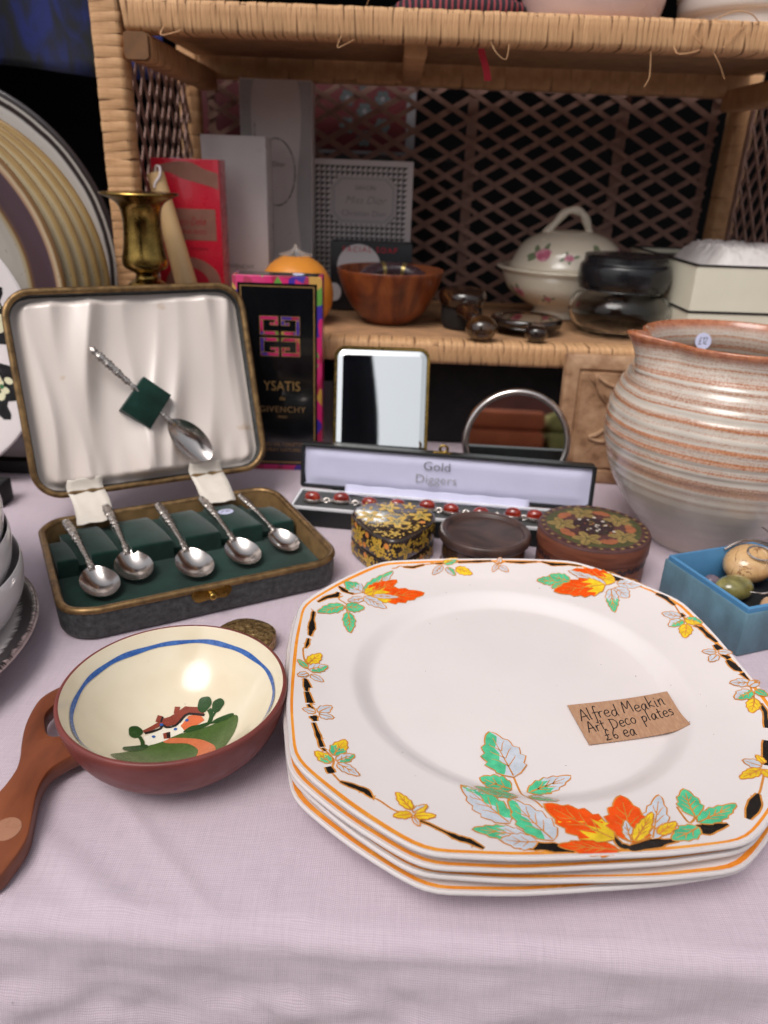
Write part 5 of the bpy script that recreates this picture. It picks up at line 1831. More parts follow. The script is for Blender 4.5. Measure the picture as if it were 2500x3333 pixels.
def build_painted_box():
    root = thing('round_wooden_box', 'round brown wooden box with leaves and flowers painted on its lid', 'box', (0.1560, 0.5060, 0))
    body = NT('stained_wood')
    f = body.noise(1, 4, body.mapping((30, 30, 240)), 0.4)
    body.color(body.ramp(f, [(0.3, srgb(88, 46, 34)), (0.6, srgb(122, 70, 50)), (0.8, srgb(136, 84, 60))]))
    body.set(rough=0.45, spec=0.4)
    V, F = lathe([(0, 0), (0.0386, 0.0), (0.0396, 0.001), (0.0398, 0.0225)], 72)
    mk('box_base', V, F, body.m, root)
    top = M('aubergine_paint', srgb(84, 52, 50), 0.5, 0.2, 120, 0.2, 600)
    V, F = lathe([(0.0400, 0.0227), (0.0408, 0.0229), (0.0410, 0.024), (0.0409, 0.0345), (0.0402, 0.0358), (0.0388, 0.0362), (0.02, 0.0366), (0, 0.0368)], 72)
    zs = sorted(set(round(v[2], 4) for v in V))
    mi = [1 if min(V[i][2] for i in f) > 0.0335 else 0 for f in F]
    ld = mk('box_lid', V, F, [body.m, top], root, mi=mi)
    cols = [M('paint_ochre', srgb(142, 118, 70), 0.5, 0.2, 200), M('paint_terracotta', srgb(156, 92, 62), 0.5, 0.2, 200), M('paint_olive', srgb(74, 74, 44), 0.5, 0.2, 200), M('paint_dark', srgb(52, 34, 38), 0.5, 0.2, 200), M('paint_white', srgb(206, 196, 186), 0.5, 0.1, 200)]
    zt = lambda r: 0.0362 + 0.0006 * (1 - min(1, r / 0.0388))
    pr = Print(lambda x, y, l: Vector((x, y, zt(math.hypot(x, y)) + l)), 0.006)
    pr.disc(0, 0, 0.0345, 2, 0.00006, 40, wob=0.02)
    rnd = random.Random(4)
    for k in range(5):
        a = 2 * PI * k / 5 + 0.5
        c, s = math.cos(a), math.sin(a)
        # five lobed ochre leaf pointing outward
        x, y = 0.0235 * c, 0.0235 * s
        pts = []
        for q in range(40):
            b = a + 2 * PI * q / 40
            lobe = abs(math.cos(2.5 * (b - a)))
            rr = 0.0118 * (0.45 + 0.55 * lobe) * (1.0 if q % 2 else 0.9)
            pts.append((x + rr * math.cos(b), y + rr * math.sin(b)))
        pr.poly(pts, 0, 0.00012)
        for q in range(5):
            b = a + 2 * PI * q / 5
            pr.line([(x, y), (x + 0.009 * math.cos(b), y + 0.009 * math.sin(b))], [0.0009, 0.0003], 2, 0.00018, 1)
        b = a + PI / 5
        fx, fy = 0.0225 * math.cos(b), 0.0225 * math.sin(b)
        for q in range(7):
            w = b - 1.1 + 2.2 * q / 6
            pr.disc(fx + 0.0042 * math.cos(w), fy + 0.0042 * math.sin(w), 0.0036, 1, 0.00022 + q * 0.00001, 12, 0.0021, w)
    pr.disc(0, 0, 0.0145, 3, 0.0003, 30, wob=0.06)
    for k in range(34):
        a, r = rnd.uniform(0, 6.28), 0.0155 * math.sqrt(rnd.random())
        pr.disc(r * math.cos(a), r * math.sin(a), rnd.uniform(0.0007, 0.0016), rnd.choice([1, 0, 4, 4, 2]), 0.00036 + k * 0.000004, 8)
    for k in range(60):
        a = 2 * PI * k / 60
        pr.disc(0.0372 * math.cos(a), 0.0372 * math.sin(a), 0.0013, 3 if k % 2 else 0, 0.0002, 8)
    pr.build('painted_lid', cols, ld)
    pr = Print(lambda s, z, l: Vector(((0.0398 + l) * math.cos(s / 0.0398), (0.0398 + l) * math.sin(s / 0.0398), z)), 0.004)
    for k in range(64):
        s = 2 * PI * 0.0398 * k / 64
        pr.disc(s, 0.0175 + 0.0008 * (k % 2), 0.0017, 3, 0.0001, 9, 0.0024, 0.6 * (1 if k % 2 else -1))
    pr.build('painted_scroll', cols, root)
build_painted_box()

# ------------------------------------------------------------------ stoneware jug
def build_jug():
    root = thing('stoneware_jug', 'bulbous cream stoneware jug with rust brown bands and a pouring lip', 'jug', (0.2650, 0.5735, 0), 0)
    t = NT('banded_stoneware')
    s = t.sep()
    wob = t.noise(9, 3)
    zc = t.math('ADD', s[2], t.math('MULTIPLY', wob, 0.007))
    cmb = t.n.new('ShaderNodeCombineXYZ')
    t.link(zc, cmb.inputs[2])
    band = t.noise(1, 4, t.mapping((1, 1, 108), (0, 0, 0), cmb.outputs[0], (0, 0, 5.2)), 0.0, 0.62)
    grit = t.noise(650, 2)
    b2 = t.math('ADD', band, t.math('MULTIPLY', t.math('SUBTRACT', grit, 0.5), 0.11))
    amount = t.gray(s[2], 0.045, 0.085)
    bf = t.math('MULTIPLY', t.gray(b2, 0.475, 0.56), amount)
    cream = t.mix(t.gray(t.noise(28, 4), 0.3, 0.7), srgb(212, 202, 190), srgb(192, 182, 172))
    rust = t.mix(t.gray(grit, 0.4, 0.7), srgb(188, 124, 82), srgb(160, 92, 56))
    c = t.mix(t.math('MULTIPLY', bf, 0.92), cream, rust)
    rimf = t.gray(s[2], 0.1585, 0.1640)
    c = t.mix(rimf, c, t.mix(t.gray(t.noise(180, 3), 0.35, 0.65), srgb(156, 86, 54), srgb(190, 122, 86)))
    speck = t.gray(t.voronoi(330), 0.05, 0.10)
    c = t.mix(t.math('MULTIPLY', t.math('SUBTRACT', 1, speck), t.gray(t.noise(60, 1), 0.5, 0.6)), c, srgb(104, 62, 40))
    t.color(c)
    t.set(rough=0.2, coat=0.35, coatr=0.06, spec=0.55)
    t.bump(t.math('ADD', band, t.math('MULTIPLY', grit, 0.15)), 0.22, 0.0010)
    rnd = random.Random(2)
    op = spl([(0.0, 0.0015), (0.036, 0.0012), (0.0415, 0.0), (0.0436, 0.0012), (0.0490, 0.010), (0.0640, 0.028), (0.0790, 0.051), (0.0866, 0.072), (0.0898, 0.086), (0.0904, 0.098), (0.0882, 0.112), (0.0838, 0.1245), (0.0780, 0.136), (0.0728, 0.146), (0.0706, 0.1525), (0.0708, 0.158), (0.0728, 0.1630)], 8)
    op = [(r + (0.0004 * math.sin(z * 760) + 0.0003 * math.sin(z * 1430 + 1)) * (1 if 0.02 < z < 0.145 else 0), z) for r, z in op]
    ip = spl([(0.0738, 0.1650), (0.0732, 0.1665), (0.0712, 0.1664), (0.0682, 0.1610), (0.0668, 0.152), (0.0700, 0.142), (0.0775, 0.130), (0.0840, 0.115), (0.086, 0.1), (0.082, 0.075), (0.060, 0.034), (0.03, 0.010), (0.0, 0.008)], 6)
    SP = rad(189)
    def warp(p, j, a):
        d = (a - SP + PI) % (2 * PI) - PI
        k = math.exp(-(d / 0.19) ** 2) * sstep((p[2] - 0.128) / 0.038)
        pin = math.exp(-((abs(d) - 0.36) / 0.13) ** 2) * sstep((p[2] - 0.138) / 0.024)
        f = 1 + 0.26 * k - 0.050 * pin
        return (p[0] * f, p[1] * f, p[2] + 0.0040 * k * sstep((p[2] - 0.15) / 0.012))
    V, F = lathe(op + ip, 112, warp)
    mk('jug_body', V, F, t.m, root, angle=70)
    # strap handle on the far right side, behind the body
    path = spl([(0.070, 0.024, 0.150), (0.095, 0.032, 0.150), (0.114, 0.038, 0.136), (0.118, 0.038, 0.112), (0.106, 0.034, 0.090), (0.086, 0.028, 0.082)], 6)
    V, F = tube(path, [0.008] * len(path), 12, True, 0.5)
    mk('handle', V, F, t.m, root)
    return root
build_jug()
sticker('price_sticker', 'pale round price sticker inside the rim of the stoneware jug', 0.0068, Matrix.Translation((0.2620, 0.6385, 0.1500)) @ Matrix.Rotation(rad(78), 4, 'X'), '\u00a312')

# ------------------------------------------------------------------ blue card box with beads
def build_blue_box():
    ang = math.atan2(0.399 - 0.470, 0.2251 - 0.1981)
    X = Matrix.Translation((0.1975, 0.470, 0)) @ Matrix.Rotation(ang, 4, 'Z')
    root = thing('blue_card_box', 'open blue cardboard box lined in black beside the jug', 'box')
    root.matrix_world = X
    L, W, Hh = 0.0775, 0.086, 0.034
    t = NT('blue_paper')
    f = t.noise(60, 4, t.mapping((1, 1, 0.5)))
    t.color(t.ramp(f, [(0.3, srgb(82, 106, 118)), (0.5, srgb(94, 124, 138)), (0.7, srgb(106, 140, 158))]))
    t.set(rough=0.55, spec=0.4)
    t.bump(t.noise(300, 3), 0.25, 0.0006)
    ti = M('bright_blue_paper', srgb(78, 134, 178), 0.6, 0.08, 60)
    n = 3
    def lp(ins, z, dx=0):
        return [(x, y, z) for x, y in rrect(L - 2 * ins, W - 2 * ins, max(0.0006, 0.0016 - ins), n, L / 2, W / 2)]
    V, F = stack_loops([lp(0.0006, 0), lp(0.0, 0.0008), lp(0, Hh - 0.0042), lp(0.0005, Hh - 0.0036), lp(0.0016, Hh - 0.0036)], True, False)
    mk('outer_wall', V, F, t.m, root, angle=40)
    V, F = stack_loops([lp(0.0016, Hh - 0.0036), lp(0.0016, Hh - 0.0006), lp(0.0022, Hh), lp(0.0034, Hh), lp(0.0038, Hh - 0.0006), lp(0.0040, 0.0095)], False, False)
    mk('inner_wall', V, F, ti, root, angle=40)
    V, F = prism([p[:2] for p in lp(0.0041, 0)], 0.006, 0.0096, 0.0008)
    mk('black_lining', V, F, M('black_foam', srgb(22, 22, 26), 0.95, 0.2, 80, 0.4, 500), root)
    return X
BX = build_blue_box()
def stones():
    t = NT('picture_jasper')
    v = t.math('ABSOLUTE', t.math('SUBTRACT', t.noise(42, 4, None, 1.0), 0.5))
    nn = t.noise(70, 4, None, 1.2)
    crack = t.gray(t.math('ADD', v, t.math('MULTIPLY', t.gray(nn, 0.35, 0.6), 0.03)), 0.006, 0.030)
    t.color(t.mix(crack, srgb(124, 74, 42), t.mix(t.gray(nn, 0.3, 0.7), srgb(216, 178, 128), srgb(196, 150, 100))))
    t.set(rough=0.16, coat=0.5, coatr=0.04)
    def pebble(name, label, loc, dims, rot, mat, cat='stone', seed=0):
        V, F = lathe(spl([(0, -1), (0.55, -0.86), (0.9, -0.45), (1, 0), (0.9, 0.45), (0.55, 0.86), (0, 1)], 4), 36)
        V = [(x * dims[0] * (1 + 0.08 * noise.noise(Vector((x + seed, y, z)))), y * dims[1] * (1 + 0.1 * noise.noise(Vector((x, y + seed, z)))), z * dims[2]) for x, y, z in V]
        o = mk(name, V, F, mat, None, angle=180, loc=loc, rot=rot)
        return tag(o, label, cat)
    pebble('jasper_stone', 'large oval cream stone with brown veins in the blue box', (0.2600, 0.4760, 0.0258), (0.0185, 0.0150, 0.0115), (0.35, -0.2, 0.35), t.m, seed=1)
    pebble('jasper_stone', 'smaller cream veined stone at the right edge in the blue box', (0.2790, 0.4480, 0.0215), (0.0140, 0.0125, 0.0110), (0.1, 0.2, 0.9), t.m, seed=4)
    g = NT('olive_jade')
    f = g.noise(55, 4, None, 0.8)
    g.color(g.ramp(f, [(0.3, srgb(84, 78, 40)), (0.5, srgb(132, 124, 72)), (0.72, srgb(166, 156, 100))]))
    g.set(rough=0.14, coat=0.6, coatr=0.03, sss=0.0)
    pebble('jade_stone', 'polished olive green tumbled stone in the blue box', (0.2430, 0.4540, 0.0180), (0.0155, 0.0098, 0.0088), (0.05, 0.1, 0.40), g.m, seed=7)
    pebble('rose_stone', 'small pale peach stone at the front of the blue box', (0.2600, 0.4310, 0.0165), (0.0098, 0.0085, 0.0072), (0.1, 0.3, 0.2), M('peach_stone', srgb(206, 164, 128), 0.2, 0.1, 120, coat=0.5, coatr=0.05), seed=9)
    pebble('agate_bead', 'small grey violet bead in the back corner of the blue box', (0.2335, 0.4675, 0.0145), (0.0072, 0.0058, 0.0052), (0.1, 0.4, 0.5), M('violet_agate', srgb(120, 104, 116), 0.2, 0.2, 200), seed=11)
    root = thing('wire_pendant', 'silver wire loops twisted around the veined stone in the blue box', 'pendant')
    def wire(pts, r):
        V, F = tube(spl(pts, 6), r, 8)
        mk('wire', V, F, MAT_SILVER, root)
    wire([(0.2480, 0.4860, 0.0345), (0.2600, 0.4885, 0.0385), (0.2720, 0.4830, 0.0380), (0.2820, 0.4780, 0.0350)], 0.0008)
    wire([(0.2440, 0.4830, 0.0330), (0.2590, 0.4870, 0.0392), (0.2740, 0.4830, 0.0390), (0.2830, 0.4760, 0.0360)], 0.0008)
    wire([(0.2740, 0.4800, 0.0375), (0.2780, 0.4920, 0.0420), (0.2750, 0.5000, 0.0440), (0.2700, 0.5030, 0.0400)], 0.0006)
    wire([(0.2730, 0.4780, 0.0375), (0.2735, 0.4620, 0.0330), (0.2690, 0.4480, 0.0280), (0.2580, 0.4400, 0.0230), (0.2480, 0.4430, 0.0215)], 0.0006)
    V, F = loop_tube([(0.2640 + 0.0085 * math.cos(a), 0.4715 + 0.0070 * math.sin(a), 0.0365 + 0.002 * math.sin(a)) for a in [2 * PI * k / 30 for k in range(30)]], 0.0008, 8)
    mk('wire_ring', V, F, MAT_SILVER, root)
    V, F = lathe(spl([(0, 0.0022), (0.0018, 0.0018), (0.0022, 0), (0.0018, -0.0018), (0, -0.0022)], 3), 14)
    mk('clasp_bead', V, F, MAT_SILVER, root, X=Matrix.Translation((0.2745, 0.4690, 0.0368)) @ Matrix.Diagonal((0.8, 1.5, 1, 1)))
stones()

# ------------------------------------------------------------------ mirrors and carved panel under the shelf
MAT_MIRROR = M('mirror_glass', (0.86, 0.88, 0.88, 1), 0.012, 0.01, 10, metal=1.0, rvar=0.006)
def build_rect_mirror():
    LN = rad(17)
    root = thing('standing_mirror', 'rectangular travel mirror with rounded corners and thin brass frame', 'mirror', (-0.0055, 0.617, 0.0), 0, rot=(rad(90) - LN, 0, rad(1.5)))
    W, Hh, r = 0.084, 0.137, 0.010
    def lp(ins, z):
        return [(x, y + Hh / 2, z) for x, y in rrect(W - 2 * ins, Hh - 2 * ins, max(0.001, r - ins), 8)]
    V, F = stack_loops([lp(0.001, -0.0052), lp(0, -0.0045), lp(0, -0.0008), lp(0.0006, 0), lp(0.0022, 0), lp(0.0026, -0.0008)], True, False)
    mk('frame', V, F, MAT_BRASS, root, angle=45)
    V, F = stack_loops([lp(0.0026, -0.0016), lp(0.0075, -0.0004), ], False, True)
    mk('bevelled_glass', V, F, MAT_MIRROR, root, angle=2)
build_rect_mirror()
def build_round_mirror():
    LN = rad(9.5)
    root = thing('round_mirror', 'round mirror with a broad polished chrome rim', 'mirror', (0.1130, 0.618, 0.0), 0, rot=(rad(90) - LN, 0, rad(-3)))
    R_ = 0.0470
    LFT = 0.0115
    V, F = box(-0.012, 0.012, 0.0002, 0.0150, -0.0046, -0.0010)
    mk('foot', V, F, MAT_SILVER, root)
    V, F = lathe(spl([(0.020, -0.005), (R_ - 0.002, -0.0045), (R_, -0.002), (R_ - 0.0004, 0.0004), (R_ - 0.0024, 0.0016), (R_ - 0.0046, 0.0008), (R_ - 0.0056, -0.0006)], 4), 96)
    mk('rim', V, F, MAT_SILVER, root, X=Matrix.Translation((0, R_ + LFT, 0)))
    V, F = lathe([(R_ - 0.0055, -0.0004), (0, -0.0004)], 96)
    mk('glass', V, F, MAT_MIRROR, root, X=Matrix.Translation((0, R_ + LFT, 0)), smooth=False)
build_round_mirror()
def build_panel():
    root = thing('carved_panel', 'tan tooled leather panel with a raised border and curling leaf', 'panel', (0.222, 0.684, 0), 0, rot=(rad(90) - rad(6), 0, rad(-4)))
    t = NT('tan_leather')
    f = t.noise(55, 5)
    t.color(t.ramp(f, [(0.32, srgb(116, 82, 58)), (0.46, srgb(160, 122, 92)), (0.66, srgb(186, 150, 118))]))
    t.set(rough=0.6, spec=0.35)
    t.bump(t.noise(500, 4), 0.4, 0.0008)
    W, Hh = 0.116, 0.1225
    V, F = stack_loops([[(x, y, z) for x, y in rrect(W - 2 * i, Hh - 2 * i, 0.002, 3, W / 2 - 0.058, Hh / 2)] for i, z in ((0.0012, -0.016), (0, -0.015), (0, -0.0012), (0.0012, 0), (0.0125, 0), (0.0135, -0.0022), (0.0155, -0.0022), (0.0165, -0.0003), (0.06, -0.0003))], True, True)
    p = mk('panel_body', V, F, t.m, root, angle=50)
    def ridge(pts, r):
        V, F = tube(spl([(x, y, z * 0.55) for x, y, z in pts], 6), [r * k for k in [0.4] + [1] * (6 * (len(pts) - 1) - 1) + [0.4]], 8, True, 1)
        mk('raised_leaf_line', V, F, t.m, root)
    ridge([(-0.030, 0.105, 0.0), (-0.024, 0.088, 0.001), (-0.012, 0.076, 0.001), (0.004, 0.070, 0.001), (0.020, 0.075, 0)], 0.0021)
    ridge([(-0.030, 0.105, 0.0), (-0.016, 0.096, 0.001), (0.000, 0.095, 0.001), (0.014, 0.100, 0)], 0.0018)
    ridge([(-0.030, 0.045, 0.0), (-0.020, 0.050, 0.001), (-0.010, 0.062, 0.001), (-0.004, 0.074, 0)], 0.0020)
    ridge([(-0.030, 0.045, 0.0), (-0.016, 0.042, 0.001), (-0.002, 0.050, 0.001), (0.010, 0.062, 0)], 0.0018)
build_panel()

# ------------------------------------------------------------------ tall black perfume carton
def multicolour(name, scale):
    t = NT(name)
    mp = t.mapping((1, 1, 0.55), (0, rad(28), 0))
    d = t.noise(30, 3)
    col = t.voronoi(scale, mp, 'F1', 'Color')
    s = t.sep(col)
    t.color(t.ramp(s[0], [(0.0, srgb(206, 40, 110)), (0.45, srgb(206, 40, 110)), (0.5, srgb(66, 44, 150)), (0.62, srgb(66, 44, 150)), (0.66, srgb(168, 30, 74)), (0.8, srgb(168, 30, 74)), (0.84, srgb(96, 150, 62)), (0.92, srgb(196, 150, 70))], 'CONSTANT'))
    t.set(rough=0.3, coat=0.3)
    return t.m
MAT_MULTI = multicolour('pink_blue_green_print', 130)
def build_ysatis():
    root = thing('perfume_carton', 'tall black perfume carton with gold lettering and a pink patterned border', 'carton', (-0.1025, 0.690, 0), rad(1.2))
    W, D, Hh = 0.080, 0.028, 0.183
    bevel_box('carton', (-W / 2, W / 2, 0, D, 0, Hh), MAT_MULTI, root, 0.0006)
    fx = face_front(0, -0.00012, 0)
    pr = Print(flat(fx), 0.2)
    gloss = M('glossy_black_card', srgb(16, 17, 20), 0.14, 0.1, 20, coat=0.4)
    m = 0.0046
    pr.poly([(-W / 2 + m, 0.0052), (W / 2 - m, 0.0052), (W / 2 - m, Hh - 0.0062), (-W / 2 + m, Hh - 0.0062)], 0, 0)
    def frame(x0, x1, y0, y1, w, mt, l):
        for q in ([(x0, y0), (x1, y0), (x1, y0 + w), (x0, y0 + w)], [(x0, y1 - w), (x1, y1 - w), (x1, y1), (x0, y1)], [(x0, y0 + w), (x0 + w, y0 + w), (x0 + w, y1 - w), (x0, y1 - w)], [(x1 - w, y0 + w), (x1, y0 + w), (x1, y1 - w), (x1 - w, y1 - w)]):
            pr.poly(q, mt, l)
    frame(-W / 2 + m + 0.0022, W / 2 - m - 0.0022, 0.0074, Hh - 0.0084, 0.0010, 1, 0.0001)
    # squared logo of four hooked brackets
    cx, cy, S_, w = 0.0015, 0.1300, 0.0182, 0.0036
    g = 0.0011
    def bar(x0, x1, y0, y1):
        pr.poly([(x0, y0), (x1, y0), (x1, y1), (x0, y1)], 1, 0.0001)
        i = 0.0006
        pr.poly([(x0 + i, y0 + i), (x1 - i, y0 + i), (x1 - i, y1 - i), (x0 + i, y1 - i)], 2, 0.0002)
    for sx in (1, -1):
        for sy in (1, -1):
            def B(x0, x1, y0, y1):
                xs = sorted((cx + sx * x0, cx + sx * x1)); ys = sorted((cy + sy * y0, cy + sy * y1))
                bar(xs[0], xs[1], ys[0], ys[1])
            B(g, S_, S_ - w, S_)                # outer bar
            B(S_ - w, S_, g, S_ - w)            # far side
            B(g, S_ - w, g, g + w)              # inner bar
            if sx * sy > 0 or True:
                B(g, g + w, S_ - w - 0.0048, S_ - w)   # short return
                B(g + w, g + w + 0.0042, S_ - w - 0.0048, S_ - w - 0.0020)
    pr.build('printed_front', [gloss, MAT_GOLDPRINT, MAT_MULTI], root)
    T = lambda x, z: face_front(x, -0.00035, z)
    text('lettering', 'YSATIS', 0.0130, MAT_GOLDPRINT, root, T(0.0025, 0.0835), xs=0.84, spacing=1.04)
    text('lettering', 'de', 0.0056, MAT_GOLDPRINT, root, T(0.0025, 0.0720))
    dim = M('dull_gold_print', srgb(164, 128, 86), 0.4, 0.2, 200, metal=0.4)
    text('lettering', 'GIVENCHY', 0.0082, dim, root, T(0.0025, 0.0610), spacing=1.12)
    text('lettering', 'PARIS', 0.0034, dim, root, T(0.0025, 0.0538))
    text('lettering', 'EAU DE TOILETTE', 0.0048, dim, root, T(0.0025, 0.0262))
    text('lettering', 'SPRAY NATUREL', 0.0048, dim, root, T(0.0025, 0.0205))
    text('lettering', '50 ml', 0.0040, dim, root, T(-0.0200, 0.0150))
    # flat lid with dark panel
    pr = Print(lambda x, y, l: Vector((x, y, Hh + 0.00015 + l)), 0.2)
    pr.poly([(-W / 2 + 0.004, 0.002), (W / 2 - 0.004, 0.002), (W / 2 - 0.004, D - 0.002), (-W / 2 + 0.004, D - 0.002)], 0, 0)
    pr.build('printed_top', [gloss], root)
build_ysatis()
sticker('price_sticker', 'pale oval looking sticker on top of the tall black perfume carton', 0.0055, Matrix.Translation((-0.085, 0.704, 0.1833)))

# ------------------------------------------------------------------ goods on the lower shelf
ZS = Z_LOW + 0.0004
MAT_WHITECARD = M('white_pearl_card', srgb(206, 198, 198), 0.35, 0.04, 25, 0.05, 200)
def carton(name, label, x0, x1, y, d, h, mat, rz=0.0, lean=0.0):
    root = thing(name, label, 'box', ((x0 + x1) / 2, y, ZS), rad(rz))
    W = x1 - x0
    bevel_box('carton', (-W / 2, W / 2, 0, d, 0, h), mat, root, 0.0006)
    return root, W
# red perfume carton
r_, W = carton('perfume_carton', 'red perfume carton with brown swirls behind the candlestick', -0.2315, -0.1680, 0.775, 0.032, 0.1515, M('red_card', srgb(196, 30, 52), 0.3, 0.06, 30, coat=0.3), 0.5)
brown = M('bronze_print', srgb(140, 96, 82), 0.4, 0.1, 80)
deep = M('deep_red_print', srgb(158, 22, 44), 0.35, 0.1, 60)
pr = Print(flat(face_front(0, -0.00012, 0)), 0.2)
x0, x1, h = -W / 2, W / 2, 0.1515
pr.poly([(x0 + 0.001, h - 0.0175)] + spl([(x0 + 0.010, h - 0.0120), (x0 + 0.018, h - 0.0125), (x0 + 0.030, h - 0.0175), (x1 - 0.012, h - 0.0225), (x1 - 0.0008, h - 0.026)], 5) + [(x1 - 0.0008, h - 0.012)] + spl([(x1 - 0.015, h - 0.008), (x1 - 0.026, h - 0.003), (x0 + 0.022, h - 0.003), (x0 + 0.004, h - 0.007)], 5) + [(x0 + 0.001, h - 0.010)], 0, 0)
pr.poly(spl([(x0 + 0.022, 0.001 + 0.060), (x0 + 0.040, 0.062), (x1 - 0.006, 0.050), (x1 - 0.003, 0.030), (x1 - 0.010, 0.010), (x0 + 0.030, 0.004), (x0 + 0.010, 0.014), (x0 + 0.006, 0.040)], 6, True), 0, 0)
pr.poly(spl([(x0 + 0.024, 0.053), (x0 + 0.042, 0.050), (x1 - 0.013, 0.036), (x1 - 0.014, 0.020), (x0 + 0.034, 0.012), (x0 + 0.014, 0.026)], 6, True), 1, 0.0001)
pr.poly([(x0 + 0.012, 0.0795), (x1 - 0.005, 0.0795), (x1 - 0.005, 0.1080), (x0 + 0.012, 0.1080)], 0, 0.0001)
hand_text(pr, 'Deci-Dela'.replace('D', 'D'), x0 + 0.0170, 0.0925, 0.0044, 0.00055, 1, 0.0002, 0.04, 0.05, 0.35, 3)
pr.build('printed_front', [brown, deep], r_)
text('lettering', 'NINA RICCI', 0.0052, deep, r_, face_front(0.004, -0.00035, 0.0870))
text('lettering', 'eau de toilette', 0.0044, deep, r_, face_front(0.005, -0.00035, 0.0720), shear=0.3)
sticker('price_sticker', 'lilac sticker lying on top of the red perfume carton', 0.006, Matrix.Translation((-0.212, 0.790, ZS + 0.1516)))
# two white cartons
r_, W = carton('white_carton', 'shorter plain white carton beside the red perfume carton', -0.1965, -0.1315, 0.830, 0.034, 0.1745, MAT_WHITECARD, -1.5)
text('lettering', 'GIVENCHY', 0.0062, MAT_CARDGREY, r_, face_front(0.002, -0.0002, 0.050))
r_, W = carton('white_carton', 'tallest white carton with a silver oval ring on its front', -0.1690, -0.0925, 0.900, 0.040, 0.2310, MAT_WHITECARD, 1.0)
MAT_SILVERPRINT = M('silver_foil_print', srgb(176, 174, 170), 0.25, 0.1, 60, metal=0.8)
MAT_GREYBAND = M('grey_pearl_band', srgb(168, 166, 168), 0.35, 0.05, 60)
pr = Print(flat(face_front(0, -0.00012, 0)), 0.2)
for sx in (-1, 1):
    pr.poly([(sx * (W / 2 - 0.0006), 0.001), (sx * (W / 2 - 0.0145), 0.001)] + [(sx * (W / 2 - 0.0145 + 0.003 * math.sin(z * 40)), z) for z in [0.02 * k for k in range(1, 12)]] + [(sx * (W / 2 - 0.0155), 0.2295), (sx * (W / 2 - 0.0006), 0.2295)], 1, 0)
el = [(-0.001 + 0.0205 * math.cos(a), 0.142 + 0.0335 * math.sin(a)) for a in [2 * PI * k / 48 for k in range(49)]]
pr.line(el, 0.0014, 0, 0.0001, 1)
pr.line([(-W / 2 + 0.0150, 0.10), (-W / 2 + 0.0150, 0.19)], 0.0012, 0, 0.00012, 1)
pr.build('printed_front', [MAT_SILVERPRINT, MAT_GREYBAND], r_)
text('lettering', 'Dior', 0.0072, MAT_CARDGREY, r_, face_front(0.002, -0.0003, 0.150))
# houndstooth soap box
r_, W = carton('soap_carton', 'black and white houndstooth carton with a grey octagonal label', -0.0930, 0.0185, 0.930, 0.030, 0.1580, MAT_WHITECARD, 0.8)
hx = 0.0058
pr = Print(flat(face_front(0, -0.00012, 0)), 0.2)
ny, nxh = int(0.156 / hx), int((W - 0.002) / hx)
for j in range(ny):
    for i in range(nxh):
        x, y = -W / 2 + 0.001 + i * hx, 0.001 + j * hx
        s = hx / 4
        for q in ([(0, 2), (2, 2), (2, 4), (0, 4)], [(2, 4), (3, 4), (2, 3)], [(2, 3), (2, 2), (3, 3), (4, 4), (3, 4)], [(0, 2), (0, 1), (1, 2)], [(0, 0), (1, 1), (1, 2), (0, 1)]):
            pr.poly([(x + a * s, y + b * s) for a, b in q], 0, 0)
lb = lambda w, h, c, y: [(-w + c, y - h), (w - c, y - h), (w, y - h + c), (w, y + h - c), (w - c, y + h), (-w + c, y + h), (-w, y + h - c), (-w, y - h + c)]
pr.poly(lb(0.0370, 0.0255, 0.010, 0.116), 1, 0.0001)
pr.poly(lb(0.0350, 0.0235, 0.0095, 0.116), 2, 0.0002)
pr.poly(lb(0.0330, 0.0215, 0.0088, 0.116), 1, 0.0003)
pr.build('houndstooth_print', [M('black_print', srgb(58, 56, 58), 0.5, 0.1, 80), M('pale_grey_label', srgb(190, 182, 182), 0.45, 0.04, 40), MAT_GREYBAND], r_)
MAT_GREYINK = M('grey_ink', srgb(118, 112, 114), 0.5, 0.1, 80)
text('lettering', 'SAVON', 0.0072, MAT_GREYINK, r_, face_front(0.002, -0.0006, 0.1290))
text('lettering', 'Miss Dior', 0.0118, MAT_GREYINK, r_, face_front(0.002, -0.0006, 0.1160), shear=0.35, offset=-0.0002)
text('lettering', 'Christian Dior', 0.0088, MAT_GREYINK, r_, face_front(0.001, -0.0006, 0.1020), offset=-0.0001)
# small black soap carton
r_, W = carton('soap_carton', 'small black carton with red letters leaning before the houndstooth carton', -0.0705, 0.0205, 0.886, 0.030, 0.0745, M('black_card', srgb(30, 31, 36), 0.4, 0.1, 40), 0.5)
pr = Print(flat(face_front(0, -0.00012, 0)), 0.2)
pr.disc(-0.014, 0.048, 0.0245, 0, 0, 40)
pr.disc(0.026, 0.040, 0.0085, 0, 0, 24)
pr.disc(-0.0415, 0.020, 0.008, 0, 0, 20, 0.010)
pr.build('white_discs', [M('white_print', srgb(206, 200, 202), 0.5, 0.03, 40)], r_)
text('lettering', 'FACIAL SOAP', 0.0082, M('red_print', srgb(196, 30, 52), 0.5, 0.1, 40), r_, face_front(-0.002, -0.0005, 0.0665), spacing=1.3)

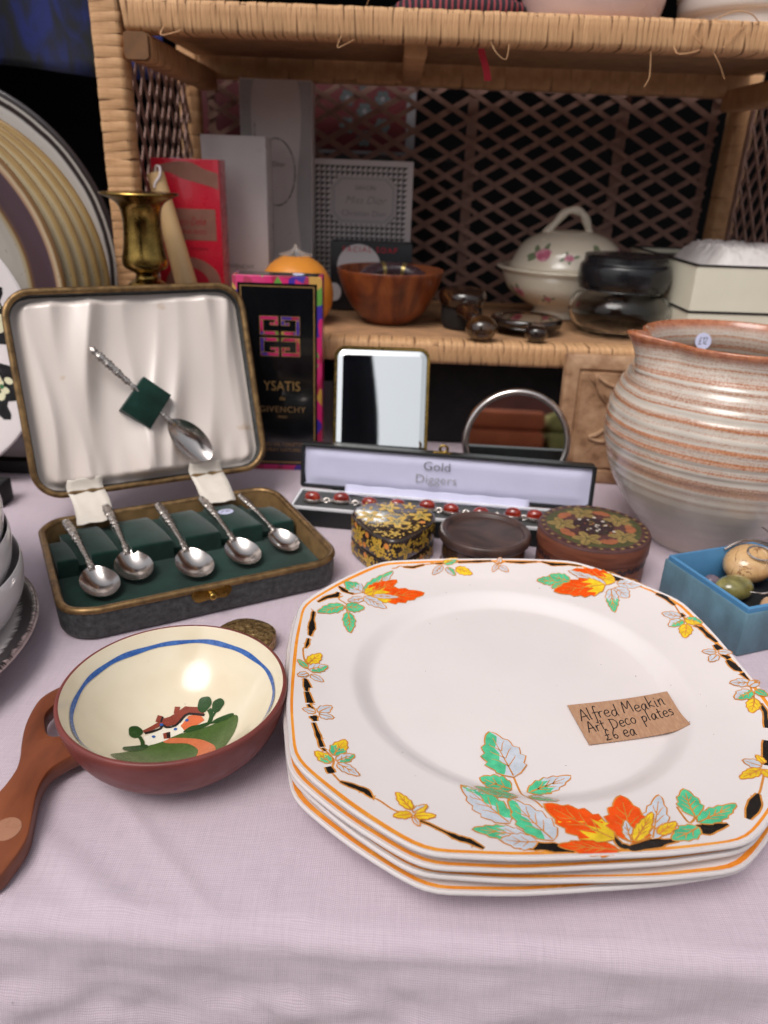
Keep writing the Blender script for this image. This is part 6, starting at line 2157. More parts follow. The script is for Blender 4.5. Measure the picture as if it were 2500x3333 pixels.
# orange ball candle
def build_ball_candle():
    root = thing('ball_candle', 'round orange ball candle with a short wick', 'candle', (-0.100, 0.806, ZS))
    wax = M('orange_wax', srgb(226, 146, 56), 0.42, 0.06, 40, 0.06, 200, spec=0.45)
    wax.node_tree.nodes['Principled BSDF'].inputs['Subsurface Weight'].default_value = 0.15
    wax.node_tree.nodes['Principled BSDF'].inputs['Subsurface Radius'].default_value = (0.01, 0.005, 0.002)
    R_ = 0.0385
    prof = [(0, 0.0)] + [(R_ * math.sin(a), R_ - R_ * math.cos(a)) for a in [PI * k / 30 for k in range(7, 28)]] + [(0.006, R_ * 1.985), (0.0035, R_ * 2.02), (0, R_ * 2.02)]
    prof = [(0, 0.0015)] + prof[1:]
    prof = [(r, max(0.0, z - (R_ - R_ * math.cos(PI * 7 / 30)))) for r, z in prof]
    V, F = lathe(prof, 64)
    mk('wax_ball', V, F, wax, root, angle=60)
    zt = prof[-1][1]
    V, F = tube(spl([(0, 0, zt - 0.001), (0.0006, 0, zt + 0.004), (-0.0008, 0, zt + 0.009)], 4), 0.0009, 8)
    mk('wick', V, F, M('wick_cotton', srgb(206, 180, 160), 0.8), root)
    V, F = [], []
    n = 26
    for j, (rr, z) in enumerate(((0.0012, zt + 0.0075), (0.0022, zt + 0.004), (0.005, zt + 0.0015), (0.0105, zt - 0.0002), (0.015, zt - 0.0020))):
        for i in range(n):
            a = 2 * PI * i / n
            k = rr * (1 + (0.22 if i % 2 else -0.12))
            V.append((k * math.cos(a), k * math.sin(a), z + (0.0008 if i % 2 else 0)))
    for j in range(4):
        for i in range(n):
            k = (i + 1) % n
            F.append([j * n + i, j * n + k, (j + 1) * n + k, (j + 1) * n + i])
    t = NT('clear_film')
    t.color((0.95, 0.93, 0.9, 1)); t.set(rough=0.15, trans=0.85, ior=1.2)
    mk('gathered_film', V, F, t.m, root)
build_ball_candle()

# turned wooden bowl
def build_wood_bowl():
    root = thing('wooden_bowl', 'turned reddish brown wooden bowl on the lower shelf', 'bowl', (-0.0030, 0.8260, ZS), 0.4)
    t = NT('striped_hardwood')
    f = t.noise(1, 4, t.mapping((34, 10, 12), (0.2, 0.5, 0.3)), 1.4)
    t.color(t.ramp(f, [(0.30, srgb(70, 34, 26)), (0.44, srgb(112, 54, 32)), (0.56, srgb(142, 76, 40)), (0.72, srgb(120, 56, 34))]))
    t.set(rough=0.34, coat=0.25, coatr=0.15)
    op = spl([(0, 0.001), (0.019, 0.0006), (0.0225, 0.0), (0.0250, 0.001), (0.0375, 0.012), (0.0490, 0.031), (0.0545, 0.047), (0.0560, 0.0535), (0.0552, 0.0545), (0.0538, 0.0535)], 5)
    ip = spl([(0.0538, 0.0535), (0.0515, 0.045), (0.0460, 0.030), (0.035, 0.013), (0.02, 0.006), (0, 0.005)], 5)[1:]
    V, F = lathe(op + ip, 80)
    mk('bowl_body', V, F, t.m, root, angle=50)
    # dark bangle lying in the bowl
    b = thing('bangle', 'dark bangle with gold bands lying in the wooden bowl', 'bangle', (0.002, 0.829, ZS + 0.036), 0, rot=(rad(24), rad(4), 0))
    R_ = 0.0345
    V, F = loop_tube([(R_ * math.cos(a), R_ * math.sin(a), 0) for a in [2 * PI * k / 60 for k in range(60)]], 0.0078, 14)
    mk('ring', V, F, M('plum_resin', srgb(72, 54, 60), 0.25, 0.15, 60, coat=0.4), b)
    for a0 in (1.25, 1.95, 3.6):
        pts = [(R_ * math.cos(a), R_ * math.sin(a), 0) for a in [a0 + 0.03 * k for k in range(5)]]
        V, F = tube(pts, 0.0081, 14)
        mk('gold_band', V, F, M('gold_band_metal', srgb(190, 170, 110), 0.3, 0.1, 100, metal=0.8), b)
build_wood_bowl()

# covered tureen
def build_tureen():
    root = thing('lidded_tureen', 'cream china tureen with domed lid, loop handle and pink roses', 'tureen', (0.2000, 0.910, ZS), 0.0)
    china = M('cream_china', srgb(226, 214, 194), 0.2, 0.03, 20, coat=0.4, coatr=0.06)
    prof = spl([(0, 0.001), (0.030, 0.0), (0.034, 0.0012), (0.032, 0.008), (0.045, 0.0155), (0.0620, 0.028), (0.0690, 0.041), (0.0715, 0.0485), (0.0765, 0.0515), (0.0770, 0.0540), (0.0700, 0.0545), (0.0640, 0.050)], 4)
    ov = lambda p, j, a: (p[0] * 1.04, p[1] * 0.96, p[2])
    V, F = lathe(prof, 72, ov)
    mk('tureen_body', V, F, china, root, angle=50)
    lp = spl([(0.0620, 0.0505), (0.0630, 0.0555), (0.0600, 0.0620), (0.0530, 0.0760), (0.0400, 0.0870), (0.0220, 0.0930), (0.0, 0.0945)], 4)
    V, F = lathe(lp, 72, ov)
    ld = mk('domed_lid', V, F, china, root, angle=50)
    path = spl([(-0.030, 0, 0.0885), (-0.020, 0.001, 0.1000), (-0.009, 0.0015, 0.1125), (0.002, 0, 0.1150), (0.011, -0.0015, 0.1100), (0.017, -0.001, 0.0990), (0.021, 0, 0.0885)], 5)
    V, F = tube(path, [0.0044 + 0.0006 * math.sin(i * 0.9) for i in range(len(path))], 12)
    mk('loop_handle', V, F, china, ld)
    for sx in (-1, 1):
        path = spl([(sx * 0.068, 0, 0.044), (sx * 0.082, 0, 0.047), (sx * 0.086, 0, 0.038), (sx * 0.078, 0, 0.029), (sx * 0.062, 0, 0.028)], 4)
        if sx > 0:
            V, F = tube(path, 0.0032, 10)
            mk('side_handle', V, F, china, root)
    cols = [M('rose_pink', srgb(212, 146, 160), 0.3, 0.2, 200), M('rose_deep', srgb(190, 98, 124), 0.3, 0.2, 200), M('leaf_print', srgb(120, 132, 100), 0.3, 0.2, 200)]
    def on_prof(pf):
        def s(ang, z, l):
            for (r0, z0), (r1, z1) in zip(pf[:-1], pf[1:]):
                if min(z0, z1) <= z <= max(z0, z1) and abs(z1 - z0) > 1e-6:
                    r = r0 + (r1 - r0) * (z - z0) / (z1 - z0)
                    break
            else:
                r = pf[-1][0]
            r += l
            a = ang / 0.05
            return Vector((r * 1.04 * math.cos(a), r * 0.96 * math.sin(a), z + l * 0.5))
        return s
    def roses(pf, spots, par, nm):
        pr = Print(on_prof(pf), 0.004)
        rnd = random.Random(3)
        for a, z, r in spots:
            u = a * 0.05
            for k in range(4):
                b = rnd.uniform(0, 6.28)
                pr.disc(u + r * 1.5 * math.cos(b), z + r * 0.7 * math.sin(b), r * 0.8, 2, 0.0002 + k * 0.00002, 8, r * 0.35, b)
            pr.disc(u, z, r, 0, 0.0003, 12, r * 0.8, wob=0.1)
            for k in range(3):
                b = rnd.uniform(0, 6.28)
                pr.disc(u + r * 0.4 * math.cos(b), z + r * 0.3 * math.sin(b), r * 0.45, 1, 0.00035 + k * 0.00002, 8)
        pr.build(nm, cols, par)
    roses(lp, [(-2.25, 0.070, 0.0082), (-1.20, 0.070, 0.0082), (-0.4, 0.072, 0.007), (-1.75, 0.0685, 0.0045)], ld, 'rose_print')
    roses(prof[4:34], [(-2.65, 0.028, 0.0068), (-1.5, 0.020, 0.0035), (-0.5, 0.026, 0.006), (-2.05, 0.024, 0.0035)], root, 'rose_print')
build_tureen()

# glass jar with black lid
def build_jar():
    root = thing('glass_jar', 'squat clear glass jar with a thick black lid', 'jar', (0.2380, 0.812, ZS))
    t = NT('clear_glass')
    t.color((0.98, 0.985, 0.985, 1)); t.set(rough=0.015, trans=1.0, ior=1.30)
    op = spl([(0, 0.0025), (0.030, 0.002), (0.0345, 0.0), (0.040, 0.0022), (0.0480, 0.010), (0.0530, 0.021), (0.0525, 0.030), (0.0470, 0.0375), (0.0410, 0.0415), (0.0400, 0.0445)], 5)
    ip = spl([(0.0378, 0.0445), (0.0385, 0.041), (0.0450, 0.036), (0.0495, 0.029), (0.0500, 0.022), (0.0450, 0.012), (0.037, 0.0065), (0.02, 0.0060), (0, 0.006)], 5)
    V, F = lathe(op + ip, 80, lambda p, j, a: (p[0] * (1 + 0.012 * math.sin(8 * a)), p[1] * (1 + 0.012 * math.sin(8 * a)), p[2]))
    mk('glass_body', V, F, t.m, root, angle=60)
    lid_m = M('black_bakelite', srgb(20, 20, 24), 0.3, 0.15, 40, coat=0.2)
    V, F = lathe(spl([(0, 0.0447), (0.0400, 0.0446), (0.0435, 0.0462), (0.0462, 0.0530), (0.0462, 0.0620), (0.0448, 0.0680), (0.0425, 0.0700), (0.0418, 0.0715), (0.0412, 0.0770), (0.0400, 0.0782), (0.020, 0.0788), (0, 0.079)], 4), 80)
    mk('black_lid', V, F, lid_m, root, angle=50)
build_jar()

# cream gift box with white shredded filling
def build_gift_box():
    root = thing('gift_box', 'cream box with black edging, open and filled with white crumpled tissue', 'box', (0.3055, 0.745, ZS), rad(1.5))
    cream = M('cream_card', srgb(226, 220, 200), 0.5, 0.03, 30)
    L, W = 0.17, 0.20
    def lp(i, z):
        return [(x, y, z) for x, y in rrect(L - 2 * i, W - 2 * i, 0.0012, 2, L / 2 - 0.02, W / 2)]
    V, F = stack_loops([lp(0, 0), lp(0, 0.0330)], True, True)
    mk('lower_tray', V, F, cream, root, angle=30)
    V, F = stack_loops([lp(-0.0007, 0.0332), lp(-0.0007, 0.0352)], True, True)
    mk('black_edging', V, F, MAT_BLACK, root, angle=30)
    V, F = stack_loops([lp(0, 0.0354), lp(0, 0.0765), lp(0.0022, 0.0765), lp(0.0024, 0.0610)], True, True)
    mk('upper_tray', V, F, cream, root, angle=30)
    V, F = stack_loops([lp(-0.0006, 0.0760), lp(-0.0006, 0.0777), lp(0.0028, 0.0777), lp(0.0028, 0.0760)], closed=True)
    mk('black_edging', V, F, MAT_BLACK, root, angle=30)
    V, F = [], []
    n = 90
    for j in range(n + 1):
        for i in range(n + 1):
            u, v = i / n, j / n
            x, y = -0.0195 + 0.026 + (L - 0.050) * u, 0.022 + (W - 0.050) * v
            e = sstep(min(u, 1 - u) * 5) * sstep(min(v, 1 - v) * 5)
            c = noise.cell(Vector((x * 130, y * 130, 1)))
            nz = noise.noise(Vector((x * 90, y * 90, 2))) * 0.0040 + noise.noise(Vector((x * 210, y * 210, 5))) * 0.0026 + 0.004 * abs(noise.noise(Vector((x * 55, y * 55, 3))))
            V.append((x, y, 0.068 + e * (0.020 + nz)))
    for j in range(n):
        for i in range(n):
            a = j * (n + 1) + i
            F.append([a, a + 1, a + n + 2, a + n + 1])
    V2, F2 = stack_loops([lp(0.0026, 0.0700), lp(0.0026, 0.0712)], True, True)
    mk('dark_lining', V2, F2, MAT_BLACK, root, angle=30)
    mk('tissue_filling', V, F, M('white_tissue', srgb(226, 220, 218), 0.8, 0.05, 100), root, angle=25)
build_gift_box()

# tortoiseshell hand mirrors
def tortoise():
    t = NT('tortoiseshell')
    f = t.noise(60, 4, None, 1.0)
    t.color(t.ramp(f, [(0.40, srgb(28, 18, 15)), (0.58, srgb(44, 27, 19)), (0.70, srgb(92, 58, 30)), (0.85, srgb(50, 30, 20))]))
    t.set(rough=0.16, coat=0.6, coatr=0.05)
    return t.m
MAT_TORT = tortoise()
def build_hand_mirrors():
    root = thing('hand_mirror', 'oval tortoiseshell hand mirror lying face up, knob towards the front', 'mirror', (0.1400, 0.742, ZS), rad(-4))
    V, F = lathe(spl([(0, 0.0075), (0.0335, 0.0075), (0.0355, 0.0080), (0.0372, 0.0115), (0.0360, 0.0150), (0.0335, 0.0158), (0.0318, 0.0146), (0.0312, 0.0140)], 4), 64, lambda p, j, a: (p[0], p[1] * 0.95, p[2]))
    mk('frame', V, F, MAT_TORT, root, X=Matrix.Translation((-0.004, 0.053, 0)))
    V, F = lathe([(0.0313, 0.0142), (0.02, 0.0143), (0, 0.0143)], 64, lambda p, j, a: (p[0], p[1] * 0.95, p[2]))
    mk('glass', V, F, MAT_MIRROR, root, X=Matrix.Translation((-0.004, 0.053, 0)))
    V, F = tube(spl([(-0.003, 0.022, 0.0112), (-0.001, 0.012, 0.0105), (0.0005, 0.002, 0.0098)], 5), [0.0048] * 11, 12)
    mk('neck', V, F, MAT_TORT, root)
    V, F = lathe(spl([(0, -0.0095), (0.006, -0.0088), (0.0105, -0.004), (0.0112, 0.0), (0.0100, 0.0038), (0.006, 0.0065), (0, 0.007)], 4), 36)
    mk('knob', V, F, MAT_TORT, root, X=Matrix.Translation((0.0015, -0.0005, 0.0096)))
    root = thing('tortoiseshell_brush', 'tortoiseshell dressing table brush with a bulbous amber handle end', 'brush', (0.0875, 0.7385, ZS), rad(6))
    path = spl([(0, 0.002, 0.0125), (-0.002, 0.018, 0.0150), (-0.004, 0.034, 0.0190), (-0.006, 0.050, 0.0215)], 6)
    V, F = tube(path, [0.0115 - 0.0035 * math.sin(PI * i / (len(path) - 1)) for i in range(len(path))], 16)
    mk('handle', V, F, MAT_TORT, root)
    V, F = lathe(spl([(0, -0.0122), (0.009, -0.0105), (0.0148, -0.004), (0.0155, 0.001), (0.013, 0.0065), (0.007, 0.0105), (0, 0.0115)], 4), 40)
    am = NT('amber_shell')
    f = am.noise(45, 3)
    am.color(am.ramp(f, [(0.4, srgb(44, 27, 16)), (0.62, srgb(88, 58, 28)), (0.8, srgb(120, 84, 40))]))
    am.set(rough=0.12, coat=0.6)
    mk('handle_end', V, F, am.m, root, X=Matrix.Translation((0, 0, 0.0126)))
    V, F = lathe(spl([(0, -0.008), (0.020, -0.007), (0.0245, 0), (0.0235, 0.007), (0.018, 0.0105), (0, 0.012)], 4), 44, lambda p, j, a: (p[0], p[1] * 1.25, p[2]))
    mk('brush_back', V, F, MAT_TORT, root, X=Matrix.Translation((-0.006, 0.075, 0.0285)))
    V, F = lathe([(0, 0), (0.019, 0), (0.0215, 0.008), (0.021, 0.021), (0, 0.021)], 44, lambda p, j, a: (p[0], p[1] * 1.25, p[2]))
    mk('bristles', V, F, M('dark_bristle', srgb(26, 20, 18), 0.9, 0.3, 400, 0.8, 900), root, X=Matrix.Translation((-0.006, 0.075, 0.0)))
build_hand_mirrors()

# ------------------------------------------------------------------ candlestick and candle at the left post
def build_candlestick():
    root = thing('candlestick', 'tall brass candlestick standing behind the spoon case', 'candlestick', (-0.2160, 0.684, 0.0))
    root.scale = (1.12, 1.12, 1.02)
    prof = spl([(0, 0.0), (0.030, 0.0), (0.032, 0.003), (0.029, 0.008), (0.018, 0.016), (0.012, 0.024), (0.015, 0.032), (0.010, 0.040), (0.008, 0.090), (0.009, 0.130), (0.013, 0.138), (0.0100, 0.145), (0.0120, 0.152), (0.0160, 0.158), (0.0170, 0.164), (0.0140, 0.170), (0.0090, 0.174), (0.0085, 0.178),
                (0.0130, 0.181), (0.0165, 0.184), (0.0172, 0.190), (0.0155, 0.200), (0.0143, 0.212), (0.0143, 0.224), (0.0165, 0.2325), (0.0215, 0.2370), (0.0285, 0.2405), (0.0290, 0.2418), (0.0275, 0.2425), (0.0200, 0.2410), (0.0125, 0.2405), (0.0118, 0.2390), (0.0115, 0.215), (0, 0.214)], 4)
    V, F = lathe(prof, 72)
    b = mk('candlestick_body', V, F, MAT_BRASS, root, angle=55)
build_candlestick()
def build_taper():
    a, b = Vector((-0.190, 0.742, ZS + 0.012)), Vector((-0.2225, 0.757, ZS + 0.138))
    root = thing('taper_candle', 'cream taper candle leaning against the left post behind the candlestick', 'candle', a)
    d = b - a
    n = 14
    path = [d * (k / n) for k in range(n + 1)]
    V, F = tube(path, [0.0108 - 0.0028 * (k / n) for k in range(n + 1)], 24)
    mk('wax', V, F, M('cream_wax', srgb(206, 172, 124), 0.4, 0.05, 40), root, angle=60)
    w = spl([d, d + Vector((0.002, -0.002, 0.006)), d + Vector((0.006, -0.005, 0.005)), d + Vector((0.006, -0.008, -0.002)), d + Vector((0.002, -0.0098, -0.008)), d + Vector((0.001, -0.0098, -0.012))], 5)
    V, F = tube(w, 0.0011, 8)
    mk('wick', V, F, M('white_wick', srgb(226, 216, 218), 0.7), root)
build_taper()

# ------------------------------------------------------------------ plates standing on edge at the left
def stone_plate(name, label, loc, R_, ramp_stops, lean, speck=True, group=None, profile=None, ridges=None, rz=0.0):
    t = NT(name + '_glaze')
    r = t.math('DIVIDE', t.radius(), R_)
    nz = t.math('MULTIPLY', t.math('SUBTRACT', t.noise(40, 3), 0.5), 0.012)
    c = t.ramp(t.math('ADD', r, nz), ramp_stops)
    if speck:
        sp = t.math('MULTIPLY', t.math('SUBTRACT', 1, t.gray(t.voronoi(190), 0.06, 0.11)), t.gray(t.noise(33, 2), 0.46, 0.54))
        c = t.mix(sp, c, srgb(56, 48, 46))
    t.color(c)
    t.set(rough=0.22, coat=0.35, coatr=0.08)
    root = thing(name, label, 'plate', loc, 0, group, rot=(rad(90) - lean, 0, rz))
    prof = profile or [(0, 0.004), (0.45, 0.004), (0.66, 0.005), (0.74, 0.010), (0.82, 0.0165), (0.93, 0.0200), (0.985, 0.0212), (1.0, 0.0205), (1.0, 0.0185), (0.93, 0.0160), (0.82, 0.0120), (0.72, 0.0050), (0.62, 0.0), (0.5, 0.0), (0, 0.0008)]
    pf = spl([(a * R_, z) for a, z in prof], 5)
    if ridges:
        out = []
        for rr, z in pf:
            out.append((rr, z))
        pf = out
    pf = [(max(0, rr), z) for rr, z in pf]
    pf[0] = (0, pf[0][1]); pf[-1] = (0, pf[-1][1])
    V, F = lathe(pf, 110)
    if ridges:
        V = [(x, y, z + (0.0004 * math.sin(math.hypot(x, y) * 1900) if ridges[0] * R_ < math.hypot(x, y) < ridges[1] * R_ and z > 0.012 else 0)) for x, y, z in V]
    V = [(x, y + R_, z) for x, y, z in V]
    me = mk('plate_body', [(x, y - R_, z) for x, y, z in V], F, t.m, root, angle=50)
    me.location = (0, R_, 0)
    return root
grey, cream, tan_, brn, pur = srgb(196, 190, 184), srgb(206, 190, 152), srgb(176, 150, 106), srgb(120, 84, 44), srgb(78, 58, 66)
dk = srgb(48, 40, 42)
yx = -0.402
stone_plate('platter', 'largest speckled grey platter with a double dark rim, rearmost of the standing plates', (-0.432, 0.772, 0.004), 0.168,
            [(0, grey), (0.9, grey), (0.925, srgb(206, 200, 196)), (0.935, dk), (0.955, dk), (0.962, grey), (0.968, grey), (0.975, dk), (1.0, dk)], rad(3))
lab = ['rearmost of the yellow rimmed stoneware plates standing on edge', 'second from the back of the yellow rimmed stoneware plates on edge', 'third from the back of the yellow rimmed stoneware plates on edge', 'yellow rimmed stoneware plate standing directly behind the purple banded one']
ys = [0.7185, 0.7065, 0.6945, 0.6830]
dxs = [-0.005, -0.009, -0.014, -0.020]
for k in range(4):
    stone_plate('dinner_plate', lab[k], (yx + dxs[k], ys[k], 0.016), 0.150,
                [(0, grey), (0.72, grey), (0.80, srgb(176, 164, 158)), (0.885, srgb(178, 164, 156)), (0.90, srgb(158, 132, 92)), (0.915, srgb(212, 196, 164)), (0.965, srgb(216, 200, 166)), (0.982, srgb(188, 156, 102)), (1.0, srgb(140, 110, 68))], rad(2), True, 'stoneware plates standing on edge')
stone_plate('dinner_plate', 'front stoneware plate on edge with a purple ribbed band and speckled centre', (yx - 0.026, 0.6720, 0.016), 0.150,
            [(0, srgb(188, 184, 178)), (0.75, srgb(186, 180, 172)), (0.785, srgb(176, 156, 118)), (0.80, brn), (0.815, srgb(96, 70, 66)), (0.83, pur), (0.945, pur), (0.955, srgb(168, 130, 104)), (0.975, srgb(196, 176, 144)), (0.99, brn), (1.0, brn)], rad(2), True, 'stoneware plates standing on edge', ridges=(0.82, 0.95))
# black and white flowered plate at the far left
def build_flower_plate():
    root = thing('flowered_plate', 'white plate with black border panels and yellow bands at the far left', 'plate', (-0.412, 0.636, 0.006), 0, rot=(rad(90) - rad(4), 0, 0))
    R_ = 0.117
    prof = [(0, 0.004), (0.5, 0.004), (0.62, 0.006), (0.70, 0.011), (0.85, 0.0145), (0.985, 0.0170), (1.0, 0.0165), (1.0, 0.0145), (0.85, 0.0115), (0.68, 0.0060), (0.6, 0.0), (0.5, 0.0), (0, 0.0008)]
    pf = [(max(0, a), z) for a, z in spl([(a * R_, z) for a, z in prof], 4)]
    pf[0] = (0, pf[0][1]); pf[-1] = (0, pf[-1][1])
    V, F = lathe(pf, 96)
    o = mk('plate_body', V, F, MAT_PORC, root, angle=50)
    o.location = (0, R_, 0)
    top = [(r, z) for r, z in pf][:len(pf) // 2 + 4]
    def h(r):
        for (r0, z0), (r1, z1) in zip(top[:-1], top[1:]):
            if r0 <= r <= r1 and r1 > r0:
                return z0 + (z1 - z0) * (r - r0) / (r1 - r0)
        return top[-1][1]
    pr = Print(lambda x, y, l: Vector((x, y, h(math.hypot(x, y)) + l)), 0.005)
    rnd = random.Random(8)
    P = lambda r, a: (r * math.cos(a), r * math.sin(a))
    for k in range(9):
        a0 = 2 * PI * k / 9 + 0.28
        if k % 2 == 0:
            pts = [P(0.100 + 0.005 * math.sin(q * 1.3), a0 + 0.25 * (q / 6 - 1)) for q in range(13)] + [P(0.068 + 0.004 * math.sin(q * 1.1), a0 + 0.25 * (1 - q / 6)) for q in range(13)]
            pr.poly(pts, 0, 0.0002)
            for q in range(7):
                x, y = P(0.085 + 0.006 * math.sin(q * 2.4), a0 + 0.035 * (q - 3))
                pr.disc(x, y, 0.0042, 1, 0.0004 + q * 0.00002, 10, 0.003, q)
            for q in range(4):
                x, y = P(0.084 + 0.004 * math.sin(q * 3.4), a0 + 0.04 * (q - 1.5))
                pr.disc(x, y, 0.0022, 3 if q % 2 else 4, 0.0007, 8)
        else:
            for q in range(5):
                b = a0 - 0.26 + 0.13 * q
                pr.line([P(0.064, b), P(0.082, b + 0.06), P(0.104, b + 0.02)], [0.004, 0.007, 0.003], 0 if q % 2 == 0 else 2, 0.0002 + q * 0.00002, 4)
    pb = pr.build('painted_border', [M('black_glaze', srgb(26, 25, 26), 0.2, 0.1, 60), M('pale_petal', srgb(232, 226, 190), 0.25, 0.05, 60), M('yellow_glaze', srgb(226, 192, 88), 0.25, 0.08, 60), M('red_glaze', srgb(176, 52, 44), 0.25, 0.1, 60), M('green_glaze', srgb(56, 112, 70), 0.25, 0.1, 60)], root)
    pb.location = (0, R_, 0)
build_flower_plate()
rack = thing('plate_rack', 'low black rack holding the plates that stand on edge', 'rack', (-0.43, 0.69, 0))
mr_ = M('black_rack_paint', srgb(22, 21, 23), 0.5, 0.1, 40)
for y in (-0.030, 0.10):
    V, F = box(-0.17, 0.12, y - 0.006, y + 0.006, 0, 0.012)
    mk('rail', V, F, mr_, rack)
for x in (-0.165, 0.115):
    V, F = box(x - 0.006, x + 0.006, -0.0235, 0.0935, 0.0, 0.0115)
    mk('cross_bar', V, F, mr_, rack)
bk = bevel_box('dark_block', (-0.62, -0.322, 0.575, 0.598, 0.0, 0.020), M('dark_block_board', srgb(24, 23, 26), 0.7, 0.15, 60), bev=0.002)  # added block that fills the dark gap below the plate
tag(bk, 'flat black block added for the dark under the flowered plate', 'case')

# ------------------------------------------------------------------ white bowls stacked on a dark rimmed plate
def build_left_stack():
    root = thing('rimmed_plate', 'speckled white plate with a brushed black rim under the white bowls', 'plate', (-0.3195, 0.3480, 0.0))
    t = NT('brushed_rim_glaze')
    r = t.math('DIVIDE', t.radius(), 0.118)
    cmb = t.n.new('ShaderNodeCombineXYZ')
    s = t.sep()
    ang = t.math('ARCTAN2', s[1], s[0])
    t.link(t.math('MULTIPLY', ang, 40.0), cmb.inputs[0])
    t.link(t.math('MULTIPLY', r, 6.0), cmb.inputs[1])
    br = t.math('MULTIPLY', t.math('SUBTRACT', t.noise(1.6, 3, cmb.outputs[0]), 0.5), 0.09)
    c = t.ramp(t.math('ADD', r, br), [(0, srgb(214, 206, 204)), (0.90, srgb(214, 206, 204)), (0.93, srgb(44, 36, 38)), (0.985, srgb(34, 30, 32)), (1.0, srgb(150, 130, 130))])
    sp = t.math('MULTIPLY', t.math('SUBTRACT', 1, t.gray(t.voronoi(210), 0.05, 0.09)), t.gray(t.noise(40, 2), 0.5, 0.56))
    t.color(t.mix(sp, c, srgb(50, 40, 40)))
    t.set(rough=0.2, coat=0.4, coatr=0.05)
    pf = spl([(0, 0.006), (0.055, 0.006), (0.075, 0.0075), (0.095, 0.0135), (0.112, 0.0190), (0.1165, 0.0202), (0.118, 0.0192), (0.1172, 0.0170), (0.095, 0.0085), (0.072, 0.0020), (0.066, 0.0), (0.060, 0.0), (0.058, 0.0016), (0, 0.002)], 5)
    pf = [(max(0, a), z) for a, z in pf]
    pf[0] = (0, 0.006); pf[-1] = (0, 0.002)
    V, F = lathe(pf, 110)
    mk('plate_body', V, F, t.m, root, angle=50)
    lab = ['bottom bowl of the white stack at the left edge', 'second white bowl from the bottom of the stack at the left edge', 'middle bowl of the white stack at the left edge', 'second white bowl from the top of the stack at the left edge', 'top bowl of the white stack at the left edge']
    china = M('white_bowl_glaze', srgb(238, 233, 234), 0.14, 0.02, 20, coat=0.4, coatr=0.05)
    for k in range(5):
        R_ = 0.093 - 0.0012 * k
        root = thing('white_bowl', lab[k], 'bowl', (-0.3060 - 0.0012 * (k % 2) - 0.0024 * k, 0.3690 + 0.001 * k, 0.0075 + 0.0180 * k), 0, 'white bowls in the left stack')
        pf = spl([(0, 0.003), (R_ * 0.55, 0.0025), (R_ * 0.62, 0.0), (R_ * 0.66, 0.001), (R_ * 0.88, 0.008), (R_ * 0.975, 0.020), (R_, 0.034), (R_ * 0.995, 0.0405), (R_ * 0.982, 0.0405), (R_ * 0.955, 0.022), (R_ * 0.85, 0.0105), (R_ * 0.6, 0.0055), (0, 0.005)], 5)
        pf = [(max(0, a), z) for a, z in pf]
        pf[0] = (0, 0.003); pf[-1] = (0, 0.006)
        V, F = lathe(pf, 96)
        mk('bowl_body', V, F, china, root, angle=50)
build_left_stack()

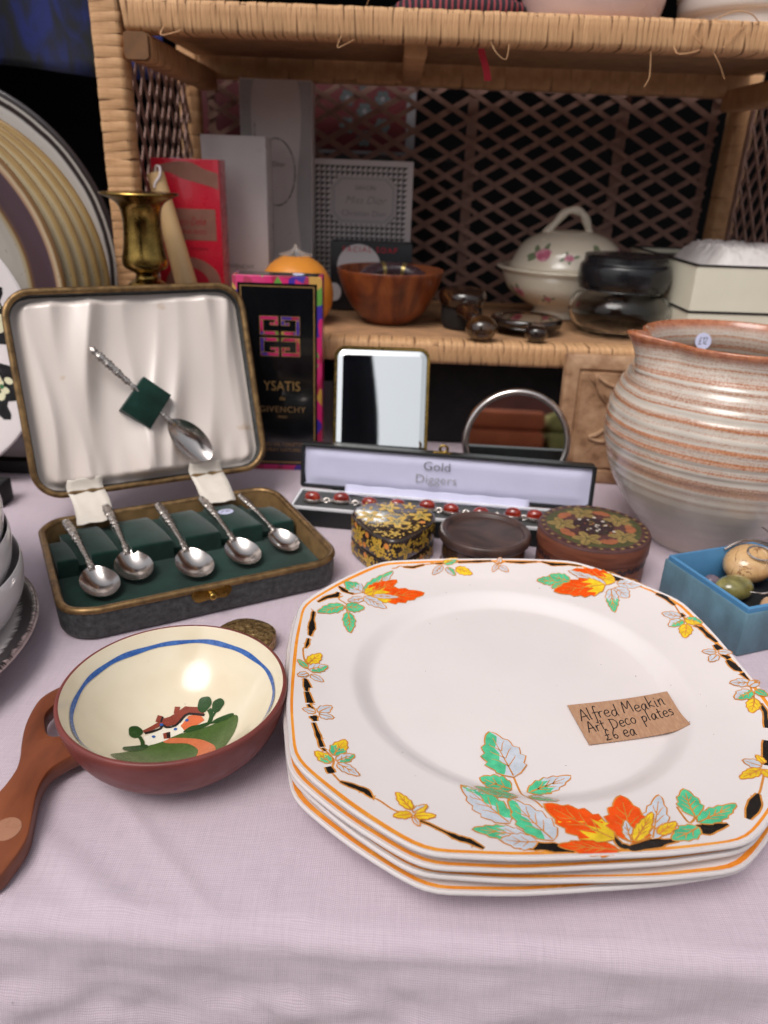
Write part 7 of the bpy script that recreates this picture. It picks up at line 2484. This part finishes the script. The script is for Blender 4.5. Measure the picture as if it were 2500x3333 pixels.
# ------------------------------------------------------------------ things on the top shelf (only their feet show)
ZT = Z_TOP + 0.0002
pinkish = M('pale_pink_china', srgb(214, 186, 180), 0.25, 0.05, 20, coat=0.3)
o = mk('china_bowl', *lathe(spl([(0, 0.001), (0.050, 0.0), (0.056, 0.002), (0.0600, 0.012), (0.0635, 0.03), (0.064, 0.06), (0.061, 0.06), (0.060, 0.03), (0.05, 0.008), (0, 0.006)], 4), 72), pinkish, loc=(0.168, 0.800, ZT), angle=50)
tag(o, 'pale pink china bowl standing on the top shelf', 'bowl')
o = mk('china_dish', *lathe(spl([(0, 0.001), (0.064, 0.0), (0.068, 0.0015), (0.0685, 0.010)], 3) + spl([(0.0700, 0.0125), (0.0735, 0.0135), (0.0760, 0.022), (0.077, 0.06), (0.074, 0.06), (0.072, 0.02), (0, 0.012)], 4), 72), M('white_dish_glaze', srgb(226, 220, 216), 0.2, 0.03, 20, coat=0.3), loc=(0.325, 0.805, ZT), angle=50)
tag(o, 'white china dish with a stepped foot at the right of the top shelf', 'dish')
V, F = lathe(spl([(0, 0), (0.05, 0.0), (0.058, 0.006), (0.055, 0.016), (0.03, 0.024), (0, 0.026)], 4), 48, lambda p, j, a: (p[0] * 1.1 + 0.004 * noise.noise(Vector((p[0] * 50, p[1] * 50, p[2] * 90))), p[1] * 0.8, p[2] + (0.004 * noise.noise(Vector((p[0] * 60, p[1] * 60, 4))) if p[2] > 0.004 else 0)))
t = NT('dark_striped_weave')
w = t.wave(60, None, 'X', 1.5)
t.color(t.ramp(w, [(0.4, srgb(34, 28, 32)), (0.55, srgb(60, 36, 40)), (0.7, srgb(30, 40, 78)), (0.85, srgb(150, 60, 60))]))
t.set(rough=0.9)
o = mk('folded_textile', V, F, t.m, loc=(0.055, 0.815, ZT), angle=180)
tag(o, 'dark striped textile folded on the top shelf beside the pink bowl', 'textile')
# woven strap hanging below the top shelf
t = NT('red_blue_strap')
s = t.sep()
t.color(t.ramp(t.gray(s[0], -0.003, 0.003), [(0, srgb(34, 44, 96)), (0.5, srgb(34, 44, 96)), (0.52, srgb(196, 48, 66)), (1, srgb(196, 48, 66))]))
t.set(rough=0.8)
V, F = [], []
pts = spl([(0, 0, 0.0), (0.003, 0.003, -0.012), (0.008, 0.004, -0.024), (0.011, 0.006, -0.034)], 5)
for x, y, z in pts:
    V += [(x - 0.003, y, z), (x + 0.003, y - 0.001, z), (x + 0.003, y + 0.0006, z), (x - 0.003, y + 0.0016, z)]
for j in range(len(pts) - 1):
    for k in range(4):
        k2 = (k + 1) % 4
        F.append([j * 4 + k, j * 4 + k2, j * 4 + 4 + k2, j * 4 + 4 + k])
F += [[0, 1, 2, 3], [len(V) - 1, len(V) - 2, len(V) - 3, len(V) - 4]]
o = mk('woven_strap', V, F, t.m, loc=(0.066, 0.757, Z_TOP - 0.0116))
tag(o, 'short red and blue woven strap hanging below the top shelf', 'strap')
